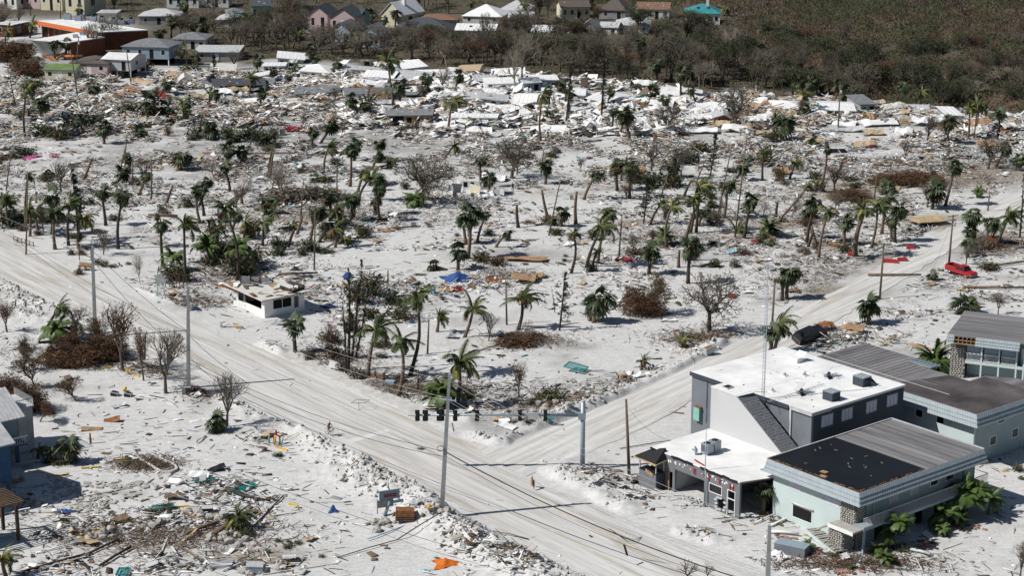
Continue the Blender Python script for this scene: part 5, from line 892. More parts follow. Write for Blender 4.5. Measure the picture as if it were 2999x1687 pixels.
def stone_wing():
 yaw=-R(24);F=Frame(P(2391,944,0),yaw);t=thing('motel_wing','raised motel wing with white stone end wall, screened veranda and outside stair','motel',F.o,F.yaw);ZE,ZR=4.9,5.9
 a=F.at(2390.5,841.3,z=ZR);b=F.at(2403,778.8,z=ZR);D_=b.y
 L=17.0;r=MB();x0=min(a.x,-.3)-.1;y0=a.y
 r.prism([(x0,y0),(L,y0),(L,D_),(x0,D_)],ZR-.2,ZR,'roof_streak');ro=r.build('roof',t)
 for k in range(1,14):q=MB();yy=y0+(D_-y0)*k/14;q.box(x0+.05,L-.1,yy-.03,yy+.03,ZR,ZR+.022,'roof_stain');q.build('roof_seam',ro)
 skirt(t,[(x0+3.6,y0),(8.6,y0)],ZR,ZE,.5);skirt(t,[(x0,y0),(x0+.9,y0)],ZR,ZE,.5);skirt(t,[(x0,D_),(x0,y0+3)],ZR,ZE,.4);skirt(t,[(9.6,y0+.9),(L,y0+.9)],ZR+.02,ZE,.5)
 q=MB();q.box(x0+.9,x0+3.6,y0+.3,y0+.4,ZE,ZR-.2,'dark_void')  # near-black backing for the unlit roof space behind the rafters
 for k in range(6):q.box(x0+.9+k*.52,x0+.98+k*.52,y0-.3,y0+.3,ZE,ZR-.22,'plywood')
 q.box(x0+.8,x0+3.9,y0-.5,y0-.4,ZE,ZE+.12,'plywood');q.box(x0+.85,x0+3.8,y0-.25,y0-.15,ZE+.4,ZE+.5,'plywood');q.build('bared_rafters',t)
 q=MB()
 for k in range(7):q.cbox((x0-.3,y0+.5+k*.9,ZE-.3-.05*k),(.12,.8,.5),'rust' if k%2 else 'old_wood',.05)
 q.build('torn_gable_boards',t)
 yw=y0+.6;w=MB();w.box(1.9,L-.3,yw+1.6,yw+1.8,-.1,ZR-.2,'aqua_dim_shade');w.box(0,1.9,yw+.2,yw+.4,-.1,ZR-.2,'mortar');w.box(0,.25,yw+.4,D_-.5,-.1,ZR-.2,'aqua_dim_shade');w.box(0,L-.3,D_-.5,D_-.25,-.1,ZR-.2,'aqua');w.build('wall',t)
 st=MB();st.box(0,1.9,yw+.13,yw+.2,-.1,ZE,'mortar');so=st.build('stone_wall',t);stonework(so,.05,1.9,0,4.2,y=yw+.13,st=.34)
 q=MB();q.box(1.9,9.2,yw,yw+1.6,2.3,2.5,'aqua_dim_shade');q.box(1.9,9.2,yw-.04,yw,2.2,2.6,'aqua');q.build('veranda_floor',t)
 for k in range(4):
  x=2.0+k*2.15;q=MB();q.box(x+1.8 if k<3 else 9.0,x+2.0 if k<3 else 9.2,yw-.03,yw+.15,0,ZE,'aqua');q.build('post',t)
  if k<3:
   q=MB();q.box(x,x+1.8,yw+.05,yw+.1,3.5,3.58,'white_paint');q.box(x,x+1.8,yw+.05,yw+.1,2.65,2.72,'white_paint')
   for j in range(12):q.box(x+.05+j*.15,x+.09+j*.15,yw+.06,yw+.09,2.72,3.5,'light_grey')
   q.build('railing',t);q=MB();q.box(x,x+1.8,yw+.25,yw+.27,2.6,ZE-.05,'gray_blue');q.build('screen',t)
 q=MB();q.box(8.5,9.4,yw+1.5,yw+1.6,2.5,4.5,'white_paint');d=q.build('door',t)
 # outside stair
 a0=Vector((9.4,yw,2.4));q=MB()
 for k in range(12):q.box(9.4+k*.34,9.76+k*.34,yw-.6,yw+.5,2.3-k*.2,2.38-k*.2,'light_grey')
 s=q.build('stair',t);q=MB()
 for yy in(yw-.6,yw+.5):
  q.tube([(9.4,yy,3.4),(13.5,yy,1.0)],.035,5,'white_paint');q.tube([(9.4,yy,2.4),(13.5,yy,0.1)],.05,5,'aqua')
  for k in range(13):q.tube([(9.5+k*.32,yy,3.35-k*.19),(9.5+k*.32,yy,2.35-k*.19)],.015,4,'white_paint')
 q.build('stair_railing',s)
 w=MB();wall_x(w,9.6,L-.3,yw+1.3,-.1,ZE,.2,'aqua_dim_shade',[(11.8,12.9,3.0,4.2)]);w.build('wall',t);window_x(t,11.8,12.9,3.0,4.2,yw+1.3,n=1)
 return F
stone_wing()
# left edge house on stilts
def left_house():
 F=Frame(P(61,1048,5.4));t=thing('stilt_house','blue stilt house with grey seamed metal roof at the left edge','house',F.o,F.yaw)
 r=MB();r.slab([(.1,.1,5.4),(-4.7,.1,7.6),(-4.7,-14,7.6),(.1,-14,5.4)][::-1],.15,'light_grey');r.slab([(-4.7,.1,7.6),(-9.4,.1,5.4),(-9.4,-14,5.4),(-4.7,-14,7.6)][::-1],.15,'light_grey');ro=r.build('roof',t)
 for k in range(30):q=MB();q.add([(.1,-k*.46,5.41),(-4.7,-k*.46,7.61),(-4.7,-k*.46-.05,7.61),(.1,-k*.46-.05,5.41),(.1,-k*.46-.025,5.47),(-4.7,-k*.46-.025,7.67)],[(0,4,5,1),(4,3,2,5),(0,3,4)],'light_grey');q.build('roof_seam',ro)
 w=MB();wall_y(w,-13.5,-.5,-.6,2.6,5.3,.2,'gray_blue',[(-4,-2.8,3.2,4.8)]);w.box(-9,-.6,-.7,-.5,2.6,5.3,'light_grey');w.add([(-9,-.5,5.3),(-.6,-.5,5.3),(-4.7,-.5,7.4)],[(2,1,0)],'light_grey');w.box(-9.2,-.4,-13.7,-.3,2.4,2.6,'blue_wall');w.box(-8.9,-8.7,-13.5,-.7,2.6,5.3,'gray_blue');w.build('wall',t)
 window_y(t,-4,-2.8,3.2,4.8,-.6,'white_paint','glass',1)
 for x,y in((-.8,-.8),(-5,-.8),(-.8,-5),(-.8,-9),(-5,-5)):q=MB();q.box(x-.18,x+.18,y-.18,y+.18,-.1,2.4,'blue_wall');q.build('post',t)
 q=MB();q.box(-.6,.9,-9.5,-.2,2.4,2.55,'blue_wall');q.build('deck',t);q=MB();q.box(.82,.88,-9.5,-.2,3.4,3.47,'white_paint')
 for k in range(46):q.box(.83,.87,-9.4+k*.2,-9.36+k*.2,2.55,3.4,'white_paint')
 q.build('railing',t)
 q=MB();q.slab([(1.6,-4.2,2.9),(-.4,-4.2,3.9),(-.4,-13,3.9),(1.6,-13,2.9)][::-1],.12,'rust');q.build('porch_roof',t)
 q=MB();q.box(-8,-3,.2,2.6,5.2,5.35,'light_grey');q.build('upper_deck',t);q=MB();q.box(-8,-3,2.55,2.6,6.2,6.26,'blue_wall');q.box(-3.05,-3,.3,2.55,6.2,6.26,'blue_wall')
 for k in range(20):q.box(-8+k*.25,-7.96+k*.25,2.56,2.59,5.35,6.2,'white_paint')
 for k in range(9):q.box(-3.04,-3.01,.4+k*.25,.44+k*.25,5.35,6.2,'white_paint')
 q.build('upper_railing',t);q=MB();q.box(-8,-3.1,.2,2.4,0,5.2,'light_grey');q.build('annex',t)
 # ruined pergola next to it
 p0=P(52,1360);t2=thing('pergola','ruined wooden pergola with bare rafters at the lower left edge','pergola',(p0 .x,p0 .y,0),F.yaw)
 q=MB();q.box(-.3,.0,-.3,0,0,3.9,'dark_wood');q.build('post',t2);q=MB();q.box(-3.8,-3.5,-.3,0,0,3.9,'dark_wood');q.build('post',t2);q=MB();q.box(-4,.4,-.25,-.05,3.9,4.15,'dark_wood');q.box(-4,.4,-3.5,-3.3,3.9,4.15,'dark_wood');q.build('beam',t2)
 for k in range(11):q=MB();q.box(-3.9+k*.42,-3.78+k*.42,-5.5,.5,4.15,4.3,'old_wood');q.build('rafter',t2)
 q=MB();q.box(-4,-1,-6.5,-2.5,0,3.6,'teal');q.build('side_wall',t2)
left_house()
def lower_left_block():
 F=Frame(P(30,1262,0));t=thing('stilt_house','dark teal stilt house cut by the lower left edge, next to the pergola','house',F.o,F.yaw);w=MB();wall_y(w,-9,0,0,2.6,6.6,.2,'blue_wall',[(-3,-1.8,3.6,5.2)]);w.box(-9,0,0,.2,2.6,6.6,'blue_wall');w.box(-9,-8.8,-9,0,2.6,6.6,'blue_wall');w.box(-9,0,-9,.1,2.4,2.6,'blue_wall');w.build('wall',t);window_y(t,-3,-1.8,3.6,5.2,0,n=1)
 r=MB();r.slab([(.6,.6,6.6),(-4.5,.6,8.6),(-4.5,-9,8.6),(.6,-9,6.6)][::-1],.15,'light_grey');r.slab([(-4.5,.6,8.6),(-9.6,.6,6.6),(-9.6,-9,6.6),(-4.5,-9,8.6)][::-1],.15,'light_grey');r.build('roof',t)
 for x,y in((-.2,-.2),(-4,-.2),(-.2,-4)):q=MB();q.box(x-.18,x+.18,y-.18,y+.18,-.1,2.4,'blue_wall');q.build('post',t)
lower_left_block()
# the ruined white kiosk
def kiosk():
 F=Frame(P(662,790,0),math.atan2(-.45,.62));
 c0=P(667,800);F=Frame((c0 .x,c0 .y),R(-52));t=thing('ruined_kiosk','small white kiosk with smashed roof and two dark picture windows','kiosk',F.o,F.yaw)
 # local x: away along the left face is -x ; y: along the long right face
 far=F.at(590,765,z=0);right=F.at(770,783,z=0);XL=min(far.x,-3.5);YR=max(right.y,6.5);H_=2.9
 w=MB();wall_x(w,XL,0,0,-.1,H_,.2,'white_paint',[(XL+1.3,XL+3.0,.9,2.5),(XL+3.1,-.9,.0+1.0,2.5)]);w.build('wall',t)
 a,b=F.at(694,783,x=0),F.at(731,783,x=0);w=MB();hs=[(a.y-.1,b.y+.9,.95,2.35),(YR-1.7,YR-.9,.6,2.3)];a0=F.at(662,770,x=0).y;hs[0]=(1.3,4.4,.95,2.4)
 wall_y(w,.2,YR,0,-.1,H_,.2,'white_paint',hs);w.box(XL,XL+.2,.2,YR,-.1,H_,'white_paint');w.box(XL+.2,-.2,YR-.2,YR,-.1,H_,'white_paint');w.box(XL+.2,-.2,.2,YR-.2,.0,.05,'dark_void');w.build('wall',t)
 window_y(t,*hs[0],0,'white_paint','dark_void',2);q=MB();q.box(XL+1.3,XL+1.38,.0,.1,.9,2.5,'white_paint');q.box(XL+3.0,XL+3.1,.0,.1,.0,2.5,'white_paint');q.build('window_post',t)
 for k in range(10):q=MB();q.box(XL+.1+k*.42,XL+.18+k*.42,-.04,0,0,.9,'white_paint')if k<9 else q.box(-.1,-.02,-.04,0,0,2.8,'white_paint');q.build('batten',t)
 r=MB();r.slab([(XL-1.0,-1.0,H_+.15),(1.0,-1.0,H_+.0),(1.0,YR+.3,H_+.1),(XL-.6,YR+.3,H_+.35)],.12,'offwhite');ro=r.build('roof',t)
 for k in range(13):q=MB();q.box(XL-1.3+k*.42,XL-1.2+k*.42,-1.35,-.95,H_-.15,H_+.02,'rust');q.build('rafter_end',ro)
 for k in range(16):q=MB();q.box(.95,1.3,-.9+k*.5,-.8+k*.5,H_-.15,H_+.0,'old_wood');q.build('rafter_end',ro)
 q=MB();q.slab([(XL-1.5,-2.2,H_+.15),(XL+.2,-1.8,H_+.1),(XL+.2,-1.6,H_+.15),(XL-1.4,-1.9,H_+.25)],.15,'rust');q.slab([(XL-.2,1.2,H_+.3),(XL-.6,-.8,H_+.5),(XL+1.2,-.9,H_+.2),(XL+1.4,-.5,H_+.25)],.08,'plywood');q.slab([(-2.6,-1.0,H_+.3),(-1.2,-1.1,H_+.35),(-1.0,-.6,H_+.25),(-2.4,-.3,H_+.3)],.08,'rust');q.slab([(XL+.2,.0,H_+.35),(XL+1.8,-.9,H_+.3),(XL+2.2,-.5,H_+.3),(XL+.7,.8,H_+.5)],.05,'white_metal');q.build('torn_roof_boards',ro)
 # tipped frame of grey fence panels lying on the roof
 for k,x in enumerate((-3.0,-2.2,-1.5)):
  q=MB();yy=.6+k*1.3;q.slab([(XL+1.1+k*.55,yy,H_+1.5-.2*k),(XL+1.7+k*.55,yy+1.2,H_+1.35-.2*k),(XL+2.0+k*.55,yy+1.15,H_+.3),(XL+1.4+k*.55,yy,H_+.35)],.04,'grey_panel');q.build('grey_panel',ro)
  q=MB();q.tube([(XL+1.1+k*.55,yy,H_+1.7-.2*k),(XL+1.4+k*.5,yy-.05,H_+.15)],.05,4,'black');q.build('panel_post',ro)
 for k in range(5):q=MB();q.cbox((XL+2.6+random.uniform(-1,1),3.4+k*.5,H_+.35),(1.5,.5,.06),random.choice(['grey_panel','plywood','light_grey','black']),random.uniform(-.7,.7),random.uniform(-.2,.2),random.uniform(-.2,.2));q.build('loose_board',ro)
 q=MB();q.cbox((-1.2,YR-1.2,H_+.45),(2.6,2.4,.5),'dark_wood',.3,.1,.1);q.cbox((-1.0,YR-1.8,H_+.7),(2.0,1.2,.1),'white_metal',.5,.25);q.cbox((-2.2,YR-.6,H_+.7),(2.4,.8,.1),'plywood',.2,.2);q.build('broken_roof_heap',ro)
 for k in range(26):q=MB();q.cbox((random.uniform(XL-.6,.6),random.uniform(-.6,YR),H_+random.uniform(.25,.8)),(random.uniform(.6,2.2),random.uniform(.1,.7),.05),random.choice(['grey_panel','plywood','light_grey','black','old_wood','dark_wood','white_metal','rust']),random.uniform(0,3),random.uniform(-.45,.45),random.uniform(-.3,.3));q.build('loose_board',ro)
 return F
KF=kiosk()
CN_={'new_wood':'light wooden','plywood':'orange-brown','old_wood':'weathered','tan':'tan'}
# wrecked cottages, mobile homes and the far houses
def house(x,y,wpx,dep,yaw,h,roof,rm,wm,label,name='wrecked_house',cat='house',rise=1.1,tilt=(0,0),ov=.35,wins=3,stilt=0.0,group=None,chim=False,door=True,sink=0.0,skylights=0,trim='white_paint',fm=None):
 """x,y: photo reading of the middle of its near wall's foot; wpx: its width there; dep: depth in metres; yaw: turn in degrees"""
 if name=='wrecked_house':q_=random.Random(int(x*5+y));yaw+=q_.gauss(0,7);tilt=(tilt[0]+q_.gauss(0,2.6),tilt[1]+q_.gauss(0,3.4));sink+=q_.uniform(.1,.7);wpx*=q_.uniform(.82,1.0)
 g=P(x,y);s=scale_at(y);Wd=wpx/s/max(.5,math.cos(R(yaw)));gh=float(gz(g.x,g.y))-.05-sink;t=thing(name,label,cat,(g.x,g.y,gh),R(yaw),group);t.rotation_euler=(R(tilt[0]),R(tilt[1]),R(yaw));w=Wd/2;r_=random.Random(int(x*3+y))
 z0=stilt;top=z0+h;mb=MB();n=max(1,wins);hs=[]
 for i in range(n):
  c=-w+Wd*(i+.5)/n;ww=min(.55,Wd/n*.3)
  if wins:hs.append((c-ww,c+ww,z0+h*.35,z0+h*.8))
 dk=int(n/2)if door and n>1 else-1
 if dk>=0:hs[dk]=(hs[dk][0],hs[dk][1],z0+.05,z0+h*.82)
 wall_x(mb,-w,w,0,z0,top,.18,wm,hs);sh=[(dep*.3,dep*.5,z0+h*.35,z0+h*.8)]if wins else[]
 mb.box(-w,-w+.18,.18,dep,z0,top,wm);wall_y(mb,.18,dep,w,z0,top,.18,wm,sh);mb.box(-w+.18,w-.18,dep-.18,dep,z0,top,wm);mb.box(-w+.18,w-.18,.18,dep-.18,z0,z0+.08,'dark_void')
 if roof=='gable':
  mb.add([(-w,0,top),(-w,dep,top),(-w,dep/2,top+rise*.97)],[(0,2,1)],fm or wm);mb.add([(w,0,top),(w,dep,top),(w,dep/2,top+rise*.97)],[(0,1,2)],fm or wm)
 if roof=='front':
  mb.add([(-w,0,top),(w,0,top),(0,0,top+rise*.97)],[(0,1,2)],fm or wm);mb.add([(-w,dep,top),(w,dep,top),(0,dep,top+rise*.97)],[(0,2,1)],fm or wm)
 mb.build('wall',t)
 r=MB();o=ov;th=.14
 if roof=='gable':
  k=rise/(dep/2);r.slab([(-w-o,-o,top-o*k+th),(w+o,-o,top-o*k+th),(w+o,dep/2,top+rise+th),(-w-o,dep/2,top+rise+th)],th,rm);r.slab([(w+o,dep+o,top-o*k+th),(-w-o,dep+o,top-o*k+th),(-w-o,dep/2,top+rise+th),(w+o,dep/2,top+rise+th)],th,rm)
 elif roof=='front':
  k=rise/w;r.slab([(-w-o,-o,top-o*k+th),(0,-o,top+rise+th),(0,dep+o,top+rise+th),(-w-o,dep+o,top-o*k+th)],th,rm);r.slab([(0,-o,top+rise+th),(w+o,-o,top-o*k+th),(w+o,dep+o,top-o*k+th),(0,dep+o,top+rise+th)],th,rm)
 elif roof=='hip':
  e=top;q=min(dep/2,w*.95);A=[(-w-o,-o),(w+o,-o),(w+o,dep+o),(-w-o,dep+o)];RL=(-w+q,dep/2,e+rise);RR=(w-q,dep/2,e+rise);V=[(a[0],a[1],e-.02)for a in A]+[(a[0],a[1],e+th)for a in A]+[RL,RR]
  r.add(V,[(0,3,2,1),(0,1,5,4),(1,2,6,5),(2,3,7,6),(3,0,4,7),(4,5,9,8),(6,7,8,9),(5,6,9),(7,4,8)],rm)
 elif roof=='flat':r.box(-w-o,w+o,-o,dep+o,top,top+.2,rm)
 elif roof=='shed':r.slab([(-w-o,-o,top+th),(w+o,-o,top+th),(w+o,dep+o,top+rise+th),(-w-o,dep+o,top+rise+th)],th,rm);
 ro=r.build('roof',t)
 if roof in('gable','shed','flat','hip')and rm in('white_metal','white_roof','light_grey'):
  nn=int(Wd/.9)
  for i in range(1,nn):
   xx=-w+Wd*i/nn;q=MB()
   if roof=='gable':k=rise/(dep/2);q.slab([(xx-.03,-o,top-o*k+th+.05),(xx+.03,-o,top-o*k+th+.05),(xx+.03,dep/2,top+rise+th+.05),(xx-.03,dep/2,top+rise+th+.05)],.05,'white_paint')
   elif roof=='shed':q.slab([(xx-.03,-o,top+th+.05),(xx+.03,-o,top+th+.05),(xx+.03,dep+o,top+rise+th+.05),(xx-.03,dep+o,top+rise+th+.05)],.05,'white_paint')
   elif roof=='flat':q.box(xx-.03,xx+.03,-o,dep+o,top+.2,top+.25,'light_grey')
   else:continue
   q.build('roof_seam',ro)
 elif roof!='none' and rm.startswith('shingle'):
  for i in range(int(Wd*.7)):
   u,v=r_.uniform(-w,w-.6),r_.uniform(.1,.85)
   if roof=='gable':q=MB();yy=v*dep/2;zz=top+rise*v+th+.012;k=rise/(dep/2);q.slab([(u,yy,zz),(u+r_.uniform(.2,.7),yy,zz),(u+r_.uniform(.3,.7),yy+.3,zz+.3*k),(u,yy+.35,zz+.35*k)],.01,r_.choice(['shingle_dark','light_grey','old_wood']));q.build('torn_patch',ro)
 if chim:q=MB();q.box(w*.2,w*.2+.8,dep*.4,dep*.4+.8,top,top+rise+1.3,'white_paint');q.build('chimney',ro)
 for i in range(skylights):
  if roof in('gable','shed','hip'):k=rise/(dep/2)if roof!='shed' else rise/dep;u=-w*.35+i*w*.6;yy=dep*.22;zz=top+yy*k+th+.08;q=MB();q.slab([(u,yy,zz),(u+.8,yy,zz),(u+.8,yy+.9,zz+.9*k),(u,yy+.9,zz+.9*k)],.1,'black');q.build('skylight',ro)
 for i,h_ in enumerate(hs):
  if i==dk:q=MB();q.box(h_[0],h_[1],.02,.1,h_[2],h_[3],r_.choice(['dark_void','dark_void','white_paint']));q.build('door',t)
  else:window_x(t,*h_,0,trim,'glass',1)
 for h_ in sh:window_y(t,*h_,w,trim,'glass',1)
 if stilt>.3:
  for i in range(3):
   for yy in(.1,dep-.35):xx=-w+.1+(Wd-.45)*i/2;q=MB();q.box(xx,xx+.25,yy,yy+.25,-.2,stilt,'white_paint' if wm!='grey_panel' else 'light_grey');q.build('post',t)
  q=MB();q.box(-w+.4,w-.4,dep*.5,dep*.5+.1,0,stilt,'dark_void');q.build('under_shade_sheet',t)  # dark sheet added for the shade under the raised floor
 return t
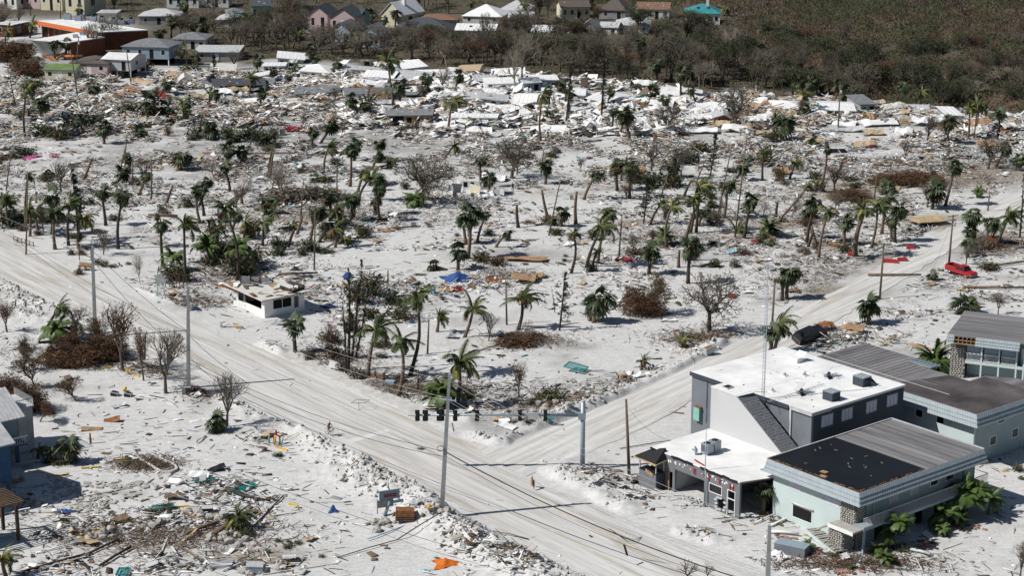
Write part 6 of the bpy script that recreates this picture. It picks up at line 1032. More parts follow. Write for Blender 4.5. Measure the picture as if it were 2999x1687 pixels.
HS=[(862,86,62,9,-14,5.2,'front','shingle_dark','pink_wall','pink two-storey house with dark gable roof, right half of the pink pair',dict(name='house',rise=2.4,wins=3,stilt=0)),(800,78,50,9,-14,5.2,'front','shingle_dark','pink_wall','pink two-storey house with dark gable roof, left half of the pink pair',dict(name='house',rise=2.2,wins=2)),(892,80,30,9,-14,5.0,'gable','shingle_dark','teal','dark green house wing beside the pink house',dict(name='house',rise=1.6,wins=1)),(658,66,46,9,5,4.6,'gable','shingle_dark','mint','mint green house with white ground floor among the trees at the top',dict(name='house',rise=1.6,stilt=1.6)),(592,62,40,8,10,2.2,'hip','shingle_grey','white_paint','pale raised house with white balcony rail at the top',dict(name='house',rise=1.2,stilt=1.4)),(985,68,52,12,-30,4.0,'front','white_metal','cream','steep white-roofed house with skylights and a chimney',dict(name='house',rise=3.4,skylights=0,chim=True,wins=2)),(855,108,62,9,-16,3.2,'front','shingle_grey','blue_gable','pale blue gabled house, left one of the blue twin gables',dict(name='house',rise=2.5,wins=2)),(925,118,66,9,-16,3.2,'front','shingle_grey','blue_gable','pale blue gabled house, right one of the blue twin gables',dict(name='house',rise=2.5,wins=3)),(1060,103,150,13,-6,2.8,'hip','shingle_dark','gray_blue','wide house with big dark hip roof left of the cream house',dict(name='house',rise=3.2,wins=5)),(1195,114,98,9,-8,4.2,'gable','white_metal','cream','cream two-storey house with white metal roof and one skylight',dict(name='house',rise=1.2,wins=4,skylights=1)),(1100,68,100,9,-3,2.2,'hip','shingle_rust','tan','low house with reddish brown roof behind the dark hip roof',dict(name='house',rise=1.3,wins=3)),(1212,58,96,12,-12,2.2,'hip','white_metal','offwhite','white hip-roofed house at the top behind the cream house',dict(name='house',rise=3.0,wins=3)),(1290,42,70,12,-12,2.0,'hip','light_grey','offwhite','pale hip-roofed house right of the white hip roof at the top',dict(name='house',rise=2.6,wins=2)),(1310,62,60,8,-5,2.4,'gable','light_grey','white_paint','small pale house half hidden by bare trees at top centre',dict(name='house',rise=1.2)),(1448,46,72,9,8,3.6,'gable','shingle_brown','cream','yellowish house with brown roof in the trees at the top',dict(name='house',rise=1.4,wins=4)),(1540,46,66,12,-12,2.6,'hip','shingle_brown','grey_panel','dark brown peaked roof house left of the tan-roofed one',dict(name='house',rise=3.4,wins=2)),(1642,46,80,9,-8,3.0,'gable','shingle_rust','offwhite','tan-roofed house left of the teal-roofed house',dict(name='house',rise=1.6,wins=4)),(1768,62,84,11,-4,3.4,'hip','teal_roof','white_paint','white house with bright teal hip roof and white chimney at the edge of the mangroves',dict(name='house',rise=2.4,wins=5,chim=True,skylights=2)),(1385,108,96,9,-10,3.0,'gable','white_metal','lilac','long white-roofed house hidden in dark trees at top centre',dict(name='house',rise=1.4,wins=4)),(1478,92,50,8,-10,2.4,'front','shingle_grey','light_grey','grey-roofed house with torn gable in the trees',dict(name='house',rise=2.0,wins=2)),(1530,86,44,7,-14,2.2,'gable','light_grey','white_paint','pale roof low among trees right of the torn gable',dict(name='house',rise=1.0,wins=2)),(1590,82,84,11,-6,2.2,'hip','light_grey','white_paint','pale metal hip roof behind bare trees left of the teal-roofed house',dict(name='house',rise=2.0,wins=3)),(575,70,60,9,0,2.4,'hip','light_grey','offwhite','pale grey hip roof left of the mint green house',dict(name='house',rise=1.6,wins=2,stilt=0)),(400,62,100,9,0,2.6,'hip','light_grey','grey_panel','weathered pale roof behind bare trees at upper left',dict(name='house',rise=1.8,wins=3)),(460,20,80,8,0,3.6,'flat','light_grey','white_paint','white flat-roofed house at the very top, upper left',dict(name='house',wins=4)),(545,18,60,8,0,3.6,'flat','white_roof','white_paint','white flat-roofed house at the very top right of its twin',dict(name='house',wins=3)),(475,122,84,10,-4,2.6,'hip','shingle_grey','offwhite','grey hip-roofed house among trees left of centre at the top',dict(name='house',rise=1.5,wins=4)),(545,150,110,8,-2,2.2,'shed','light_grey','grey_panel','long low grey-roofed house just below the hip-roofed one',dict(name='house',rise=.6,wins=3)),(368,162,120,10,-10,3.0,'hip','shingle_grey','gray_blue','big grey hip-roofed stilt house right of the white-roofed stilt house',dict(name='stilt_house',rise=1.7,stilt=1.8,wins=4)),(295,195,74,9,-14,2.8,'gable','white_metal','light_grey','stilt house with grey walls and white metal roof',dict(name='stilt_house',rise=.9,stilt=1.9,wins=2)),(225,196,96,9,-12,2.5,'hip','shingle_brown','pink_wall','pink stilt house with dark brown shingle roof',dict(name='stilt_house',rise=1.4,stilt=1.3,wins=3)),(152,208,78,6,-8,2.5,'gable','green_roof','cream','cream cottage with green roof on the left',dict(name='stilt_house',rise=.9,stilt=.9,wins=3)),(730,160,74,8,-12,2.0,'gable','white_metal','grey_panel','white-roofed house under dark trees left of centre',dict(rise=1.0,tilt=(0,2))),(270,62,46,7,0,3.5,'flat','light_grey','cream','cream flat block hidden by trees at upper left',dict(name='house',wins=2)),(602,232,150,6,2,2.3,'gable','shingle_dark','offwhite','long wreck with dark blue roof and open front',dict(rise=1.0,tilt=(0,1),wins=6)),(516,222,26,5,0,2.2,'front','shingle_grey','white_paint','tiny white gabled cottage left of the dark blue-roofed wreck',dict(rise=.9,wins=1)),(465,218,28,5,8,2.2,'front','offwhite','white_paint','small white shed with red shutters in the wreckage',dict(rise=.9,wins=1)),(560,190,70,6,-8,1.8,'gable','offwhite','cream','collapsed cream-roofed home behind the dark blue-roofed wreck',dict(rise=.8,tilt=(4,6),wins=2)),(660,205,50,6,10,2.0,'shed','white_metal','light_grey','tilted white metal roof home behind the dark blue-roofed wreck',dict(rise=.5,tilt=(0,-5),wins=2)),(690,180,60,6,4,2.0,'gable','white_metal','grey_panel','white-roofed mobile home at the left end of the white row',dict(rise=.5,wins=3)),(672,226,40,6,-14,2.2,'gable','shingle_grey','light_grey','grey-walled cottage with blue-grey roof at the left of the wreck row',dict(rise=.8,wins=2)),(790,197,86,9,-8,1.7,'hip','white_roof','white_paint','white pyramid-roofed home left in the row of white roofs',dict(rise=1.4,tilt=(0,3),wins=3)),(800,246,112,6,9,1.9,'gable','shingle_grey','plywood','grey-shingled wreck with bare wooden wall left of the palms',dict(rise=.9,tilt=(0,-3),wins=4)),(930,252,130,6,7,1.9,'gable','shingle_grey','light_grey','long grey-shingled cottage behind two palms',dict(rise=.8,tilt=(0,-1),wins=5)),(920,194,90,6,-3,2.0,'gable','light_grey','offwhite','pale-roofed mobile home behind the palm in the white row',dict(rise=.6,wins=4)),(952,213,86,6,-10,2.2,'gable','white_metal','white_paint','white mobile home with gable end standing in the white row',dict(rise=1.0,wins=3)),(990,178,100,8,10,1.6,'gable','white_roof','grey_panel','low broad white roof at the back of the white row',dict(rise=.9,wins=3)),(1010,215,60,6,4,1.8,'shed','white_metal','light_grey','white shed-roofed home beside the gable-end mobile home',dict(rise=.5,wins=3)),(1046,190,70,7,24,2.2,'shed','white_metal','gray_blue','white tilted-roof home with blue-grey side wall',dict(rise=1.0,tilt=(0,-6),wins=3)),(1040,214,90,8,-12,1.5,'gable','light_grey','light_grey','collapsed pale grey roof in the middle of the white row',dict(rise=.9,tilt=(3,5),wins=2)),(1105,205,90,8,8,1.6,'gable','white_roof','white_paint','white roof right of the collapsed pale grey roof',dict(rise=.8,tilt=(0,-2),wins=3)),(1150,232,90,7,4,1.7,'shed','white_metal','light_grey','white-roofed mobile home behind the bare tree in the row',dict(rise=.4,wins=4)),(1180,190,60,6,-8,1.8,'gable','tan','cream','small tan-roofed home at the back of the white row',dict(rise=.5,wins=3)),(1222,218,60,7,16,1.8,'gable','light_grey','grey_panel','pale home with dark torn gable in the white row',dict(rise=.8,tilt=(0,4),wins=2)),(1210,245,90,7,-6,1.5,'gable','white_metal','light_grey','flattened white roof in front of the torn gable home',dict(rise=.6,tilt=(2,4),wins=3)),(1165,263,110,7,12,2.0,'shed','light_grey','white_paint','greenish-grey flat-roofed home with a row of windows',dict(rise=.4,wins=5)),(1262,226,84,8,10,2.0,'gable','white_metal','offwhite','white-roofed home at the right of the white row',dict(rise=.9,tilt=(0,-3),wins=3)),(1280,198,90,8,6,1.6,'gable','white_roof','light_grey','white roof at the back right of the white row',dict(rise=.9,wins=3)),(1283,240,60,7,2,1.8,'shed','shingle_grey','grey_panel','dark grey-roofed home at the right of the white row',dict(rise=.5,wins=2)),(1240,266,80,7,2,1.7,'shed','light_grey','light_grey','pale low home in front of the dark grey-roofed home',dict(rise=.3,wins=3)),(1265,282,90,5,4,1.6,'gable','white_metal','grey_panel','long white-roofed mobile home right of the long windowed home',dict(rise=.3,wins=4)),(1030,315,132,6,0,2.6,'gable','shingle_grey','plywood','grey-roofed open-fronted cottage with orange wooden wall',dict(rise=.9,tilt=(0,1),wins=5)),(1190,318,130,5,5,2.2,'gable','white_metal','white_paint','long white mobile home with green trim',dict(rise=.5,wins=5)),(1370,222,74,7,4,2.6,'gable','white_metal','gray_blue','dark grey house with white roof and white window by the tall pines',dict(rise=.7,wins=3)),(1340,228,50,6,30,2.2,'gable','light_grey','gray_blue','blue-grey house wing with pale roof left of the dark grey house',dict(rise=.9,wins=2)),(1358,260,70,8,-24,2.4,'front','light_grey','white_paint','white cottage with grey gable roof and porch between the pines and white row',dict(rise=1.2,wins=2)),(1320,275,60,7,-14,1.6,'gable','white_roof','light_grey','white roof just in front left of the porch cottage',dict(rise=.8,tilt=(3,0),wins=2)),(1452,255,34,6,-4,1.8,'gable','white_metal','white_paint','narrow white mobile home between the two tall pines',dict(rise=.5,tilt=(6,0),wins=1)),(1500,272,56,9,-24,2.0,'gable','white_metal','light_grey','tilted white mobile home right of the first tall pine',dict(rise=.5,tilt=(4,6),wins=3)),(1556,262,50,6,-30,1.9,'gable','light_grey','white_paint','grey-roofed mobile home tipped towards the heap of timber',dict(rise=.5,tilt=(0,9),wins=3)),(1460,290,60,7,10,1.6,'gable','light_grey','grey_panel','crushed grey mobile home at the foot of the first tall pine',dict(rise=.6,tilt=(5,-6),wins=2)),(1520,218,44,5,6,1.7,'shed','white_metal','light_grey','broken white shed at the edge of the wood',dict(rise=.4,tilt=(0,4),wins=1)),(1685,256,50,6,-4,2.0,'gable','white_metal','white_paint','white caravan with one dark window, left of the long caravan',dict(rise=.3,tilt=(3,0),wins=1)),(1720,252,92,5,-1,2.1,'gable','white_metal','white_paint','long white caravan with windows at the wood edge',dict(rise=.3,wins=5)),(1660,283,60,8,-22,1.4,'gable','white_roof','light_grey','flattened white roof below the long caravan',dict(rise=.8,tilt=(2,5),wins=2)),(1818,318,50,7,-12,2.0,'front','light_grey','plywood','small grey gabled shed with open brown front right of centre',dict(rise=.8,tilt=(0,3),wins=2)),(1790,290,80,8,-14,1.4,'gable','white_roof','light_grey','collapsed white roof behind the small gabled shed',dict(rise=.9,tilt=(0,6),wins=2)),(1985,288,74,8,4,1.5,'hip','white_roof','light_grey','white domed roof wreck left of the teal wrecked house',dict(rise=1.1,tilt=(0,3),wins=3)),(2108,294,92,8,5,1.9,'gable','white_metal','teal','teal-walled wreck with buckled white roof',dict(rise=.6,tilt=(0,-3),wins=4)),(2182,286,44,7,14,2.4,'shed','shingle_grey','grey_panel','grey box house standing right of the teal wreck',dict(rise=.4,wins=2)),(2285,290,100,7,-4,1.5,'shed','light_grey','light_grey','long pale-roofed wreck at the wood edge on the right',dict(rise=.4,tilt=(0,2),wins=4)),(2400,308,46,8,10,2.2,'shed','white_metal','grey_panel','tall narrow wreck with white roof at the far right',dict(rise=.4,tilt=(0,5),wins=1)),(2510,310,60,5,3,1.0,'flat','white_metal','white_paint','low flat white wreck at the right edge',dict(wins=1)),]
HOUSE_OBJ=[]
for e in HS:
 x,y,w,d,yaw,h,rf,rm,wm,lb,kw=e;kw=dict(kw)
 if kw.get('name')is None and y>140:yaw=yaw
 HOUSE_OBJ.append(house(x,y,w,d,yaw,h,rf,rm,wm,lb,**kw))
LANDM+=[(e[0],e[1]-12,'the '+' '.join(e[9].split(' with ')[0].split(' left of')[0].split(' right of')[0].split(' behind')[0].split(' in the')[0].split(' at ')[0].split(' among')[0].split(' half')[0].split(',')[0].split()[:6]))for e in HS if e[1]<150 and e[0]<1300][:14]
# torn details of the open-fronted cottage, near-black panels as shade inside open fronts, and the green trim of the mobile home
def trim(o,x0,x1,z0,z1,m,nm,y=-.02):q=MB();q.box(x0,x1,y-.03,y,z0,z1,m);q.build(nm,o)
for o in HOUSE_OBJ:
 if 'open-fronted' in o['label']:trim(o,-4.2,-1.2,.5,2.5,'dark_void','open_front_shade');trim(o,1.5,5.2,.1,1.2,'offwhite','siding');trim(o,-5.4,5.4,0,.3,'white_paint','sill_board')
 if 'green trim' in o['label']:trim(o,-5.2,5.2,1.9,2.2,'mint','green_trim',-.05);trim(o,-2.3,1.2,.2,1.6,'light_grey','garage_door')
 if 'dark blue roof' in o['label']:trim(o,-4.5,6,.4,2.1,'dark_void','open_front_shade')
 if 'open brown front' in o['label']:trim(o,-1.0,1.0,.1,1.9,'dark_void','open_front_shade')
# loose roofs lying in the wreckage
def loose_roof(x,y,wpx,dep,yaw,m,label,fold=.9,z=.3,seed=0,grp=None,nm='roof_sheet',cat='roof'):
 g=P(x,y);s=scale_at(y);Wd=wpx/s;r_=np.random.default_rng(seed or int(x+y));nx,ny=6,4;V=[]
 hs=np.cumsum(r_.normal(0,fold*.25,nx+1));hs-=hs.min();hs=hs*.7
 for j in range(ny+1):
  for i in range(nx+1):V.append((Wd*(i/nx-.5),dep*j/ny,z+hs[i]+fold*math.sin(math.pi*j/ny)*.8+r_.normal(0,.06)))
 V=np.array(V);B=V-[0,0,.1];n=len(V);W1=nx+1;Fc=[]
 for j in range(ny):
  for i in range(nx):a=j*W1+i;Fc.append((a,a+1,a+W1+1,a+W1));Fc.append((a+n,a+W1+n,a+W1+1+n,a+1+n))
 for i in range(nx):Fc.append((i,i+n,i+1+n,i+1));a=ny*W1+i;Fc.append((a,a+1,a+1+n,a+n))
 for j in range(ny):a=j*W1;Fc.append((a,a+W1,a+W1+n,a+n));a+=nx;Fc.append((a,a+n,a+W1+n,a+W1))
 mb=MB();mb.add(np.vstack([V,B]),Fc,m);o=mb.build(nm);o.location=(g.x,g.y,float(gz(g.x,g.y)));o.rotation_euler=(0,0,R(yaw))
 if label:tag(o,label,cat,grp)
 else:later(o,x,y,{'white_metal':'buckled white metal roof sheet','white_roof':'large folded white roof lying flat','light_grey':'crumpled pale grey roof','shingle_grey':'fallen grey shingle roof','tan':'sagging tan wooden roof deck','plywood':'torn brown plywood deck','offwhite':'dirty off-white collapsed roof','shingle_dark':'fallen dark roof'}[m],cat,'fallen roofs')
for a in[(1360,300,110,6,-3,'white_roof'),(1375,335,90,7,-10,'white_roof'),(1295,315,60,5,8,'white_roof'),(1495,312,60,7,-16,'white_roof'),(1205,338,66,5,0,'white_roof'),(1100,325,90,3,3,'white_metal'),(1140,330,60,3,6,'white_metal'),(1760,338,90,3,-3,'white_metal'),(1850,335,74,4,-18,'white_roof'),(1560,340,90,3,2,'white_metal'),(1530,325,70,3,5,'white_metal'),(2050,300,60,6,-6,'white_roof'),(2120,322,60,5,-20,'white_roof'),(2210,318,110,5,12,'white_roof'),(2290,308,60,4,16,'light_grey'),(2130,332,90,3,-2,'light_grey'),(2100,350,40,3,30,'white_metal'),(2350,312,70,5,10,'white_metal'),(880,268,90,5,6,'light_grey'),(560,240,60,4,-10,'white_metal'),(440,200,44,6,0,'tan'),(400,205,50,4,20,'offwhite'),(520,195,90,6,12,'offwhite'),(330,232,44,4,-12,'plywood'),(300,245,70,3,10,'plywood'),(640,262,90,3,0,'white_metal'),(720,272,80,3,4,'offwhite'),(820,275,90,3,-4,'white_metal'),(700,250,33,4,40,'tan'),(1000,240,60,4,-8,'white_metal'),(960,265,60,3,10,'light_grey'),(1110,250,60,5,-10,'white_metal'),(1300,255,70,4,5,'white_metal'),(1420,290,27,4,10,'tan'),(1590,285,33,5,-30,'plywood'),(1620,300,70,4,10,'shingle_grey'),(1680,320,70,3,-2,'white_metal'),(1900,310,60,4,8,'white_metal'),(1940,305,70,4,-4,'white_metal'),(2450,318,38,4,8,'tan'),(2500,300,27,4,-8,'tan'),(2540,322,33,3,4,'tan'),(2200,340,49,3,0,'tan'),(2050,365,49,3,-8,'tan'),(2180,372,60,3,4,'tan'),(500,252,38,3,12,'tan'),(250,250,60,3,-10,'offwhite'),(780,285,40,3,30,'shingle_dark'),(1600,440,60,4,10,'plywood'),(2480,370,50,2.5,-20,'plywood'),(1970,440,36,3,10,'plywood'),(1240,455,60,3,-10,'white_metal'),(1110,500,60,3,5,'offwhite'),(1180,470,60,3,0,'offwhite'),(1220,500,50,3,15,'white_metal'),(1340,1235,10,1,0,'plywood')]:loose_roof(*a,None)
loose_roof(1320,657,108,2.1,-9,'plywood','long flat plywood floor panel lying alone on the sand',.02,.45,5,nm='floor_panel',cat='panel');loose_roof(2350,568,90,4.2,22,'new_wood','lifted wooden deck floor propped on its joists beside the sand lane',.12,.8,6,nm='wooden_deck',cat='deck')
loose_roof(1315,712,62,3.0,-8,'plywood','large broken plywood wall standing among planks right of the blue tarpaulin',.6,.5,7,nm='plywood_wall',cat='wall panel');loose_roof(1245,712,50,3,-4,'rust','rusty brown sheet spread on the debris just left of the plywood wall',.2,.2,8,nm='rusty_sheet',cat='sheet')
loose_roof(1360,700,26,2.4,10,'plywood','smaller brown plywood sheet right of the broken plywood wall',.3,.3,9,nm='plywood_sheet',cat='sheet');loose_roof(230,1083,52,1.1,8,'plywood','brown door-sized board lying on bare sand at the left',.03,.12,10,nm='wooden_board',cat='board')
loose_roof(2140,842,60,2.2,-28,'plywood','brown cabinet panels leaning over the wreck pile by the cabbage palm',.5,.5,11,nm='cabinet_panel',cat='panel');loose_roof(2080,835,44,2.2,12,'rust','dark brown torn sheet on the wreck pile behind the crushed black car',.5,.5,12,nm='rusty_sheet',cat='sheet');loose_roof(2315,878,70,.7,-48,'plywood','single brown plank lying on sand left of the stone-ended motel wing',.1,.1,13,nm='plank',cat='plank')
# orange arcade, far left
def arcade():
 F=Frame(P(78,103),R(-20));g=P(112,104);F=Frame((g.x-12,g.y-2),R(-21));
 a,b,c_,d_=P(88,51,5),P(244,80,5),P(372,74,5),P(184,46,5)
 t=thing('shopping_arcade','long white-roofed arcade with orange fascia at the upper left','arcade',(a.x,a.y,0),0);L=lambda p:Vector((p.x-a.x,p.y-a.y,p.z));A,B,C_,D_=map(L,(a,b,c_,d_))
 q=MB();q.slab([tuple(A),tuple(B),tuple(C_),tuple(D_)],.25,'white_roof');ro=q.build('roof',t)
 n=Vector(((B-A).y,-(B-A).x,0)).normalized();dr=(B-A).normalized();q=MB();q.slab([(*(A+n*.05)[:2],5.05),(*(B+n*.05)[:2],5.05),(*(B-n*.2)[:2],5.05),(*(A-n*.2)[:2],5.05)],1.15,'orange_fascia');q.build('fascia',t);Lw=(B-A).length
 yaw=math.atan2(dr.y,dr.x);k=0
 s=thing('arcade_shopfront',None,None);bpy.data.objects.remove(s);
 while k*3.4<Lw-3:
  p=A+dr*(k*3.4)-n*2.2;q=MB();q.cbox((p.x,p.y,1.9),(.35,.35,3.8),'orange_fascia',yaw);q.build('pillar',t)
  p=A+dr*(k*3.4+1.7)-n*2.3;q=MB();q.cbox((p.x,p.y,1.9),(2.7,.1,2.6),'glass',yaw);f_=q.build('shop_window',t);q=MB();q.cbox((p.x,p.y,3.3),(2.9,.14,.2),'white_paint',yaw);q.cbox((p.x+dr.x*1.4,p.y+dr.y*1.4,1.9),(.12,.14,2.6),'white_paint',yaw);q.build('frame',f_);k+=1
 p=A+dr*Lw/2-n*2.6;q=MB();q.cbox((p.x,p.y,1.9),(Lw,.3,3.8),'orange_wall',yaw);q.cbox((p.x+n.x*1.6,p.y+n.y*1.6,.3),(Lw*.9,.2,.6),'orange_fascia',yaw);q.build('wall',t)
 q=MB();e=[tuple(D_),tuple(C_),tuple(B)];q.add([(D_.x,D_.y,0),(C_.x,C_.y,0),(C_.x,C_.y,4.7),(D_.x,D_.y,4.7),(B.x,B.y,0),(B.x,B.y,4.7)],[(0,1,2,3),(4,1,2,5)],'orange_wall');q.build('back_wall',t)
 for px,py in((171,48),(197,51),(204,47),(235,52),(256,54),(286,58),(306,60),(330,58)):
  c=L(P(px,py,5));q=MB();q.box(c.x-.9,c.x+.9,c.y-.8,c.y+.8,5,6.2+random.random()*.4,'galvanised');o=q.build('air_conditioner',ro);q=MB();q.tube([(c.x,c.y,6.2),(c.x,c.y,6.75)],.5,8,'black');q.build('fan',o)
  # second, broken wing with a curling roof membrane
 a,b,c_,d_=P(80,99,4.6),P(176,105,4.8),P(264,92,4.8),P(192,80,4.8);t=thing('collapsed_arcade_wing','broken orange arcade wing whose white roof sheet curls down to the ground','arcade',(a.x,a.y,0));L=lambda p:Vector((p.x-a.x,p.y-a.y,p.z));A,B,C_,D_=map(L,(a,b,c_,d_))
 q=MB();q.slab([tuple(A),tuple(B),tuple(C_),tuple(D_)],.2,'white_roof');q.build('roof',t);lo=[L(P(x,y,z))for x,y,z in((82,122,1.8),(110,138,.3),(140,138,.3),(158,124,2.2))];top=[A.lerp(B,f)for f in(0,.33,.66,1)];V=[]
 for f in(0,.35,.7,1):
  for j in range(4):p=top[j].lerp(lo[j],f);V.append((p.x,p.y-1.4*math.sin(f*3.1)*0,p.z+.9*math.sin(f*math.pi)))
 q=MB();n_=16;Fc=[(j*4+i,(j+1)*4+i,(j+1)*4+i+1,j*4+i+1)for j in range(3)for i in range(3)];q.add(V+[(v[0],v[1]+.1,v[2]-.1)for v in V],Fc+[tuple(x+16 for x in f[::-1])for f in Fc],'white_roof',True);q.build('curled_membrane',t)
 q=MB();q.add([(B.x,B.y,0),(C_.x,C_.y,0),(C_.x,C_.y,4.6),(B.x,B.y,4.6),(A.x,A.y,0),(A.x,A.y,4.3)],[(0,1,2,3)],'orange_wall');q.build('wall',t)
 for k in range(9):q=MB();p=B.lerp(A,random.random()*.5);q.cbox((p.x+random.uniform(-1,3),p.y-random.uniform(1,5),random.uniform(.3,1.8)),(3.5,.15,.5),random.choice(['orange_fascia','plywood','old_wood']),random.uniform(-1,1),random.uniform(-.6,.6));q.build('broken_panel',t)
 for px,py in((190,92),(207,86),(240,84)):c=L(P(px,py,4.9));q=MB();q.box(c.x-.6,c.x+.6,c.y-.5,c.y+.5,4.8,5.6,'galvanised');q.build('roof_vent',t)
 house(12,92,46,8,-21,3.6,'flat','white_roof','orange_wall','orange-fronted shop with white roof at the left edge',name='shop_building',cat='shop',wins=2)
 house(52,124,40,5,-10,1.8,'flat','grey_panel','orange_wall','crushed dark canopy with orange sign board left of the curling roof',name='wrecked_canopy',cat='canopy',wins=0,tilt=(0,5))
 house(60,18,90,10,-20,6,'flat','light_grey','pink_wall','pinkish two-storey block at the top left corner',name='apartment_block',cat='building',wins=4,door=False)
 house(130,24,60,10,-22,7,'flat','light_grey','cream','cream block with arched entrance at the top left',name='apartment_block',cat='building',wins=3)
 house(190,38,52,12,-20,8,'flat','light_grey','cream','beige block with two grey sash windows at the top left',name='apartment_block',cat='building',wins=2,door=False,trim='gray_blue')
 house(15,20,60,8,-20,4,'flat','light_grey','white_paint','low white block at the extreme top left corner',name='apartment_block',cat='building',wins=3)
arcade()
HOUSE_PX=[(e[0],e[1]-(e[5]+e[10].get('stilt',0)+e[10].get('rise',.5))*scale_at(e[1])*.48,e[2]+6,(e[5]+e[10].get('stilt',0)+e[10].get('rise',.5))*scale_at(e[1])*.95)for e in HS if e[1]<215]+[(190,70,240,60),(110,110,120,60),(60,20,150,40),(190,25,80,50)]
belt();brush()
# more torn roof sheets thrown over one another along the wrecked row
rr=random.Random(31)
for k in range(150):
 x=rr.uniform(340,2560);y0=np.interp(x,[340,900,1300,1800,2560],[215,215,240,285,315]);y=float(y0+rr.gauss(0,26))
 if y<np.interp(x,[0,900,1300,1500,1700,1900,2100,2576],[165,165,192,212,226,238,256,292]):continue
 big=900<x<1780 and k%2
 loose_roof(x,y,rr.uniform(45,95)if big else rr.uniform(18,62),rr.uniform(3,6)if big else rr.uniform(1.6,4.5),rr.gauss(0,10 if big else 28),rr.choice(['white_metal','white_roof'])if big else rr.choice(['white_metal','white_roof','white_metal','offwhite','light_grey','light_grey','shingle_grey','plywood','tan']),None,rr.uniform(.3,1.3),rr.uniform(.2,1.0),k+300)
 # bared roof trusses and wall frames in the heaps
for k in range(60):
 x=rr.uniform(300,2560);y0=np.interp(x,[340,900,1300,1800,2560],[225,240,270,300,325]);y=float(y0+rr.gauss(0,18));g=P(x,y);q=MB();L_=rr.uniform(2.5,5.5);m_=rr.choice(['new_wood','plywood','old_wood','tan'])
 if y<np.interp(x,[0,900,1300,1500,1700,1900,2100,2576],[165,165,192,212,226,238,256,292]):continue
 for i in range(rr.randint(4,8)):q.cbox((0,i*.5,.2+.05*i),(L_*rr.uniform(.6,1),.09,.14),m_,rr.gauss(0,.06))
 q.cbox((-L_*.3,1.4,.4),(.1,3.2,.12),m_)
 o=q.build('roof_truss');o.location=(g.x,g.y,float(gz(g.x,g.y))+rr.uniform(0,.8));o.rotation_euler=(rr.gauss(.2,.3),rr.gauss(0,.25),rr.uniform(-1.2,1.2));later(o,x,y,CN_[m_]+' roof truss bared','roof truss','bared roof trusses')
# poles, lines, signals
def pole(bx,by,tx,ty,r=.13,m='pole_wood',label=None,cat='utility pole',name='utility_pole',arms=(),square=False,grp='utility poles',cap=None):
 g=P(bx,by);tp=above(bx,by,tx,ty);gh=float(gz(g.x,g.y));h=tp.z-gh;t=thing(name,label,cat,(g.x,g.y,gh),0,grp);dx=tp.x-g.x;mb=MB()
 mb.tube([(0,0,-.3),(dx*.5,0,h*.5),(dx,0,h)],[r*1.3,r*1.1,r*.8],4 if square else 7,m,smooth=not square);mb.build('shaft',t)
 for z,L,yw in arms:q=MB();q.cbox((dx*z,-.12,h*z),(L,.1,.12),'old_wood' if m=='pole_wood' else 'galvanised',yw);a=q.build('crossarm',t);q=MB();[q.tube([(dx*z+math.cos(yw)*L*u,-.12+math.sin(yw)*L*u,h*z),(dx*z+math.cos(yw)*L*u,-.12+math.sin(yw)*L*u,h*z+.28)],.05,5,'light_grey')for u in(-.46,0.2,.46)];q.build('insulators',a)
 if cap=='can':q=MB();q.tube([(dx*.85+.25,-.25,h*.8),(dx*.85+.25,-.25,h*.8+.7)],.2,8,'light_grey');q.build('transformer',t)
 if cap=='lamp':q=MB();q.tube([(dx,0,h-.3),(dx-.9,-.2,h+.2),(dx-1.6,-.3,h+.2)],.04,5,'galvanised');q.cbox((dx-1.8,-.3,h+.2),(.6,.25,.12),'light_grey');q.build('street_lamp',t)
 if label is None:later(t,bx,by,{True:'tall grey concrete pole',False:('leaning ' if abs(dx)>.12*h else 'upright ')+('bare wooden utility pole' if not arms else 'wooden utility pole with crossarm')}[square],cat,grp)
 return Vector((g.x,g.y,gh)),Vector((g.x+dx,g.y,gh+h))
PB={}
PB['c1']=pole(1112,1302,1131,940,.26,'pole_concrete','tallest grey concrete pole standing at the near kerb of the junction',arms=((.81,1.9,-.45),),square=True,cap='lamp');PB['c2']=pole(474,975,473,720,.25,'pole_concrete','grey concrete pole beside the bare trees at left of the main road',square=True);PB['c0']=pole(240,848,232,618,.25,'pole_concrete','grey concrete pole rising from the heap of brown branches at the left',square=True);PB['c3']=pole(1929,1520,1936,1322,.27,'pole_concrete','grey concrete pole cut by the bottom edge in front of the motel',square=True)
PB['w1']=pole(1583,1197,1575,1005,.15,label='bare wooden pole standing left of the grey ticket booth');PB['w2']=pole(2213,752,2224,612,.14,arms=((.985,2.2,.1),));PB['w3']=pole(2386,675,2398,540,.14,arms=((.98,2.0,.5),(.9,1.2,.4)),cap='can');PB['w4']=pole(1938,880,1950,700,.13,arms=((.985,1.6,0),),cap='lamp')
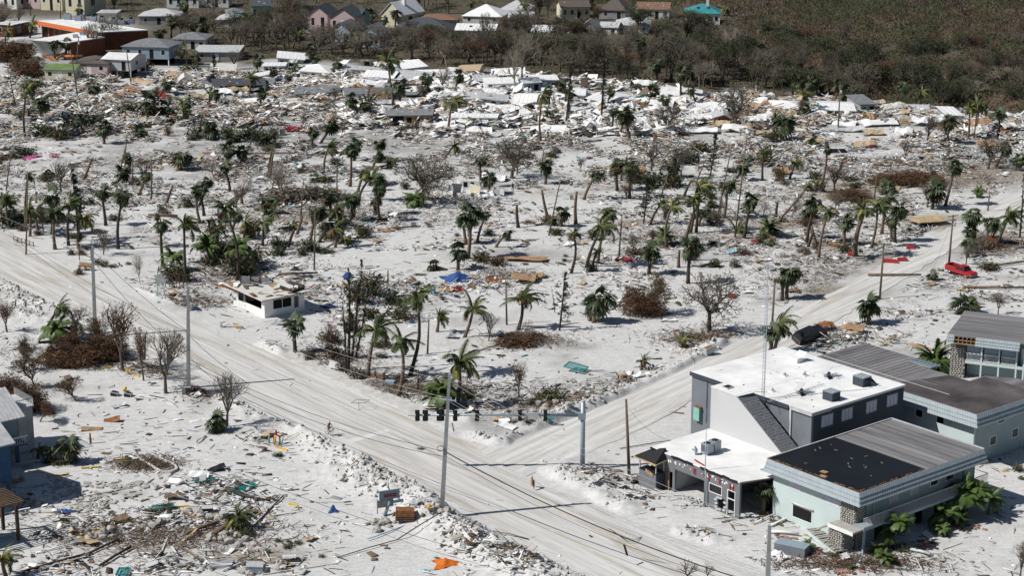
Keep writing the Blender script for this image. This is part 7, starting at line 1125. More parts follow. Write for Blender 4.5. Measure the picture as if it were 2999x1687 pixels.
for a in[(790,675,793,533),(1380,592,1409,456),(1803,557,1842,360),(1848,600,1880,335,'can'),(1556,655,1565,540),(65,640,70,430),(15,480,28,380),(302,430,320,350),(312,455,318,340),(333,470,334,395),(381,500,381,400),(355,490,355,460),(847,520,848,410),(755,570,763,455),(680,495,690,450),(2108,330,2114,210,'can'),(1075,887,1079,803),(1275,815,1272,700),(835,905,832,840),(363,905,366,840),(2200,495,2205,445),(2485,530,2490,480),(190,195,198,90,'can'),(330,210,318,125),(195,240,178,130),(40,270,20,175,'can'),(470,165,465,90),(215,60,212,0),(77,38,76,0),(152,45,152,0),(46,70,46,10),(1365,205,1367,160),(1730,250,1733,200),(2450,350,2460,260),(1360,445,1368,375),(1300,440,1306,388),(1750,460,1778,395),(1660,500,1680,440),(1430,310,1433,245),(975,710,976,680),(1050,985,1052,930),(228,1113,226,1090),(65,780,65,755),(38,775,40,753),(1840,975,1842,930)]:
 pole(*a[:4],r=.11 if a[1]>330 else.13,cap=a[4]if len(a)>4 else None)
def wire(a,b,sag,r=.018,m='wire',nm='overhead_wire',n=14,wob=0):
 a,b=Vector(a),Vector(b);mb=MB();pts=[]
 for i in range(n+1):t=i/n;p=a.lerp(b,t);pts.append((p.x+wob*math.sin(i*1.7),p.y,p.z-sag*4*t*(1-t)))
 mb.tube(pts,r,4,m,cap=False);return mb.build(nm)
WIRES=[('c0',.95,'c2',.55,.5,'wire','thin dark cable from the left concrete pole down to the middle one'),('c2',.28,'c1',.42,1.2,'wire','black cable along the road from the middle pole to the tall near pole'),('c2',.25,'c1',.38,1.5,'wire','second lower black cable along the road to the tall near pole'),('c0',.85,'c2',.3,.9,'wire','slack black cable crossing the left bare trees to the middle pole')]
def pt(k,f):a,b=PB[k];return a.lerp(b,f)
for a,fa,b,fb,sg,m_,lb in WIRES:tag(wire(pt(a,fa),pt(b,fb),sg,.03,m_),lb,'cable','overhead cables')
tag(wire(pt('c1',.42),P(1880,1462,2.0),1.0,.06),'thick black cable bundle running from the tall near pole to the bottom edge','cable','overhead cables');tag(wire(pt('c1',.39),P(1980,1500,3.0),1.6,.022),'thin black cable just under the thick bundle over the junction','cable','overhead cables')
tag(wire(P(-60,520,5),pt('c2',.55),1.5,.025),'dark cable over the far lane from the left edge','cable','overhead cables');tag(wire(P(600,1190,2),P(1500,1475,3),.8,.025),'dark cable low over the near kerb below the junction','cable','overhead cables')
for k,(za,sg)in enumerate([(.985,1.0),(.95,1.2),(.82,1.2),(.80,1.5)]):
 tag(wire(pt('c2',.99-k*.07),pt('c1',za),sg,.016,'wire_pale'),['topmost','second','third','lowest'][k]+' pale wire strung from the middle pole to the tall near pole','wire','pale wires');tag(wire(pt('c1',za),pt('c3',.98-k*.05),sg,.016,'wire_pale'),['topmost','second','third','lowest'][k]+' pale wire strung from the tall near pole towards the motel','wire','pale wires')
 tag(wire(pt('c0',.99-k*.05),pt('c2',.99-k*.07),sg*.7,.014,'wire_pale'),['topmost','second','third','lowest'][k]+' pale wire between the left and middle concrete poles','wire','pale wires')
 if k<2:tag(wire(P(-140,470+k*30,9),pt('c0',.99-k*.05),1,.014,'wire_pale'),['upper','lower'][k]+' pale wire from the left edge to the left concrete pole','wire','pale wires')
tag(wire(pt('w2',.97),pt('w3',.95),.8,.016),'sagging dark wire along the sand lane from the near to the far wooden pole','wire','lane wires');tag(wire(pt('w4',.95),pt('w2',.95),1.2,.016),'dark wire from the pole behind the hall to the next wooden pole','wire','lane wires');tag(wire(pt('w3',.95),P(2640,480,7),1,.016),'dark wire from the far wooden pole off the right edge','wire','lane wires');tag(wire(pt('w3',.9),P(2340,700,.1),-.1,.014),'slanting guy wire left of the red pickup','wire','lane wires');tag(wire(pt('w1',.93),SF.o+SF.a*-13+SF.b*6+Vector((0,0,4)),1.8,.016),'loose wire hanging from the wooden pole to the grey shop','wire','lane wires')
# drooping cable ends and a splice case over the junction
mb=MB();c=P(1532,1350,2.6);
for k in range(5):mb.tube([tuple(c+Vector((0,0,.8))),tuple(c+Vector((1.2+k*.2,-.3,.1-k*.18))),tuple(c+Vector((2.4+.1*k,-.8,0-k*.1))),tuple(c+Vector((3.1,-1.5,.6)))],.018,4,'wire',cap=False)
tag(mb.build('cable_loops'),'loops of thin cable drooping under the thick bundle over the road','cable');c=P(1568,1382,1.6);mb=MB();mb.tube([(0,0,.45),(.1,-.1,.35),(.35,-.35,-.45),(.4,-.4,-.55)],[.05,.11,.11,.05],7,'black');o=mb.build('splice_case');o.location=c;tag(o,'black cylindrical splice case hanging from the cables over the road','splice case')
mb=MB();c=pt('c1',.45);
for k in range(3):mb.tube([(c.x-.5+.35*math.cos(a),c.y-.2-k*.05,c.z+.28*math.sin(a))for a in np.linspace(0,6.28,14)],.022,4,'wire',cap=False)
tag(mb.build('cable_coil'),'coil of black cable hung on the tall near pole','cable coil')
def signals():
 g=P(1465,1183);tp=above(1465,1183,1467,1010);h=tp.z;t=thing('traffic_signal','galvanised traffic signal mast with a long arm of black signals over the junction','traffic signal',(g.x,g.y,0));q=MB();q.tube([(0,0,-.2),(0,0,h)],[.29,.24],12,'galvanised');q.tube([(0,0,h),(0,0,h+.06)],.27,12,'light_grey');q.build('mast',t)
 a=above(1465,1183,1462,1045);zA=a.z;e=above(1465,1183,1027,1050);L=g.x-e.x;q=MB();q.tube([(-.2,0,zA),(-L*.5,.0,zA+.05),(-L,0,zA+.0)],[.2,.15,.1],10,'galvanised');arm=q.build('arm',t);q=MB();q.box(-.5,.3,-.3,.3,zA-.45,zA+.3,'galvanised');q.build('bracket',t)
 for px,w,kind in((1050,.5,0),(1070,.6,1),(1108,.85,2),(1145,.5,0),(1200,.5,1),(1308,.42,3),(1372,.42,3)):
  p=above(1465,1183,px,1047);x=p.x-g.x;zc=zA-.05;q=MB();q.box(x-w/2,x+w/2,.0,.12,zc-.62,zc+.62,'black');q.box(x-.16,x+.16,-.28,0.0,zc-.55,zc+.55,'black');o=q.build('signal_head',arm)
 p=above(1465,1183,1342,1045);x=p.x-g.x;q=MB();q.box(x-.6,x+.55,-.25,-.2,zA-.4,zA+.35,'light_grey');q.box(x-.62,x+.57,-.2,-.17,zA-.42,zA+.37,'white_paint');q.build('sign_plate',arm)
 q=MB();q.tube([(-.3-L*.12,-.1,zA),(-.3-L*.12,-.1,zA+.9),(-.3-L*.12-.3,-.1,zA+1.1),(-.3-L*.12-.5,-.1,zA+.9)],.03,5,'white_paint');q.build('camera_bracket',t)
signals()
# vehicles
WH=keep(MB().tube([(0,-.11,0),(0,.11,0)],.33,12,'tire'),'tyre');HUB=keep(MB().tube([(0,-.12,0),(0,.12,0)],.18,8,'light_grey'),'rim')
def car(x,y,yaw,m,label,kind='sedan',roll=0,pitch=0,z=0,L=4.4,Wd=1.75,group=None,wheels=4):
 g=P(x,y);t=thing({'pickup':'pickup_truck','van':'van'}.get(kind,'car'),label,{'pickup':'pickup','van':'van'}.get(kind,'car'),(g.x,g.y,float(gz(g.x,g.y))+z),0,group);t.rotation_euler=(R(roll),R(pitch),R(yaw));w=Wd/2;l=L/2
 prof={'sedan':[(-l,.35),(-l,.8),(-l+.15,.95),(-l+.9,1.0),(l-1.3,.98),(l-.15,.85),(l,.7),(l,.35)],'suv':[(-l,.4),(-l,1.0),(-l+.1,1.1),(l-1.1,1.1),(l-.1,.95),(l,.75),(l,.4)],'pickup':[(-l,.45),(-l,1.0),(l-1.5,1.0),(l-.15,.92),(l,.8),(l,.45)],'van':[(-l,.4),(-l,1.1),(l-.9,1.1),(l,.8),(l,.4)]}[kind]
 b=MB();n=len(prof);tw=lambda z:w*(1-.12*max(0,z-.7));b.add([(p[0],-tw(p[1]),p[1])for p in prof]+[(p[0],tw(p[1]),p[1])for p in prof],[tuple(range(n)),tuple(range(2*n-1,n-1,-1))]+[(i,n+i,n+(i+1)%n,(i+1)%n)for i in range(n)],m);body=b.build('body',t)
 if kind=='pickup':
  q=MB();q.box(-l+.1,-.35,-w+.12,w-.12,1.0,1.01,'black');q.build('cargo_bed',body);q=MB();q.box(-l,-l+.08,-w+.05,w-.05,1.0,1.32,m);q.box(-l,-.3,-w,-w+.1,1.0,1.32,m);q.box(-l,-.3,w-.1,w,1.0,1.32,m);q.build('bed_side',body)
 c={'sedan':(-l+.8,-l+1.3,l-2.0,l-1.3,1.42),'suv':(-l+.15,-l+.5,l-1.9,l-1.15,1.65),'pickup':(-.35,-.2,.75,1.25,1.6),'van':(-l+.02,-l+.2,l-1.5,l-.8,2.0)}[kind];zb=prof[3][1]-.04 if kind=='sedan' else 1.0 if kind=='pickup' else 1.08
 def fr_(x0,x1,x2,x3,z0,z1,mm,nm,par,wi=.06,wt=.2):q=MB();V=[(x0,-w+wi,z0),(x3,-w+wi,z0),(x3,w-wi,z0),(x0,w-wi,z0),(x1,-w+wt,z1),(x2,-w+wt,z1),(x2,w-wt,z1),(x1,w-wt,z1)];q.add(V,MB.BF,mm);return q.build(nm,par)
 fr_(c[0],c[1],c[2],c[3],zb,c[4]-.06,'glass','windows',body);q=MB();q.slab([(c[1]-.05,-w+.18,c[4]),(c[2]+.05,-w+.18,c[4]),(c[2]+.05,w-.18,c[4]),(c[1]-.05,w-.18,c[4])],.07,m);q.build('roof',body)
 q=MB()
 for sy in(-1,1):
  for(xa,xb)in((c[0],c[1]),((c[0]+c[3])/2,(c[1]+c[2])/2),(c[3],c[2])):q.tube([(xa,sy*(w-.055),zb),(xb,sy*(w-.185),c[4]-.03)],.045,4,m)
 q.build('pillars',body)
 for sy in(-1,1):q=MB();q.box(l-.03,l+.02,sy*w*.8-.2,sy*w*.8+.15,.62,.76,'light_grey');q.build('headlight',body);q=MB();q.box(-l-.02,-l+.03,sy*w*.82-.15,sy*w*.82+.15,.7,.88,'red');q.build('tail_light',body)
 q=MB();q.box(l-.02,l+.05,-w*.9,w*.9,.38,.55,'grey_panel');q.build('bumper',body)
 for sx in(-1,1):
  for sy in(-1,1):wo=link('wheel',WH,t,Matrix.Translation((sx*l*.62,sy*(w-.1),.33)));link('rim',HUB,wo)
 return t
car(2417,690,-52,'car_red','faded red pickup with open bed nosed into broken branches by the sand lane','pickup',pitch=3,L=4.9)
car(742,328,-6,'car_red','overturned red car lying on its roof with wheels in the air','sedan',roll=180,z=1.35,L=4.8);car(250,318,-22,'car_beige','beige car standing in the wreckage at the left','suv',L=4.5)
car(815,288,30,'car_white','white car nose up in the wreckage behind the overturned red car','sedan',pitch=-6,z=.2);car(942,300,28,'car_blue','dark blue car beside the grey-roofed open cottage','sedan');car(155,88,14,'car_white','white van parked in front of the orange arcade','van',L=5);car(60,143,-40,'car_silver','silver car half buried by the curled roof at the left','sedan');car(193,144,20,'car_silver','pale blue car parked beside the broken orange wall','sedan')
car(2050,335,12,'car_white','white car crushed under a fallen pale roof at the right','sedan');car(2035,858,28,'car_black','crushed black car thrown up on the wreck pile behind the hall','suv',roll=20,pitch=-14,z=.35,L=4.6,Wd=1.8)
car(2115,385,0,'car_white','white van roof showing among low debris at right','van',z=-.9);car(2010,118,0,'car_white','x','sedan')if False else None
# people and bicycles
def bicycle(par,m='black',lie=False):
 for x,nm in((-.52,'wheel'),(.52,'wheel')):
  q=MB();q.tube([(x+.33*math.cos(a),0,.34+.33*math.sin(a))for a in np.linspace(0,2*math.pi,17)],.02,5,'tire',cap=False)
  for k in range(6):q.tube([(x,0,.34),(x+.32*math.cos(k*1.05),0,.34+.32*math.sin(k*1.05))],.005,3,'light_grey',cap=False)
  q.build(nm,par)
 q=MB();S=(-.15,0,.85);H=(.38,0,.92);BB=(-.05,0,.32)
 for a,b in((BB,S),(BB,(.36,0,.78)),(S,(.36,0,.82)),((-.52,0,.34),BB),((-.52,0,.34),(-.13,0,.75)),((.36,0,.78),(.52,0,.34)),((.36,0,.78),(.33,0,1.02))):q.tube([a,b],.018,5,m,cap=False)
 q.build('frame',par);q=MB();q.tube([(.2,-.3,1.03),(.33,-.1,1.04),(.33,.1,1.04),(.2,.3,1.03)],.015,5,'black');q.build('handlebar',par);q=MB();q.cbox((-.17,0,.9),(.26,.15,.06),'black');q.build('saddle',par);q=MB();q.box(.4,.7,-.15,.15,.78,1.0,'light_grey')if not lie else q.box(.4,.42,-.1,.1,.8,.82,'black');q.build('basket',par)
def skin_body(J,E,rad,name,par,mats_):
 me=bpy.data.meshes.new(name);me.from_pydata(J,E,[]);o=bpy.data.objects.new(name,me);COL.objects.link(o);md=o.modifiers.new('s','SKIN');
 for i,v in enumerate(me.skin_vertices[0].data):v.radius=rad[i];v.use_root=(i==0)
 s2=o.modifiers.new('u','SUBSURF');s2 .levels=1;s2 .render_levels=1
 m2=bpy.data.meshes.new_from_object(o.evaluated_get(bpy.context.evaluated_depsgraph_get()));bpy.data.objects.remove(o)
 m2 .materials.clear();[m2 .materials.append(MATS[x])for x in mats_];m2 .polygons.foreach_set('use_smooth',np.ones(len(m2 .polygons),bool));return link(name,m2,par)
def clothe(o,f):
 for p in o.data.polygons:p.material_index=f(p.center)
 o.data.update()
def cyclist():
 g=P(829,1096);yaw=R(-46);b=thing('bicycle','dark bicycle with front basket ridden by the person on the main road','bicycle',(g.x,g.y,.02),yaw);bicycle(b)
 t=thing('person','person in black sleeveless top and shorts riding a bicycle on the main road','person',(g.x,g.y,.02),yaw)
 J=[(-.17,0,.98),(-.12,0,1.14),(-.04,0,1.36),(.03,0,1.48),(.06,0,1.56),(.08,0,1.68),(.09,0,1.78),(-.04,.18,1.42),(.12,.24,1.22),(.24,.24,1.06),(.28,.25,1.04),(-.04,-.18,1.42),(.12,-.24,1.22),(.24,-.24,1.06),(.28,-.25,1.04),(-.14,.1,.95),(.2,.12,.78),(.02,.12,.38),(.14,.12,.3),(-.14,-.1,.95),(.16,-.12,.62),(-.06,-.12,.22),(.06,-.12,.14)]
 E=[(0,1),(1,2),(2,3),(3,4),(4,5),(5,6),(2,7),(7,8),(8,9),(9,10),(2,11),(11,12),(12,13),(13,14),(0,15),(15,16),(16,17),(17,18),(0,19),(19,20),(20,21),(21,22)]
 rad=[(.15,.13),(.15,.12),(.17,.13),(.07,.07),(.055,.055),(.095,.1),(.06,.07)]+[(.06,.06),(.045,.045),(.033,.033),(.035,.03)]*2+[(.1,.1),(.075,.075),(.05,.05),(.045,.035)]*2
 o=skin_body(J,E,rad,'body',t,['skin','black','bark_dark','navy'])
 clothe(o,lambda c:2 if c.z>1.70 else 0 if c.z>1.47 else(0 if abs(c.y)>.17 else 1)if c.z>1.02 else 1 if c.z>.74 else 0 if c.z>.36 and c.y>0 or c.z>.2 and c.y<0 else 1)
 for sy in(-1,1):
  for k in range(5):q=MB();y=sy*.25+(k-2)*.016;q.tube([(.27,y,1.05),(.32,y,1.05+.01*(k%2)),(.335,y,1.02),(.31,y,1.0)],.009,4,'skin');q.build('finger',t)
 q=MB();q.cbox((.165,0,1.68),(.03,.025,.04),'skin');q.build('nose',t)
 b2g=P(46,618);b2=thing('bicycle','dark bicycle left standing alone on the road at the left edge','bicycle',(b2g.x,b2g.y,.02),R(-20));bicycle(b2,'navy')
 # a figure far off, standing on the sand
 g=P(1290,480);t=thing('person','tiny standing figure in dark clothes on the sand beyond the wrecked white mobile home','person',(g.x,g.y,float(gz(g.x,g.y))),R(-100))
 J=[(0,0,.95),(0,0,1.1),(0,0,1.35),(0,0,1.48),(0,0,1.54),(.02,0,1.64),(.02,0,1.74),(0,.2,1.4),(.03,.27,1.12),(.1,.27,.9),(.12,.27,.82),(0,-.2,1.4),(.03,-.27,1.12),(.1,-.27,.9),(.12,-.27,.82),(0,.1,.9),(.05,.12,.5),(-.05,.12,.08),(.1,.12,.04),(0,-.1,.9),(.12,-.12,.5),(.05,-.12,.08),(.2,-.12,.04)]
 o=skin_body(J,E,rad,'body',t,['skin','navy','bark_dark','black']);clothe(o,lambda c:2 if c.z>1.68 else 0 if c.z>1.47 else(0 if abs(c.y)>.19 and c.z<1.2 else 3)if c.z>.95 else 1)
cyclist()
# single things one can point at
def put(mb,name,label,cat,x,y,yaw=0,z=0,tilt=(0,0),grp=None):
 g=P(x,y);o=mb.build(name);o.location=(g.x,g.y,float(gz(g.x,g.y))+z);o.rotation_euler=(R(tilt[0]),R(tilt[1]),R(yaw));return tag(o,label,cat,grp)
def root(name,label,cat,x,y,yaw=0,z=0,tilt=(0,0),grp=None):
 g=P(x,y);t=thing(name,label,cat,(g.x,g.y,float(gz(g.x,g.y))+z),0,grp);t.rotation_euler=(R(tilt[0]),R(tilt[1]),R(yaw));return t
def louvre(label,x,y,L,Wd,n,yaw,tilt,z=.3,m='teal',grp='teal louvred shutters'):
 t=root('louvred_shutter',label,'shutter',x,y,yaw,z,tilt,grp);q=MB();q.box(0,L,0,.1,0,.12,m);q.box(0,L,Wd-.1,Wd,0,.12,m);q.box(0,.1,.1,Wd-.1,0,.12,m);q.box(L-.1,L,.1,Wd-.1,0,.12,m);q.build('frame',t);me=keep(MB().cbox((0,Wd/2,.05),(L/n*.55,Wd-.2,.04),m,0,.35),'slat')
 for k in range(n):link('slat',me,t,Matrix.Translation((.1+(L-.2)*(k+.5)/n,0,0)))
louvre('big teal louvred panel tilted on the rubble pile beside the side road',1466,940,1.8,2.8,9,62,(7,-5),.3);louvre('teal louvred panel lying at the right of the lower left sand lot',575,1240,1.3,3.4,10,-30,(0,4),.2);louvre('narrow teal louvred panel left of the larger teal one',490,1218,2.6,.8,12,14,(0,-3),.2);louvre('teal louvre under branches in the lower left',380,1288,2.3,1.0,10,10,(0,-5),.25);louvre('small teal louvre at the bottom edge left',290,1449,1.2,1.6,6,0,(0,0),.2);louvre('small teal louvre tipped by the pale cart near the junction',1368,1073,1.3,.6,6,0,(30,0),.3)
# low white sign board with red letters, rusty cabinet and the pile at the tall pole
t=root('sign_board','blue-grey sign board with red letters sticking out of the rubble by the tall near pole','sign',985,1298,22,.2);q=MB();q.box(-1.3,.9,-.06,.06,1.5,2.5,'gray_blue');q.build('panel',t);q=MB();q.box(-1.5,.2,-.1,-.04,.7,1.5,'grey_panel');q.box(.2,1.3,-.08,0,1.0,1.3,'light_blue');q.box(-1.6,-1.5,-.12,.0,.1,1.7,'light_grey');q.build('lower_panel',t)
lo=letters('anco',.72,'red',t,'letters');lo.matrix_local=Matrix.Translation((-.1,-.08,1.98))@Matrix.Rotation(R(90),4,'X')
t=root('rusty_cabinet','orange rusty steel cabinet lying in the rubble left of the tall near pole','cabinet',1018,1318,4,.1,(0,4));q=MB();q.box(-.95,.95,-.6,.6,0,1.15,'rust');q.build('body',t);q=MB();q.box(-.85,.9,-.64,-.6,.08,.5,'black');q.build('opening',t)
for k in range(2):q=MB();q.box(-.85,.9,-.66,-.6,.12+k*.2,.2+k*.2,'old_wood');q.build('shelf',t)
t=root('rusty_cabinet','open rusty box on the bank of the side road behind the hall','cabinet',1783,893,35,.1,(0,-8));q=MB();q.box(-.7,.7,-.4,.4,0,.8,'light_grey');q.build('body',t);q=MB();q.box(-.6,.6,-.3,.3,.8,.83,'rust');q.build('opening',t)
q=MB();q.tube([(0,0,0),(.5,.1,1.6)],.2,10,'light_blue');q.tube([(.16,.03,.5),(.27,.05,.9)],.21,10,'cream');put(q,'painted_tube','pale striped painted tube leaning in the rubble left of the rusty cabinet','tube',968,1300,0,0)
q=MB();q.tube([(x,1.2*math.sin(x*.35),.15)for x in np.linspace(-3,3,12)],.06,5,'light_blue');put(q,'blue_hose','light blue pipe curving along the front of the rubble pile','pipe',985,1340,24)
q=MB();q.box(-.5,.5,-.4,.4,.5,.55,'new_wood');q.tube([(0,0,.3),(0,0,.7)],.18,8,'yellow');put(q,'yellow_drum','small yellow drum in the tangle beside the tall near pole','drum',1080,1318)
def cloth(label,x,y,Wd,Dp,m,hgt=.6,seed=1,nm='tarpaulin',cat='tarpaulin',grp=None):
 r_=np.random.default_rng(seed);n=12;a=np.linspace(-1,1,n);X,Y=np.meshgrid(a,a);rr=1+.25*np.sin(3*np.arctan2(Y,X)+seed);Z=hgt*np.clip(1-np.hypot(X,Y*1.1),0,1)**1.1+.16*np.abs(np.sin(5*np.arctan2(Y,X)+seed))*(1-np.hypot(X,Y).clip(0,1))+r_.normal(0,.035,X.shape)+.05
 V=np.stack([X*Wd/2*rr,Y*Dp/2*rr,Z],-1).reshape(-1,3);B=V-[0,0,.03];N_=n*n;Fc=[(j*n+i,j*n+i+1,(j+1)*n+i+1,(j+1)*n+i)for j in range(n-1)for i in range(n-1)];q=MB();q.add(np.vstack([V,B]),Fc+[tuple(k+N_ for k in f[::-1])for f in Fc],m,True);return put(q,nm,label,cat,x,y,random.uniform(-20,20),0,(0,0),grp)
cloth('blue tarpaulin tented over the debris in the middle',1150,702,4.6,3.6,'blue',1.3,1);cloth('crumpled orange and white inflatable on the sand at the bottom',1122,1420,2.3,1.9,'orange',.45,2,'orange_sheet','sheet');cloth('small crumpled blue bag on bare sand at lower centre',838,1288,.9,.8,'blue',.7,3,'blue_bag','bag');cloth('blue tarpaulin heaped beside the wooden pole and ticket booth',1608,1212,1.9,1.2,'blue',.6,4)
cloth('blue tarpaulin flat on the sand right of the car pile',2440,756,1.7,1.1,'blue',.35,5);cloth('blue sheet by the small bent palm at left',158,1345-60,2,1,'blue',.15,6);cloth('navy cloth behind the ruined white kiosk',825,770,2.4,1.4,'navy',.5,7);cloth('pale blue cloth heap at the foot of the leaning palms',660,727,1.6,1.1,'light_blue',.5,8);cloth('blue-grey cover hanging by the star sign',492,778,1.5,1.2,'navy',.5,9)
for k,(x,y,lb)in enumerate([(72,396,'left'),(92,393,'middle'),(138,393,'right')]):cloth(lb+' one of the three bright magenta cloths in the far left debris',x,y,1.8,1.1,'magenta',.35,10+k,'magenta_cloth','cloth','magenta cloths')
cloth('blue and white sheet near the bottom centre small',1070,1438,.8,.6,'light_blue',.1,14,'blue_sheet','sheet');cloth('teal cloth on the debris left of the two-trunk palm',1185,470,1,.6,'teal',.2,15)
for k,(x,y,w_,lb)in enumerate([(1150,728,1.8,'bright red appliance lying at the edge of the debris under the blue tarpaulin'),(1906,612,2.2,'red boat-like shell right of the middle palms'),(2240,660,2.4,'dark red panel left of the sand lane wooden pole'),(2270,656,1.6,'smaller dark red panel right beside the sand lane pole'),(2145,643,1.6,'small red panel in the debris in front of the date palm'),(1570,655,2.8,'row of red seats tumbled at the foot of the leaning pole'),(2290,625,1.3,'red box in the debris right of the date palm'),(560,548,1.6,'red kayak piece on the sand at the left'),(400,245,3.4,'red wall panel standing in the wreckage on the left'),(1840,745,1,'small red strip on the sand left of the round bare tree')]):
 q=MB();q.slab([(-w_/2,-.4,.35),(w_/2,-.4,.3),(w_/2*.9,.4,.5 if y>300 else 1.6),(-w_/2*.9,.4,.55 if y>300 else 1.8)],.3,'red');o=put(q,'red_sheet',lb,'sheet',x,y,random.uniform(-25,15))
q=MB();q.cbox((0,0,.5),(1.5,.9,.8),'white_paint',0,.1);q.cbox((-.1,0,.95),(1.55,.95,.06),'white_metal',0,.1);put(q,'white_cabinet','white metal cabinet tipped over beside the pavement among the bare trunks','cabinet',842,930,-12,.1,(-14,6))
for k,(x,y,lb)in enumerate([(938,950,'left'),(960,953,'right')]):q=MB();q.box(-.35,.35,-.3,.3,0,.9,'concrete');q.box(-.3,.3,-.32,-.3,.1,.7,'rust');q.box(-.38,.38,-.33,.33,.9,.96,'light_grey');put(q,'litter_bin',lb+' concrete bin standing by the pavement under the palms','bin',x,y,-30,0,(0,0),'concrete bins')
q=MB();q.box(-.6,.6,-.3,.3,0,.5,'gray_blue');put(q,'newspaper_box','blue-grey box tipped over at the pavement edge below the palms','box',982,968,-20,.1,(10,0))
q=MB();q.box(-.55,.55,-.5,.5,0,.9,'grey_panel');q.box(-.1,.6,-.54,-.5,.05,.85,'dark_wood');put(q,'utility_box','grey utility box at the foot of the middle concrete pole','box',470,992,6)
q=MB();q.box(-1.6,1.6,-.75,.75,0,.95,'bar_light');q.box(-1.62,1.62,-.77,.77,.95,1.0,'gray_blue');put(q,'steel_chest','dark blue-grey steel chest lying on the sand in front of the motel','chest',1992,1393,-30)
t=root('mattress','white quilted mattress lying on the debris at the bottom left of centre','mattress',728,1412,6,.35,(-18,0));q=MB();q.box(-.65,.65,-.75,.75,0,.22,'white_paint');q.build('pad',t)
for k in range(4):q=MB();q.box(-.65+.26+k*.26,-.65+.28+k*.26,-.75,.75,.22,.235,'light_grey');q.build('quilting_seam',t)
# red valve assembly with coloured bollards
t=root('valve_assembly','red fire valve assembly with pipes standing among coloured bollards','valve',694,1120,-10);q=MB();q.tube([(-.2,0,0),(-.2,0,.9),(-.1,0,1.15),(.3,0,1.15),(.5,0,.9),(.5,0,0)],.09,7,'red');q.tube([(.05,0,1.15),(.05,0,1.5)],[.12,.16],8,'red');q.tube([(.05,0,1.5),(.1,0,1.8)],[.1,.06],8,'red');q.build('pipework',t)
for sx in(-.75,.95):q=MB();q.tube([(sx+.16*math.cos(a),0,1.1+.16*math.sin(a))for a in np.linspace(0,6.28,11)],.025,4,'red',cap=False);q.tube([(sx,0,1.1),(sx*.4,0,1.1)],.05,5,'red');q.build('hand_wheel',t)
for x,y,m_,ln,lb in((677,1117,'mint',3,'left mint green'),(691,1122,'yellow',6,'middle yellow'),(707,1125,'mint',12,'right leaning mint green')):q=MB();q.tube([(0,0,0),(math.sin(R(ln))*1.3,0,1.25)],.1,8,m_);put(q,'bollard',lb+' bollard beside the red fire valves','bollard',x,y,0,0,(0,0),'bollards round the fire valves')
# yellow wheel stops
for k,(x,y,a,L_)in enumerate([(322,1088-155,-28,1.0),(343,948,-28,1.0),(268,928,40,1.3),(150,1195,14,2.0),(228,1175,14,2.0),(310,1155,14,2.1),(710,1132,-38,1.6),(455,1275,16,1.7),(320,1310,14,2.2),(260,1328,14,2.2),(738,1102+170,-30,1.2),(200,1340,-50,1.3)]):
 q=MB();q.box(-L_/2,L_/2,-.1,.1,0,.16,'yellow');o=put(q,'wheel_stop',None,None,x,y,a);later(o,x,y,'yellow wheel stop lying on the sand','wheel stop','yellow wheel stops')
 # dark fallen traffic lights, cables
t=root('fallen_signal','fallen yellow traffic signal with cable on the sand left of the kiosk road','traffic signal',598,826,-8);q=MB();q.cbox((0,0,.25),(.5,.35,.35),'yellow',.2);q.cbox((.6,-.1,.2),(.5,.35,.35),'grey_panel',.2);q.build('housing',t);q=MB();q.tube([(-2.4,.2,.1),(-1.6,.1,.12),(-.8,.0,.2),(0,0,.25),(.9,-.1,.15)],.05,4,'black');q.cbox((-2.4,.2,.25),(.3,.3,.3),'gray_blue');q.build('cable',t)
t=root('fallen_signal','yellow lamp head lying on the sand below the bare trees at the left','traffic signal',313,1136-150,10);q=MB();q.tube([(0,0,.1),(.1,.3,.45)],.24,8,'yellow');q.build('housing',t)
for x,y,lb in((288,1000-5,'left'),(322,1002-5,'right')):q=MB();q.box(-.45,.45,-.35,.35,0,.5,'light_grey');q.box(-.4,.4,-.38,-.35,.05,.4,'black');q.box(-.36,.36,-.28,.28,.5,.52,'glass');put(q,'metal_housing',lb+' of two grey metal housings on the open sand lot','housing',x,y+0,-12,0,(0,8),'metal housings')
# star sign, picnic tables, frames, fences by the road
t=root('star_sign','grey starburst sign on posts beside the brown bushes','sign',405,745,-10);q=MB();pts=[]
for k in range(20):a=k*math.pi/10;rr=1.3 if k%2==0 else.7;pts.append((rr*math.cos(a),rr*math.sin(a)*.8))
q.add([(p[0],-.08,2.3+p[1])for p in pts]+[(p[0],.08,2.3+p[1])for p in pts],[tuple(range(20)),tuple(range(39,19,-1))]+[(i,20+i,20+(i+1)%20,(i+1)%20)for i in range(20)],'grey_panel');q.build('star',t)
for x in(-.5,.5):q=MB();q.box(x-.06,x+.06,-.06,.06,0,1.8,'mint');q.build('post',t)
q=MB()
for k in range(7):q.box(-1.6+k*.55,-1.5+k*.55,-.05,.05,0,2.1,'dark_wood')
q.box(-1.7,2.0,-.08,-.02,2.1,2.2,'dark_wood');q.box(-1.7,2.0,-.08,-.02,1.0,1.1,'dark_wood');put(q,'trellis','dark wooden trellis frame right of the grey star sign','trellis',442,722,-10)
def tube_frame(x,y,pts,lb,m='white_paint',r=.05,nm='pipe_frame',cat='frame',yaw=0):q=MB();[q.tube(p,r,5,m)for p in pts];return put(q,nm,lb,cat,x,y,yaw)
tube_frame(371,600,[[(-1.1,0,0),(0.2,0,2.6)],[(.2,0,2.6),(3.4,-.6,.1)],[(2.3,-.3,1.1),(2.1,-.6,0)]],'broken white A-frame of poles standing on the sand at left',r=.07);tube_frame(480,450,[[(-1.5,0,0),(-1,0,1.2),(.8,0,1.1),(2.2,.2,.2),(4.5,0,.3)],[(.8,0,1.1),(1.2,.5,.1)]],'bent white pole frame beside bushes at left',r=.06)
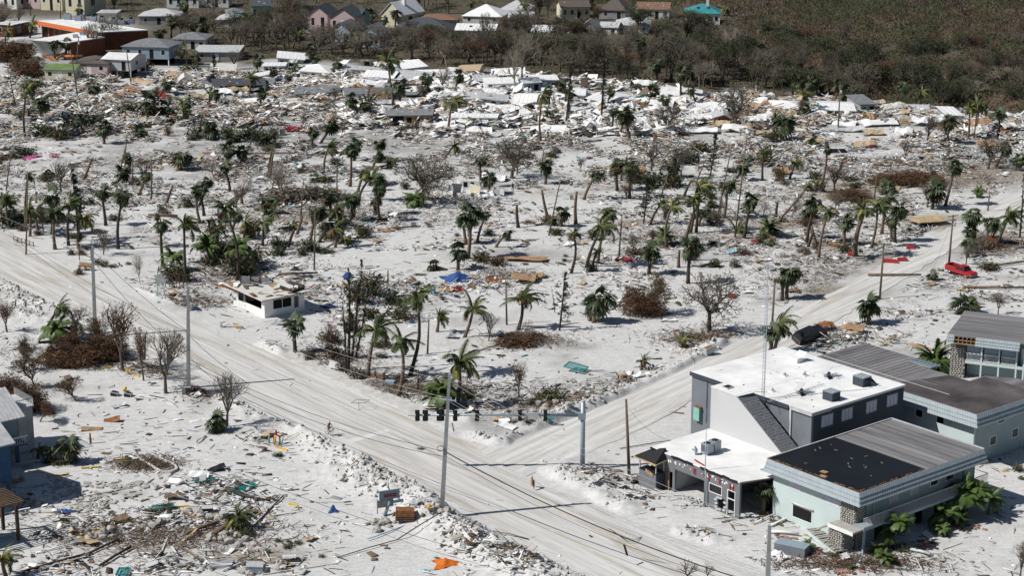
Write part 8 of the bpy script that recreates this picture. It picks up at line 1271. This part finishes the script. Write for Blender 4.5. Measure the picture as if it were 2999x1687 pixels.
tube_frame(903,1030,[[(0,0,0),(0,0,1.0)],[(-.9,-.5,1.0),(.8,-.6,1.05),(1.3,.7,1.0),(-.4,.8,1.0),(-.9,-.5,1.0)]],'bent black wire frame standing on the pavement','black',.025,yaw=0)
tube_frame(1235,980,[[(-1,0,0),(-1,0,.8),(1,.3,.8),(1,.3,0)],[(-1,.9,0),(-1,.9,.7),(1,1.1,.7)]],'low pale metal frame at the left of the kerb palm','light_grey',.04);tube_frame(1380,1100,[[(-.4,0,0),(-.4,0,1.9),(-.1,0,2.1),(.1,0,1.9)]],'thin white hooked post on the rubble behind the signal arm','light_grey',.035)
tube_frame(215,655,[[(-.9,0,0),(-.9,0,2.6),(.9,0,2.6),(.9,0,0)],[(-.9,0,1.2),(.9,0,.5)],[(-1.8,0,2.65),(1.9,0,2.6)]],'dark timber gate frame by the roadside brown bushes','dark_wood',.07)
for k,(x,y)in enumerate([(22,600),(30,603),(38,608),(46,612),(54,617),(330,650)]):pass
t=root('rail_fence','broken brown rail fence along the road at the far left','fence',35,606,-42)
for k in range(6):q=MB();q.box(k*1.1-.05,k*1.1+.05,-.05,.05,0,.9,'rust');q.build('post',t)
for z in(.35,.75):q=MB();q.cbox((2.7,0,z),(5.6,.04,.08),'old_wood',0,.03);q.build('rail',t)
for x,y,lb in((208,678,'left'),(222,680,'right')):q=MB();q.cbox((0,0,.6),(1.3,.5,.12),'rust');q.cbox((0,.3,.9),(1.3,.1,.5),'tan');q.cbox((-.5,0,.3),(.15,.5,.6),'concrete');q.cbox((.5,0,.3),(.15,.5,.6),'concrete');put(q,'bench',lb+' brown bench among the roadside brown bushes','bench',x,y,-12,0,(0,0),'roadside benches')
q=MB();q.box(-2.2,2.2,-2.2,2.2,-.2,.28,'pavement');
# swimming pool basins
def pool(x0,y0,corners,lb):
 pts=Gp(corners);c=np.mean(pts,0);t=thing('swimming_pool',lb,'pool',(c[0],c[1],0));P_=[(p[0]-c[0],p[1]-c[1])for p in pts];q=MB();I=[(p[0]*.82,p[1]*.72)for p in P_]
 for i in range(4):j=(i+1)%4;V=[(*P_[i],.45),(*P_[j],.45),(*I[j],.45),(*I[i],.45)];q.slab(V,.6,'concrete')
 q.build('coping',t);q=MB();q.poly([(*p,.14)for p in I],'pool_water');q.build('water',t)
mat('pool_water',(.03,.045,.03),.1,.3,.4,spec=.5)
pool(0,0,[(355,327),(440,303),(420,311+4),(398,331)][:0]or[(305,330),(395,330),(432,311),(350,308)],'empty concrete swimming pool with dark water at the left');pool(0,0,[(580,330),(618,333),(655,310),(630,306)],'narrow concrete basin with dark inside right of the swimming pool')
# orange road sign and misc
q=MB();q.cbox((0,0,.5),(1.25,.05,.9),'orange',.3,0,-.5);put(q,'road_sign','orange diamond road sign fallen beside the brown scrub at the right','sign',2497,607,10);q=MB();q.cbox((0,0,.4),(1.1,1.1,.6),'yellow',.3,.3);put(q,'yellow_machine','small yellow machine part in front of the wreck pile','machine',2203,885)
q=MB();q.cbox((0,0,1),(1.8,.1,1.8),'yellow',.3,.25);put(q,'yellow_sheet','bright yellow panel upright in the wreckage in front of the grey box house','panel',2178,304);q=MB();q.cbox((0,0,1),(3.2,.12,1.8),'teal',.3,-.35);put(q,'teal_sheet','bright teal panel on the timber heap left of the white caravan','panel',1610,262)
# big light objects: refrigerators / boxes / AC units scattered
for k,(x,y,m_,w_,h_,lb)in enumerate([(413,583,'grey_panel',1.2,.7,'grey metal box alone on the sand beside the thin pole'),(1040,568,'grey_panel',.8,.9,'dark grey box casting a long shadow in the middle sand'),(1437,502,'light_grey',.7,.8,'white box on the sand right of the leaning pole'),(68,310,'concrete',1.6,1.4,'small concrete block hut at the far left'),(355,325,'light_grey',1.2,1.4,'left pale block at the corner of the pool'),(398,318,'light_grey',1.2,1.2,'right pale block behind the pool'),(710,335,'light_grey',1.2,1.2,'grey cube left of the overturned red car'),(135,328,'gray_blue',1.3,.9,'bluish bin in the far left debris'),(307,280,'gray_blue',1.4,1.1,'blue-grey bin beside the tan wreckage at left'),(785,538,'light_grey',.7,.8,'white appliance by the toppled roots'),(1085,735,'light_blue',1.0,.9,'pale appliance right of the red appliance'),(2330,492,'light_grey',.6,.6,'small white appliance on the right sand'),(2010,495,'white_paint',.8,.8,'white appliance near the small palms at the right'),(1245,510,'light_grey',.9,.9,'upright white appliance at the end of the smashed mobile home'),(645,470,'white_paint',1.2,.3,'white tub lying on the sand at left centre'),(590,470,'white_paint',1.9,.15,'white flat panel on the sand at left centre'),(560,1425,'light_grey',2,.3,'pale grey slab box at the bottom left'),(640,1440,'gray_blue',1.6,.8,'grey-blue box at the bottom edge'),(95,1395-60,'gray_blue',.4,.3,'x'),(522,1310-20,'black',1.1,.6,'black box in the lower left debris'),(2360,935+20,'light_grey',.6,.6,'x')]):
 if lb=='x':continue
 q=MB();q.box(-w_/2,w_/2,-w_*.4,w_*.4,0,h_,m_);q.box(-w_/2-.02,w_/2+.02,-w_*.42,w_*.42,h_,h_+.05,'light_grey' if m_!='light_grey' else 'grey_panel');put(q,'discarded_box',lb,'box',x,y,random.uniform(-30,30),0,(0,random.uniform(-5,5)))
 # kerbed planter island, low left
t=root('planter_island','rounded kerb island filled with brown litter in the lower left lot','planter',375,1160,0);C=Gp([(335,1135),(355,1132),(440,1172),(446,1182),(430,1190),(405,1188),(350,1155)]);o_=P(375,1160);n_=len(C)
for i in range(n_):
 a,b=np.array(C[i])-[o_.x,o_.y],np.array(C[(i+1)%n_])-[o_.x,o_.y];d=b-a;c=(a+b)/2;q=MB();q.cbox((c[0],c[1],.18),(np.hypot(*d)*.98,.18,.36),'pavement',math.atan2(d[1],d[0]));q.build('kerb',t)
 # smashed mobile home in the middle: walls and panels
t=root('smashed_mobile_home','white mobile home smashed to upright panels in the middle of the sand','mobile home',1150,492,-4);r_=random.Random(5)
for k in range(26):
 x=r_.uniform(-7,7.5);y=r_.uniform(-1.5,3.5);hh=r_.uniform(.8,2.4);q=MB();up=r_.random()<.55
 q.cbox((x,y,hh/2 if up else.3),(r_.uniform(1,3),.08,hh)if up else(r_.uniform(1,2.6),r_.uniform(.6,1.6),.07),r_.choice(['white_metal','white_paint','offwhite','cream','light_grey']),r_.uniform(-.6,.6),r_.uniform(-.2,.2),r_.uniform(-.5,.5));q.build('wall_panel' if up else 'roof_panel',t)
q=MB();q.cbox((-4.2,-.9,1.5),(3.4,.08,2.3),'white_metal',.1,.05);o=q.build('end_wall',t);q=MB();q.cbox((-3.5,-.98,1.7),(1.3,.03,.8),'rust',.1,.4);q.build('red_brown_emblem',o);q=MB();q.cbox((3,3.2,1.3),(5.5,.1,1.8),'white_metal');o=q.build('back_wall',t)
for k in range(4):q=MB();q.cbox((1.2+k*1.2,3.13,1.5),(.7,.04,.9),'dark_void');q.build('unlit_window',o)  # near-black panels put in as the unlit inside of the windows
# broken fallen palm, bottom left
for k in range(1):
 g=P(548,1365-20);t=thing('fallen_coconut_palm','toppled palm with ragged green crown and torn trunk in the lower left','palm',(g.x,g.y,float(gz(g.x,g.y))));q=MB();q.tube([(-.6,-.6,.1),(.6,.4,.7),(1.7,1.2,1.4)],[.34,.26,.2],7,'palm_trunk');q.build('trunk',t)
 for me,mx in fmats('c',77,1.05)+fmats('s',78,1.1)[:10]:link('frond',me,t,Matrix.Translation((1.7,1.2,1.4))@Matrix.Rotation(.5,4,'Y')@mx)
for x,y,yw_,L_ in((600,590+17,0,0),(867,608,10,1),(410,545,-10,4),(405,557-5,30,0)):
 if L_==1:t=root('fallen_fronds','clump of yellow-green fronds fallen on bare sand left of centre','palm fronds',x,y,yw_,.3);[link('frond',FE['cy',0]if i%2 else FE['c',i%4],t,Matrix.Rotation(i*.5-1.6,4,'Z'))for i in range(7)]
 if L_==4:q=MB();q.tube([(-2.6,0,.3),(0,.1,.35),(2.6,0,.3)],.22,7,'palm_trunk');put(q,'fallen_log','palm log lying on the sand behind the white A-frame','log',x,y,yw_)
for x,y,L_,yw_,lb in[(750,692-2,6,5,'long log lying on the sand in front of the middle left palms'),(700,388,30,0,'long brown beams lying across the far debris'),(1000,575,7,22,'log with bushy end on the middle sand'),(2500,690+37,9,-3,'fallen pole lying on the sand right of the red pickup'),(2540,668,6,24,'leaning broken pole beyond the red pickup'),(2250,695,8,-2,'long brown timber on the mud left of the sand lane')]:q=MB();q.tube([(-L_/2,0,.3),(L_/2,0,.35)],[.2,.14],6,'old_wood');put(q,'fallen_log',lb,'log',x,y,yw_)
# long white pipes and dark timbers in the lower left
for k,(x0,y0,x1,y1,m_,r_)in enumerate([(340,1425,470,1390,'white_paint',.07),(380,1445,520,1408,'white_paint',.06),(90,1392,215,1362,'white_paint',.09),(400,1405,425,1350,'white_paint',.07),(455,1440,500,1445,'white_paint',.06),(330,1440,400,1448,'white_paint',.06),(250,1425,330,1380,'dark_wood',.14),(60,1440,215,1398,'dark_wood',.13),(215,1398,300,1360,'dark_wood',.13),(470,1345,550,1320,'old_wood',.2),(520,1232,680,1265,'dark_wood',.12),(640,1325,712,1250,'dark_wood',.08),(200,1250,300,1236,'twig',.05),(560,1440,640,1412,'offwhite',.1),(440,1370,520,1425,'old_wood',.1),(1000,1360,1110,1330,'wire',.06),(850,1405,1000,1362,'wire',.05),(1240,1340,1330,1360,'old_wood',.06),(1560,1130,1740,1104,'wire',.05),(2290,1388,2340,1402,'aqua',.16),(1940,1330,2010,1300,'white_paint',.14),(1900,1322,1960,1296,'white_paint',.1),(1930,1345,2010,1352,'white_paint',.16)]):
 a,b=P(x0,y0),P(x1,y1);a.z=float(gz(a.x,a.y))+r_+.05;b.z=float(gz(b.x,b.y))+r_+.12;c=(a+b)/2;q=MB();mid=(a+b)/2-c;q.tube([tuple(a-c),tuple(mid+Vector((0,.1,.03))),tuple(b-c)],r_,5,m_);nm_={'white_paint':'white pipe','wire':'black cable','aqua':'aqua post'}.get(m_,'long timber');o=q.build(nm_.replace(' ','_'));o.location=c;later(o,(x0+x1)/2,(y0+y1)/2,nm_+' lying on the ground',nm_.split()[-1],nm_+'s')
# wreckage nobody could count
LOOKP={'wreck':(['white_paint','light_grey','offwhite','new_wood','plywood','old_wood','grey_panel','dark_wood','white_metal','tan','rust','blue','teal','red','cream'],[.30,.15,.09,.08,.05,.11,.06,.08,.08,.04,.02,.008,.008,.005,.02]),'mixed':(['white_paint','light_grey','offwhite','old_wood','dark_wood','grey_panel','twig','new_wood','concrete','light_blue','red','teal','tan'],[.18,.15,.09,.12,.17,.09,.08,.04,.05,.008,.004,.005,.02]),'colour':(['white_paint','light_grey','offwhite','old_wood','dark_wood','grey_panel','new_wood','red','blue','teal','navy','tan','black'],[.26,.16,.08,.10,.10,.08,.05,.03,.02,.02,.02,.04,.04])}
BD=[(860,740,110,26,3.2),(980,720,120,24,3.4),(1110,725,90,24,3.2),(1230,715,90,16,1.8),(870,790,60,24,2.2),(1040,800,70,16,1.2),(1240,1000,90,40,2.6),(1320,1060,60,22,2.0),(1470,985,90,32,3.2),(1560,960,60,20,2.2),(1640,930,40,14,1.2),(1730,885,70,14,1.0),(1520,655,120,16,2.0),(1600,690,130,18,1.1),(1900,620,130,22,1.4),(2020,610,80,22,1.6),(2080,655,80,14,1.8),(2000,660,120,12,1.0),(2330,590,90,26,2.0),(2200,530,110,22,1.0),(1150,500,120,20,2.2),(760,500,140,30,2.2),(1180,560,130,20,.9),(950,545,100,14,.9),(2090,845,110,24,5.0),(2240,855,70,20,1.6),(2300,790,110,18,.9),(2480,750,120,24,.8),(2340,680,40,10,1.6),(420,1330,260,50,1.7),(560,1240,130,46,2.0),(640,1290,90,60,1.6),(120,1290,120,40,3.0),(180,1340,90,40,2.4),(420,1410,300,40,2.6),(700,1420,90,26,2.4),(200,1430,160,30,1.6),(1020,1310,60,22,3.2),(1180,1380,50,30,2.4),(1260,1410,60,30,3.0),(1330,1440,50,20,3.2),(950,1240,60,16,.9),(900,1320,90,30,.6),(770,1350,60,40,.8),(1530,1215,60,22,2.2),(1610,1250,50,12,2.0),(1590,1215,30,12,2.0),(1480,1185,30,10,2),(1790,1345,70,22,1.0),(1900,1310,70,12,1.4),(2160,1420,120,16,.9),(2270,1430,90,16,.9),(360,900,80,16,.8),(400,935,90,14,.9),(500,985,40,14,1.2),(280,925,40,10,.6),(850,900,60,20,1.2),(970,945,90,20,1.5),(1080,1010,60,14,.9),(1300,850,70,14,1.2),(460,760,70,14,2.2),(560,670,90,30,.8),(330,1160,60,14,1.2),(640,1110,60,20,1.0),(200,690,60,14,.8),(60,870,70,20,.9),(160,880,60,18,1.0),(1780,860,60,12,.8),(2390,1110,90,16,.4),(1450,600,60,20,1.2),(1640,560,90,14,.8),(1650,600,60,10,.8)]
BARE=[(1330,645,180,16),(1000,640,180,16),(330,620,130,22),(1500,555,130,12),(1700,580,120,9),(820,470,120,8),(600,470,60,8),(1350,490,120,12),(1600,860,180,22),(1260,930,60,16),(500,280,90,10),(2230,390,90,12),(2200,345,50,6),(1990,520,80,8),(500,590,90,8),(220,280,40,5)]
def dens(x,y):
 px,py=proj(x,y,0*x);d=np.interp(py,[120,165,200,330,400,440,480,540,600,680,740,820,1000,1449],[.5,2.8,3.6,3.8,3.5,2.4,1.6,1.1,.85,.7,.45,.22,.18,.32])*np.interp(px,[0,1500,2576],[1,1,.9])
 cl=.45*vn(x,y,11,41)+.35*vn(x,y,4,42)+.2*vn(x,y,1.7,43);d=d*np.clip((cl-.42)*11,.06,2.2)
 for cx,cy,rx,ry,k in BD:q=((px-cx)/rx)**2+((py-cy)/ry)**2;d=np.maximum(d,k*1.5*np.exp(-q*1.1)*np.clip((cl-.2)*5,.5,1.7))
 for cx,cy,rx,ry in BARE:d=d*(1-.93*np.exp(-(((px-cx)/rx)**2+((py-cy)/ry)**2)**1.5))
 rd=np.minimum(seg_dist(x,y,main_mid)-8.0,seg_dist(x,y,side_mid)-4.6);d=np.where(rd<0,.012,d*np.clip(rd/1.5+.2,0,1))
 ed=np.interp(px,[0,300,500,700,900,1300,1500,1700,1900,2100,2576],[150,150,165,150,160,190,212,226,238,256,288]);d=d*np.clip((py-ed+6)/8,0,1)
 for F_,x0,x1,y0,y1 in FOOT:
  u=(x-F_.o.x)*F_.a.x+(y-F_.o.y)*F_.a.y;v=(x-F_.o.x)*F_.b.x+(y-F_.o.y)*F_.b.y;d=np.where((u>x0)&(u<x1)&(v>y0)&(v<y1),0,d)
 return d,px,py
FOOT=[(MF,-11.8,1.2,.2,19.2),(HF,-18.2,.2,.2,15.6),(SF,-13.2,.2,.1,12),(LF,-25.3,.2,.4,11),(KF,-7,.1,0,9)]
def sample(n):
 y=np.sqrt(rng.random(n)*(470**2-158**2)+158**2);x=rng.uniform(-1,1,n)*(y*.283+4);A_=.283*(470**2-158**2);d,px,py=dens(x,y);k=rng.random(n)<d*A_/n
 return x[k],y[k],px[k],py[k],d[k]
def boxes(name,c,sz,yaw,pitch,roll,mi,mats_,label,cat):
 n=len(c);cy,sy,cp,sp_,cr,sr=np.cos(yaw),np.sin(yaw),np.cos(pitch),np.sin(pitch),np.cos(roll),np.sin(roll)
 Rm=np.stack([np.stack([cy*cp,cy*sp_*sr-sy*cr,cy*sp_*cr+sy*sr],-1),np.stack([sy*cp,sy*sp_*sr+cy*cr,sy*sp_*cr-cy*sr],-1),np.stack([-sp_,cp*sr,cp*cr],-1)],1)
 base=np.array([(-1,-1,-1),(1,-1,-1),(1,1,-1),(-1,1,-1),(-1,-1,1),(1,-1,1),(1,1,1),(-1,1,1)])*.5;V=base[None]*sz[:,None,:]
 V[:,4:,:2]*=rng.uniform(.75,1.0,(n,1,2));V[:,[1,2,5,6],1]*=rng.uniform(.6,1.05,(n,1));V=np.einsum('nij,nkj->nki',Rm,V)+c[:,None,:]
 Q=(np.array(MB.BF)[None]+(np.arange(n)*8)[:,None,None]).reshape(-1,4)
 return tag(link(name,mesh_np(name,V.reshape(-1,3),Q,np.repeat(mi,6),mats_)),label,cat,kind='stuff')
x,y,px,py,d=sample(420000);n=len(x);h=gz(x,y)
kind=rng.choice(4,n,p=[.36,.22,.16,.26]);big=np.where(py<345,1.35,np.where(py<430,1.0,.8));pile=np.clip(d-1.2,0,4)*np.where(py<350,.30,.16)
sz=np.zeros((n,3));u=rng.random(n);v=rng.random(n)
for k,(a0,a1,b0,b1,t0)in enumerate([(.7,3.0,.07,.20,.05),(.5,1.8,.3,1.0,.035),(.15,.55,.12,.4,.22),(.6,2.4,.03,.07,.04)]):
 m_=kind==k;sz[m_,0]=a0+(a1-a0)*u[m_]**1.8;sz[m_,1]=b0+(b1-b0)*v[m_]**1.5;sz[m_,2]=t0
row=(kind==1)&(px>850)&(px<1780)&(py<345);sz[row,:2]*=1.7;sz[:,:2]*=big[:,None];yaw=np.where(rng.random(n)<.55,rng.normal(.0,.45,n),rng.uniform(0,math.pi,n));sd=.08+.16*np.clip(d,0,2.5)/2.5
pit=rng.normal(0,1,n)*sd;rol=rng.normal(0,1.3,n)*sd;up=rng.random(n);c=np.stack([x,y,h+.03+up*pile+sz[:,0]*np.abs(np.sin(pit))*.42+sz[:,1]*np.abs(np.sin(rol))*.3],-1)
zone=np.where((py<365)&(py>150),0,1);mult=(((px>760)&(px<1280)&(py>680)&(py<820))|((px>1480)&(px<1700)&(py>620)&(py<700)));zone[mult]=2
for z_,(nm,lb)in enumerate([('debris_timber','splintered timber, boards and siding heaped round the wrecked homes'),('debris_scatter','small scattered boards, sticks and scraps strewn over the sand lots'),('debris_colourful','dense mixed household debris in the middle of the sand lots')]):
 mats_,p_=LOOKP[['wreck','mixed','colour'][z_]];p_=np.array(p_)/sum(p_);s_=zone==z_;mi=rng.choice(len(mats_),s_.sum(),p=p_);tw=kind[s_]==3;dk=mats_.index('dark_wood');ow=mats_.index('old_wood');mi=np.where(tw&(rng.random(len(mi))<.72),np.where(rng.random(len(mi))<.5,dk,ow),mi)
 mi=np.where(row[s_]&(rng.random(len(mi))<.6),0,mi)
 boxes(nm,c[s_],sz[s_],yaw[s_],pit[s_],rol[s_],mi,mats_,lb,'debris')
print('debris pieces',n)
# brown litter: twigs and shreds under trees and in the lower left
def litter(spots,n,mats_,nm,lb,L=(.3,1.3),w=.03):
 X=[];Y=[]
 for cx,cy,rx,ry,k in spots:
  m_=int(n*k);a=rng.normal(0,.5,m_);b=rng.normal(0,.5,m_);gx,gy=Pn(cx+a*rx,cy+b*ry);X.append(gx);Y.append(gy)
 x=np.concatenate(X);y=np.concatenate(Y);rd=np.minimum(seg_dist(x,y,main_mid)-8.2,seg_dist(x,y,side_mid)-4.8);k=rd>0;x,y=x[k],y[k];n=len(x);s=np.stack([rng.uniform(*L,n),rng.uniform(w,w*2.2,n),np.full(n,.03)],-1);c=np.stack([x,y,gz(x,y)+rng.random(n)**2*.3+.03],-1)
 boxes(nm,c,s,rng.uniform(0,6.3,n),rng.normal(0,.35,n),rng.normal(0,.3,n),rng.integers(0,len(mats_),n),mats_,lb,'litter')
litter([(400,1345,330,50,1.4),(370,1165,90,20,.8),(420,925,130,24,.7),(510,985,60,20,.4),(1760,850,120,24,.7),(1320,855,130,20,.7),(1030,975,180,30,1),(2040,1290,80,30,.5),(2150,1420,240,24,.8),(450,760,130,20,.6),(2480,620,150,30,1),(760,520,200,40,1.3),(2300,455,220,24,1),(1640,600,160,30,.8),(560,690,160,40,.8),(2100,700,300,50,1.1),(850,900,120,40,.8),(1380,1010,120,40,.6),(2400,1130,120,40,.4),(1260,690,90,20,.4),(200,900,180,30,1),(1900,560,300,40,.8),(1000,545,300,40,.7),(2010,850,160,30,.6)],1500,['twig','old_wood','twig_brown','dark_wood','leaf_rusty'],'twig_litter','brown twigs and shredded leaves lying under the stripped trees')
# palm fronds ripped off and lying about
def frond_litter():
 V=[];Q=[];mi=[];n0=0;keys=[('c',0),('c',2),('cy',0),('cd',0),('s',1),('s',2),('sd',0)];A_={}
 for kx in keys:
  me=FE[kx];c_=np.empty(len(me.vertices)*3,np.float32);me.vertices.foreach_get('co',c_);c_=c_.reshape(-1,3)*[1,1,.35];A_[kx]=(c_,[tuple(p.vertices)for p in me.polygons if len(p.vertices)==3])
 r_=random.Random(4)
 for i in range(560):
  if i%2:b=r_.choice(PENDING);px_,py_=b[1]+r_.gauss(0,34),b[2]+r_.gauss(6,11)
  else:px_,py_=r_.uniform(0,2576),200+560*r_.random()**.8
  gx,gy=Pn(px_,py_);gx,gy=float(gx),float(gy)
  if min(float(seg_dist(np.array(gx),np.array(gy),main_mid))-8.5,float(seg_dist(np.array(gx),np.array(gy),side_mid))-5)<0 or py_<170:continue
  kx=r_.choice(keys);c_,f_=A_[kx];an=r_.uniform(0,6.3);ca,sa=math.cos(an),math.sin(an);v=c_*r_.uniform(.7,1.15);v=v-[0,0,v[:,2].min()]
  V.append(np.stack([v[:,0]*ca-v[:,1]*sa+gx,v[:,0]*sa+v[:,1]*ca+gy,v[:,2]+float(gz(gx,gy))+.03],-1));Q+=[(a+n0,b_+n0,c2+n0)for a,b_,c2 in f_];mi+=[keys.index(kx)//2 if keys.index(kx)<6 else 2]*len(f_);n0+=len(v)
 tag(link('frond_litter',mesh_np('frond_litter',np.vstack(V),np.array(Q),np.array(mi),['palm_leaf','palm_dead','sabal_leaf'])),'torn palm fronds strewn over the sand between the palms','palm fronds',kind='stuff')
frond_litter()
# clods of bulldozed sand on the banks
def clods():
 X=[];Y=[]
 for pl,w_,hh in BW:
  for(x0,y0),(x1,y1)in zip(pl[:-1],pl[1:]):
   L_=math.hypot(x1-x0,y1-y0);m_=int(L_*w_*15*min(1,hh+.3));t=rng.random(m_);o=rng.normal(0,.55,m_)*w_;X.append(x0+(x1-x0)*t-(y1-y0)/L_*o);Y.append(y0+(y1-y0)*t+(x1-x0)/L_*o)
 x=np.concatenate(X);y=np.concatenate(Y);rd=np.minimum(seg_dist(x,y,main_mid)-7.2,seg_dist(x,y,side_mid)-4.2);k=rd>rng.normal(0,.5,len(x));x,y=x[k],y[k];n=len(x);s=(rng.random(n)**5*.38+.04)[:,None]*rng.uniform(.6,1.2,(n,3));c=np.stack([x,y,gz(x,y)+s[:,2]*.25],-1);print('clods',n)
 boxes('sand_clods',c,s,rng.uniform(0,6,n),rng.normal(0,.5,n),rng.normal(0,.5,n),rng.choice(5,n,p=[.62,.24,.06,.05,.03]),['clod_pale','clod_grey','concrete','old_wood','grey_panel'],'lumps of bulldozed sand and rubble banked along the roads','rubble')
mat('clod_pale',(.56,.55,.53),.95,.3,2,bump=.3);mat('clod_grey',(.46,.45,.43),.95,.3,2,bump=.3)
clods()
# stones, bricks, pavers that can be picked out
pv=keep(MB().box(-.2,.2,-.1,.1,0,.09,'concrete'),'paving_stone');bk_=keep(MB().box(-.13,.13,-.07,.07,0,.1,'brick'),'brick');rk=[]
for k in range(3):
 r_=np.random.default_rng(k);bm=bmesh.new();bmesh.ops.create_icosphere(bm,subdivisions=1,radius=.5)
 for v in bm.verts:v.co*=r_.uniform(.7,1.15)
 me=bpy.data.meshes.new('rock');bm.to_mesh(me);bm.free();me.materials.append(MATS['stone_pale' if k else 'concrete']);rk.append(me)
def bits(me,nm,spots,n,lb,cat,s0,s1,grp):
 for i in range(n):
  cx,cy,rx,ry=spots[i%len(spots)];px_,py_=cx+random.gauss(0,.5)*rx,cy+random.gauss(0,.5)*ry;g_=P(px_,py_);s=random.uniform(s0,s1);m_=me if not isinstance(me,list)else random.choice(me)
  o=link(nm,m_,None,Matrix.Translation((g_.x,g_.y,float(gz(g_.x,g_.y))+(.02 if me is not rk else s*.2)))@Matrix.Rotation(random.uniform(0,6),4,'Z')@Matrix.Rotation(random.gauss(0,.2),4,'X')@Matrix.Diagonal((s,s,s*.8,1)));tag(o,lb,cat,grp)
bits(pv,'paving_stone',[(190,1240,70,24),(170,1215,60,14),(250,1250,80,24),(290,1225,80,20),(350,1220,80,14),(220,1270,60,14),(660,1100,60,16)],190,'loose grey paving stone strewn over the sand lot beside the blue stilt house','paving stone',1.0,1.9,'loose paving stones')
bits(bk_,'brick',[(2050,1395,40,12),(2090,1420,40,12),(2130,1442,40,8),(2010,1375,30,8),(1975,1360,30,6),(2260,1410,60,8),(2330,1375,30,10),(2440,1330,70,10),(2300,1385,40,8)],150,'pinkish brick fallen from the planting beds round the aqua motel','brick',1.2,2.1,'fallen bricks')
bits(rk,'rock',[(560,1355,60,22),(600,1340,40,16),(380,1310,90,14),(250,1345,60,14),(490,750,50,12),(1370,1035,60,20),(1500,985,60,20),(960,1320,40,12),(520,1300,60,20),(1120,1320,20,12),(640,1440,90,14)],120,'pale rough boulder among the rubble at the edges of the lots','boulder',.5,1.3,'boulders')
# larger loose sheets and boards one can pick out
VS=[]
for k in range(10):
 r_=np.random.default_rng(k+60);L_,W_=(2.6,.22)if k<4 else(1.9,1.0);V=[];b=r_.normal(0,.12,5)
 for i in range(5):
  for j in(0,1):V.append((L_*(i/4-.5),W_*(j-.5)*(1-.25*r_.random()*(k>5)),.08+abs(b[i])+j*abs(r_.normal(0,.14))*(k>3)))
 V=np.array(V);B=V-[0,0,.05];Fc=[(2*i,2*i+2,2*i+3,2*i+1)for i in range(4)]+[(2*i+10,2*i+11,2*i+13,2*i+12)for i in range(4)]+[(2*i,2*i+10,2*i+12,2*i+2)for i in range(4)]+[(2*i+1,2*i+3,2*i+13,2*i+11)for i in range(4)]+[(0,1,11,10),(8,18,19,9)]
 VS.append((V,B,Fc,k))
VM={}
def piece(k,m_):
 if(k,m_)not in VM:V,B,Fc,_=VS[k];q=MB();q.add(np.vstack([V,B]),Fc,m_);VM[k,m_]=keep(q,'sheet')
 return VM[k,m_]
CN={'white_paint':'white','white_metal':'bright white metal','light_grey':'pale grey','grey_panel':'dark grey','new_wood':'light wooden','plywood':'orange-brown plywood','old_wood':'weathered brown','offwhite':'dirty white','rust':'rusty','teal':'teal','blue':'blue','red':'red','light_blue':'pale blue','black':'black','cream':'cream'}
x,y,px,py,d=sample(90000);wgt=np.where(py>700,5.0,np.where(py>430,1.6,.5))*(py>190);ix=rng.choice(len(x),290,replace=False,p=wgt/wgt.sum())
for i in ix:
 k=int(rng.integers(0,10));pp=np.array([.2,.1,.15,.08,.1,.08,.08,.08,.03,.015,.012,.013,.02,.02,.02]);m_=str(rng.choice(list(CN),p=pp/pp.sum()));s=float(rng.uniform(.7,1.25))*(1.25 if py[i]<430 else.95)
 o=link('wooden_board' if k<4 and 'wood' in m_ else 'board' if k<4 else 'wall_sheet',piece(k,m_),None,Matrix.Translation((x[i],y[i],float(gz(x[i],y[i]))+.1*min(float(d[i]),2.5)))@Matrix.Rotation(float(rng.normal(0,.8)),4,'Z')@Matrix.Rotation(float(rng.normal(0,.12)),4,'X')@Matrix.Rotation(float(rng.normal(0,.15)),4,'Y')@Matrix.Diagonal((s,s,s,1)))
 later(o,float(px[i]),float(py[i]),CN[m_]+(' board' if k<4 else ' sheet'),'board' if k<4 else 'sheet','loose boards' if k<4 else 'loose sheets')
settle()
for o in bpy.data.objects:
 if o.get('category')and not o.get('kind'):o['kind']='thing'
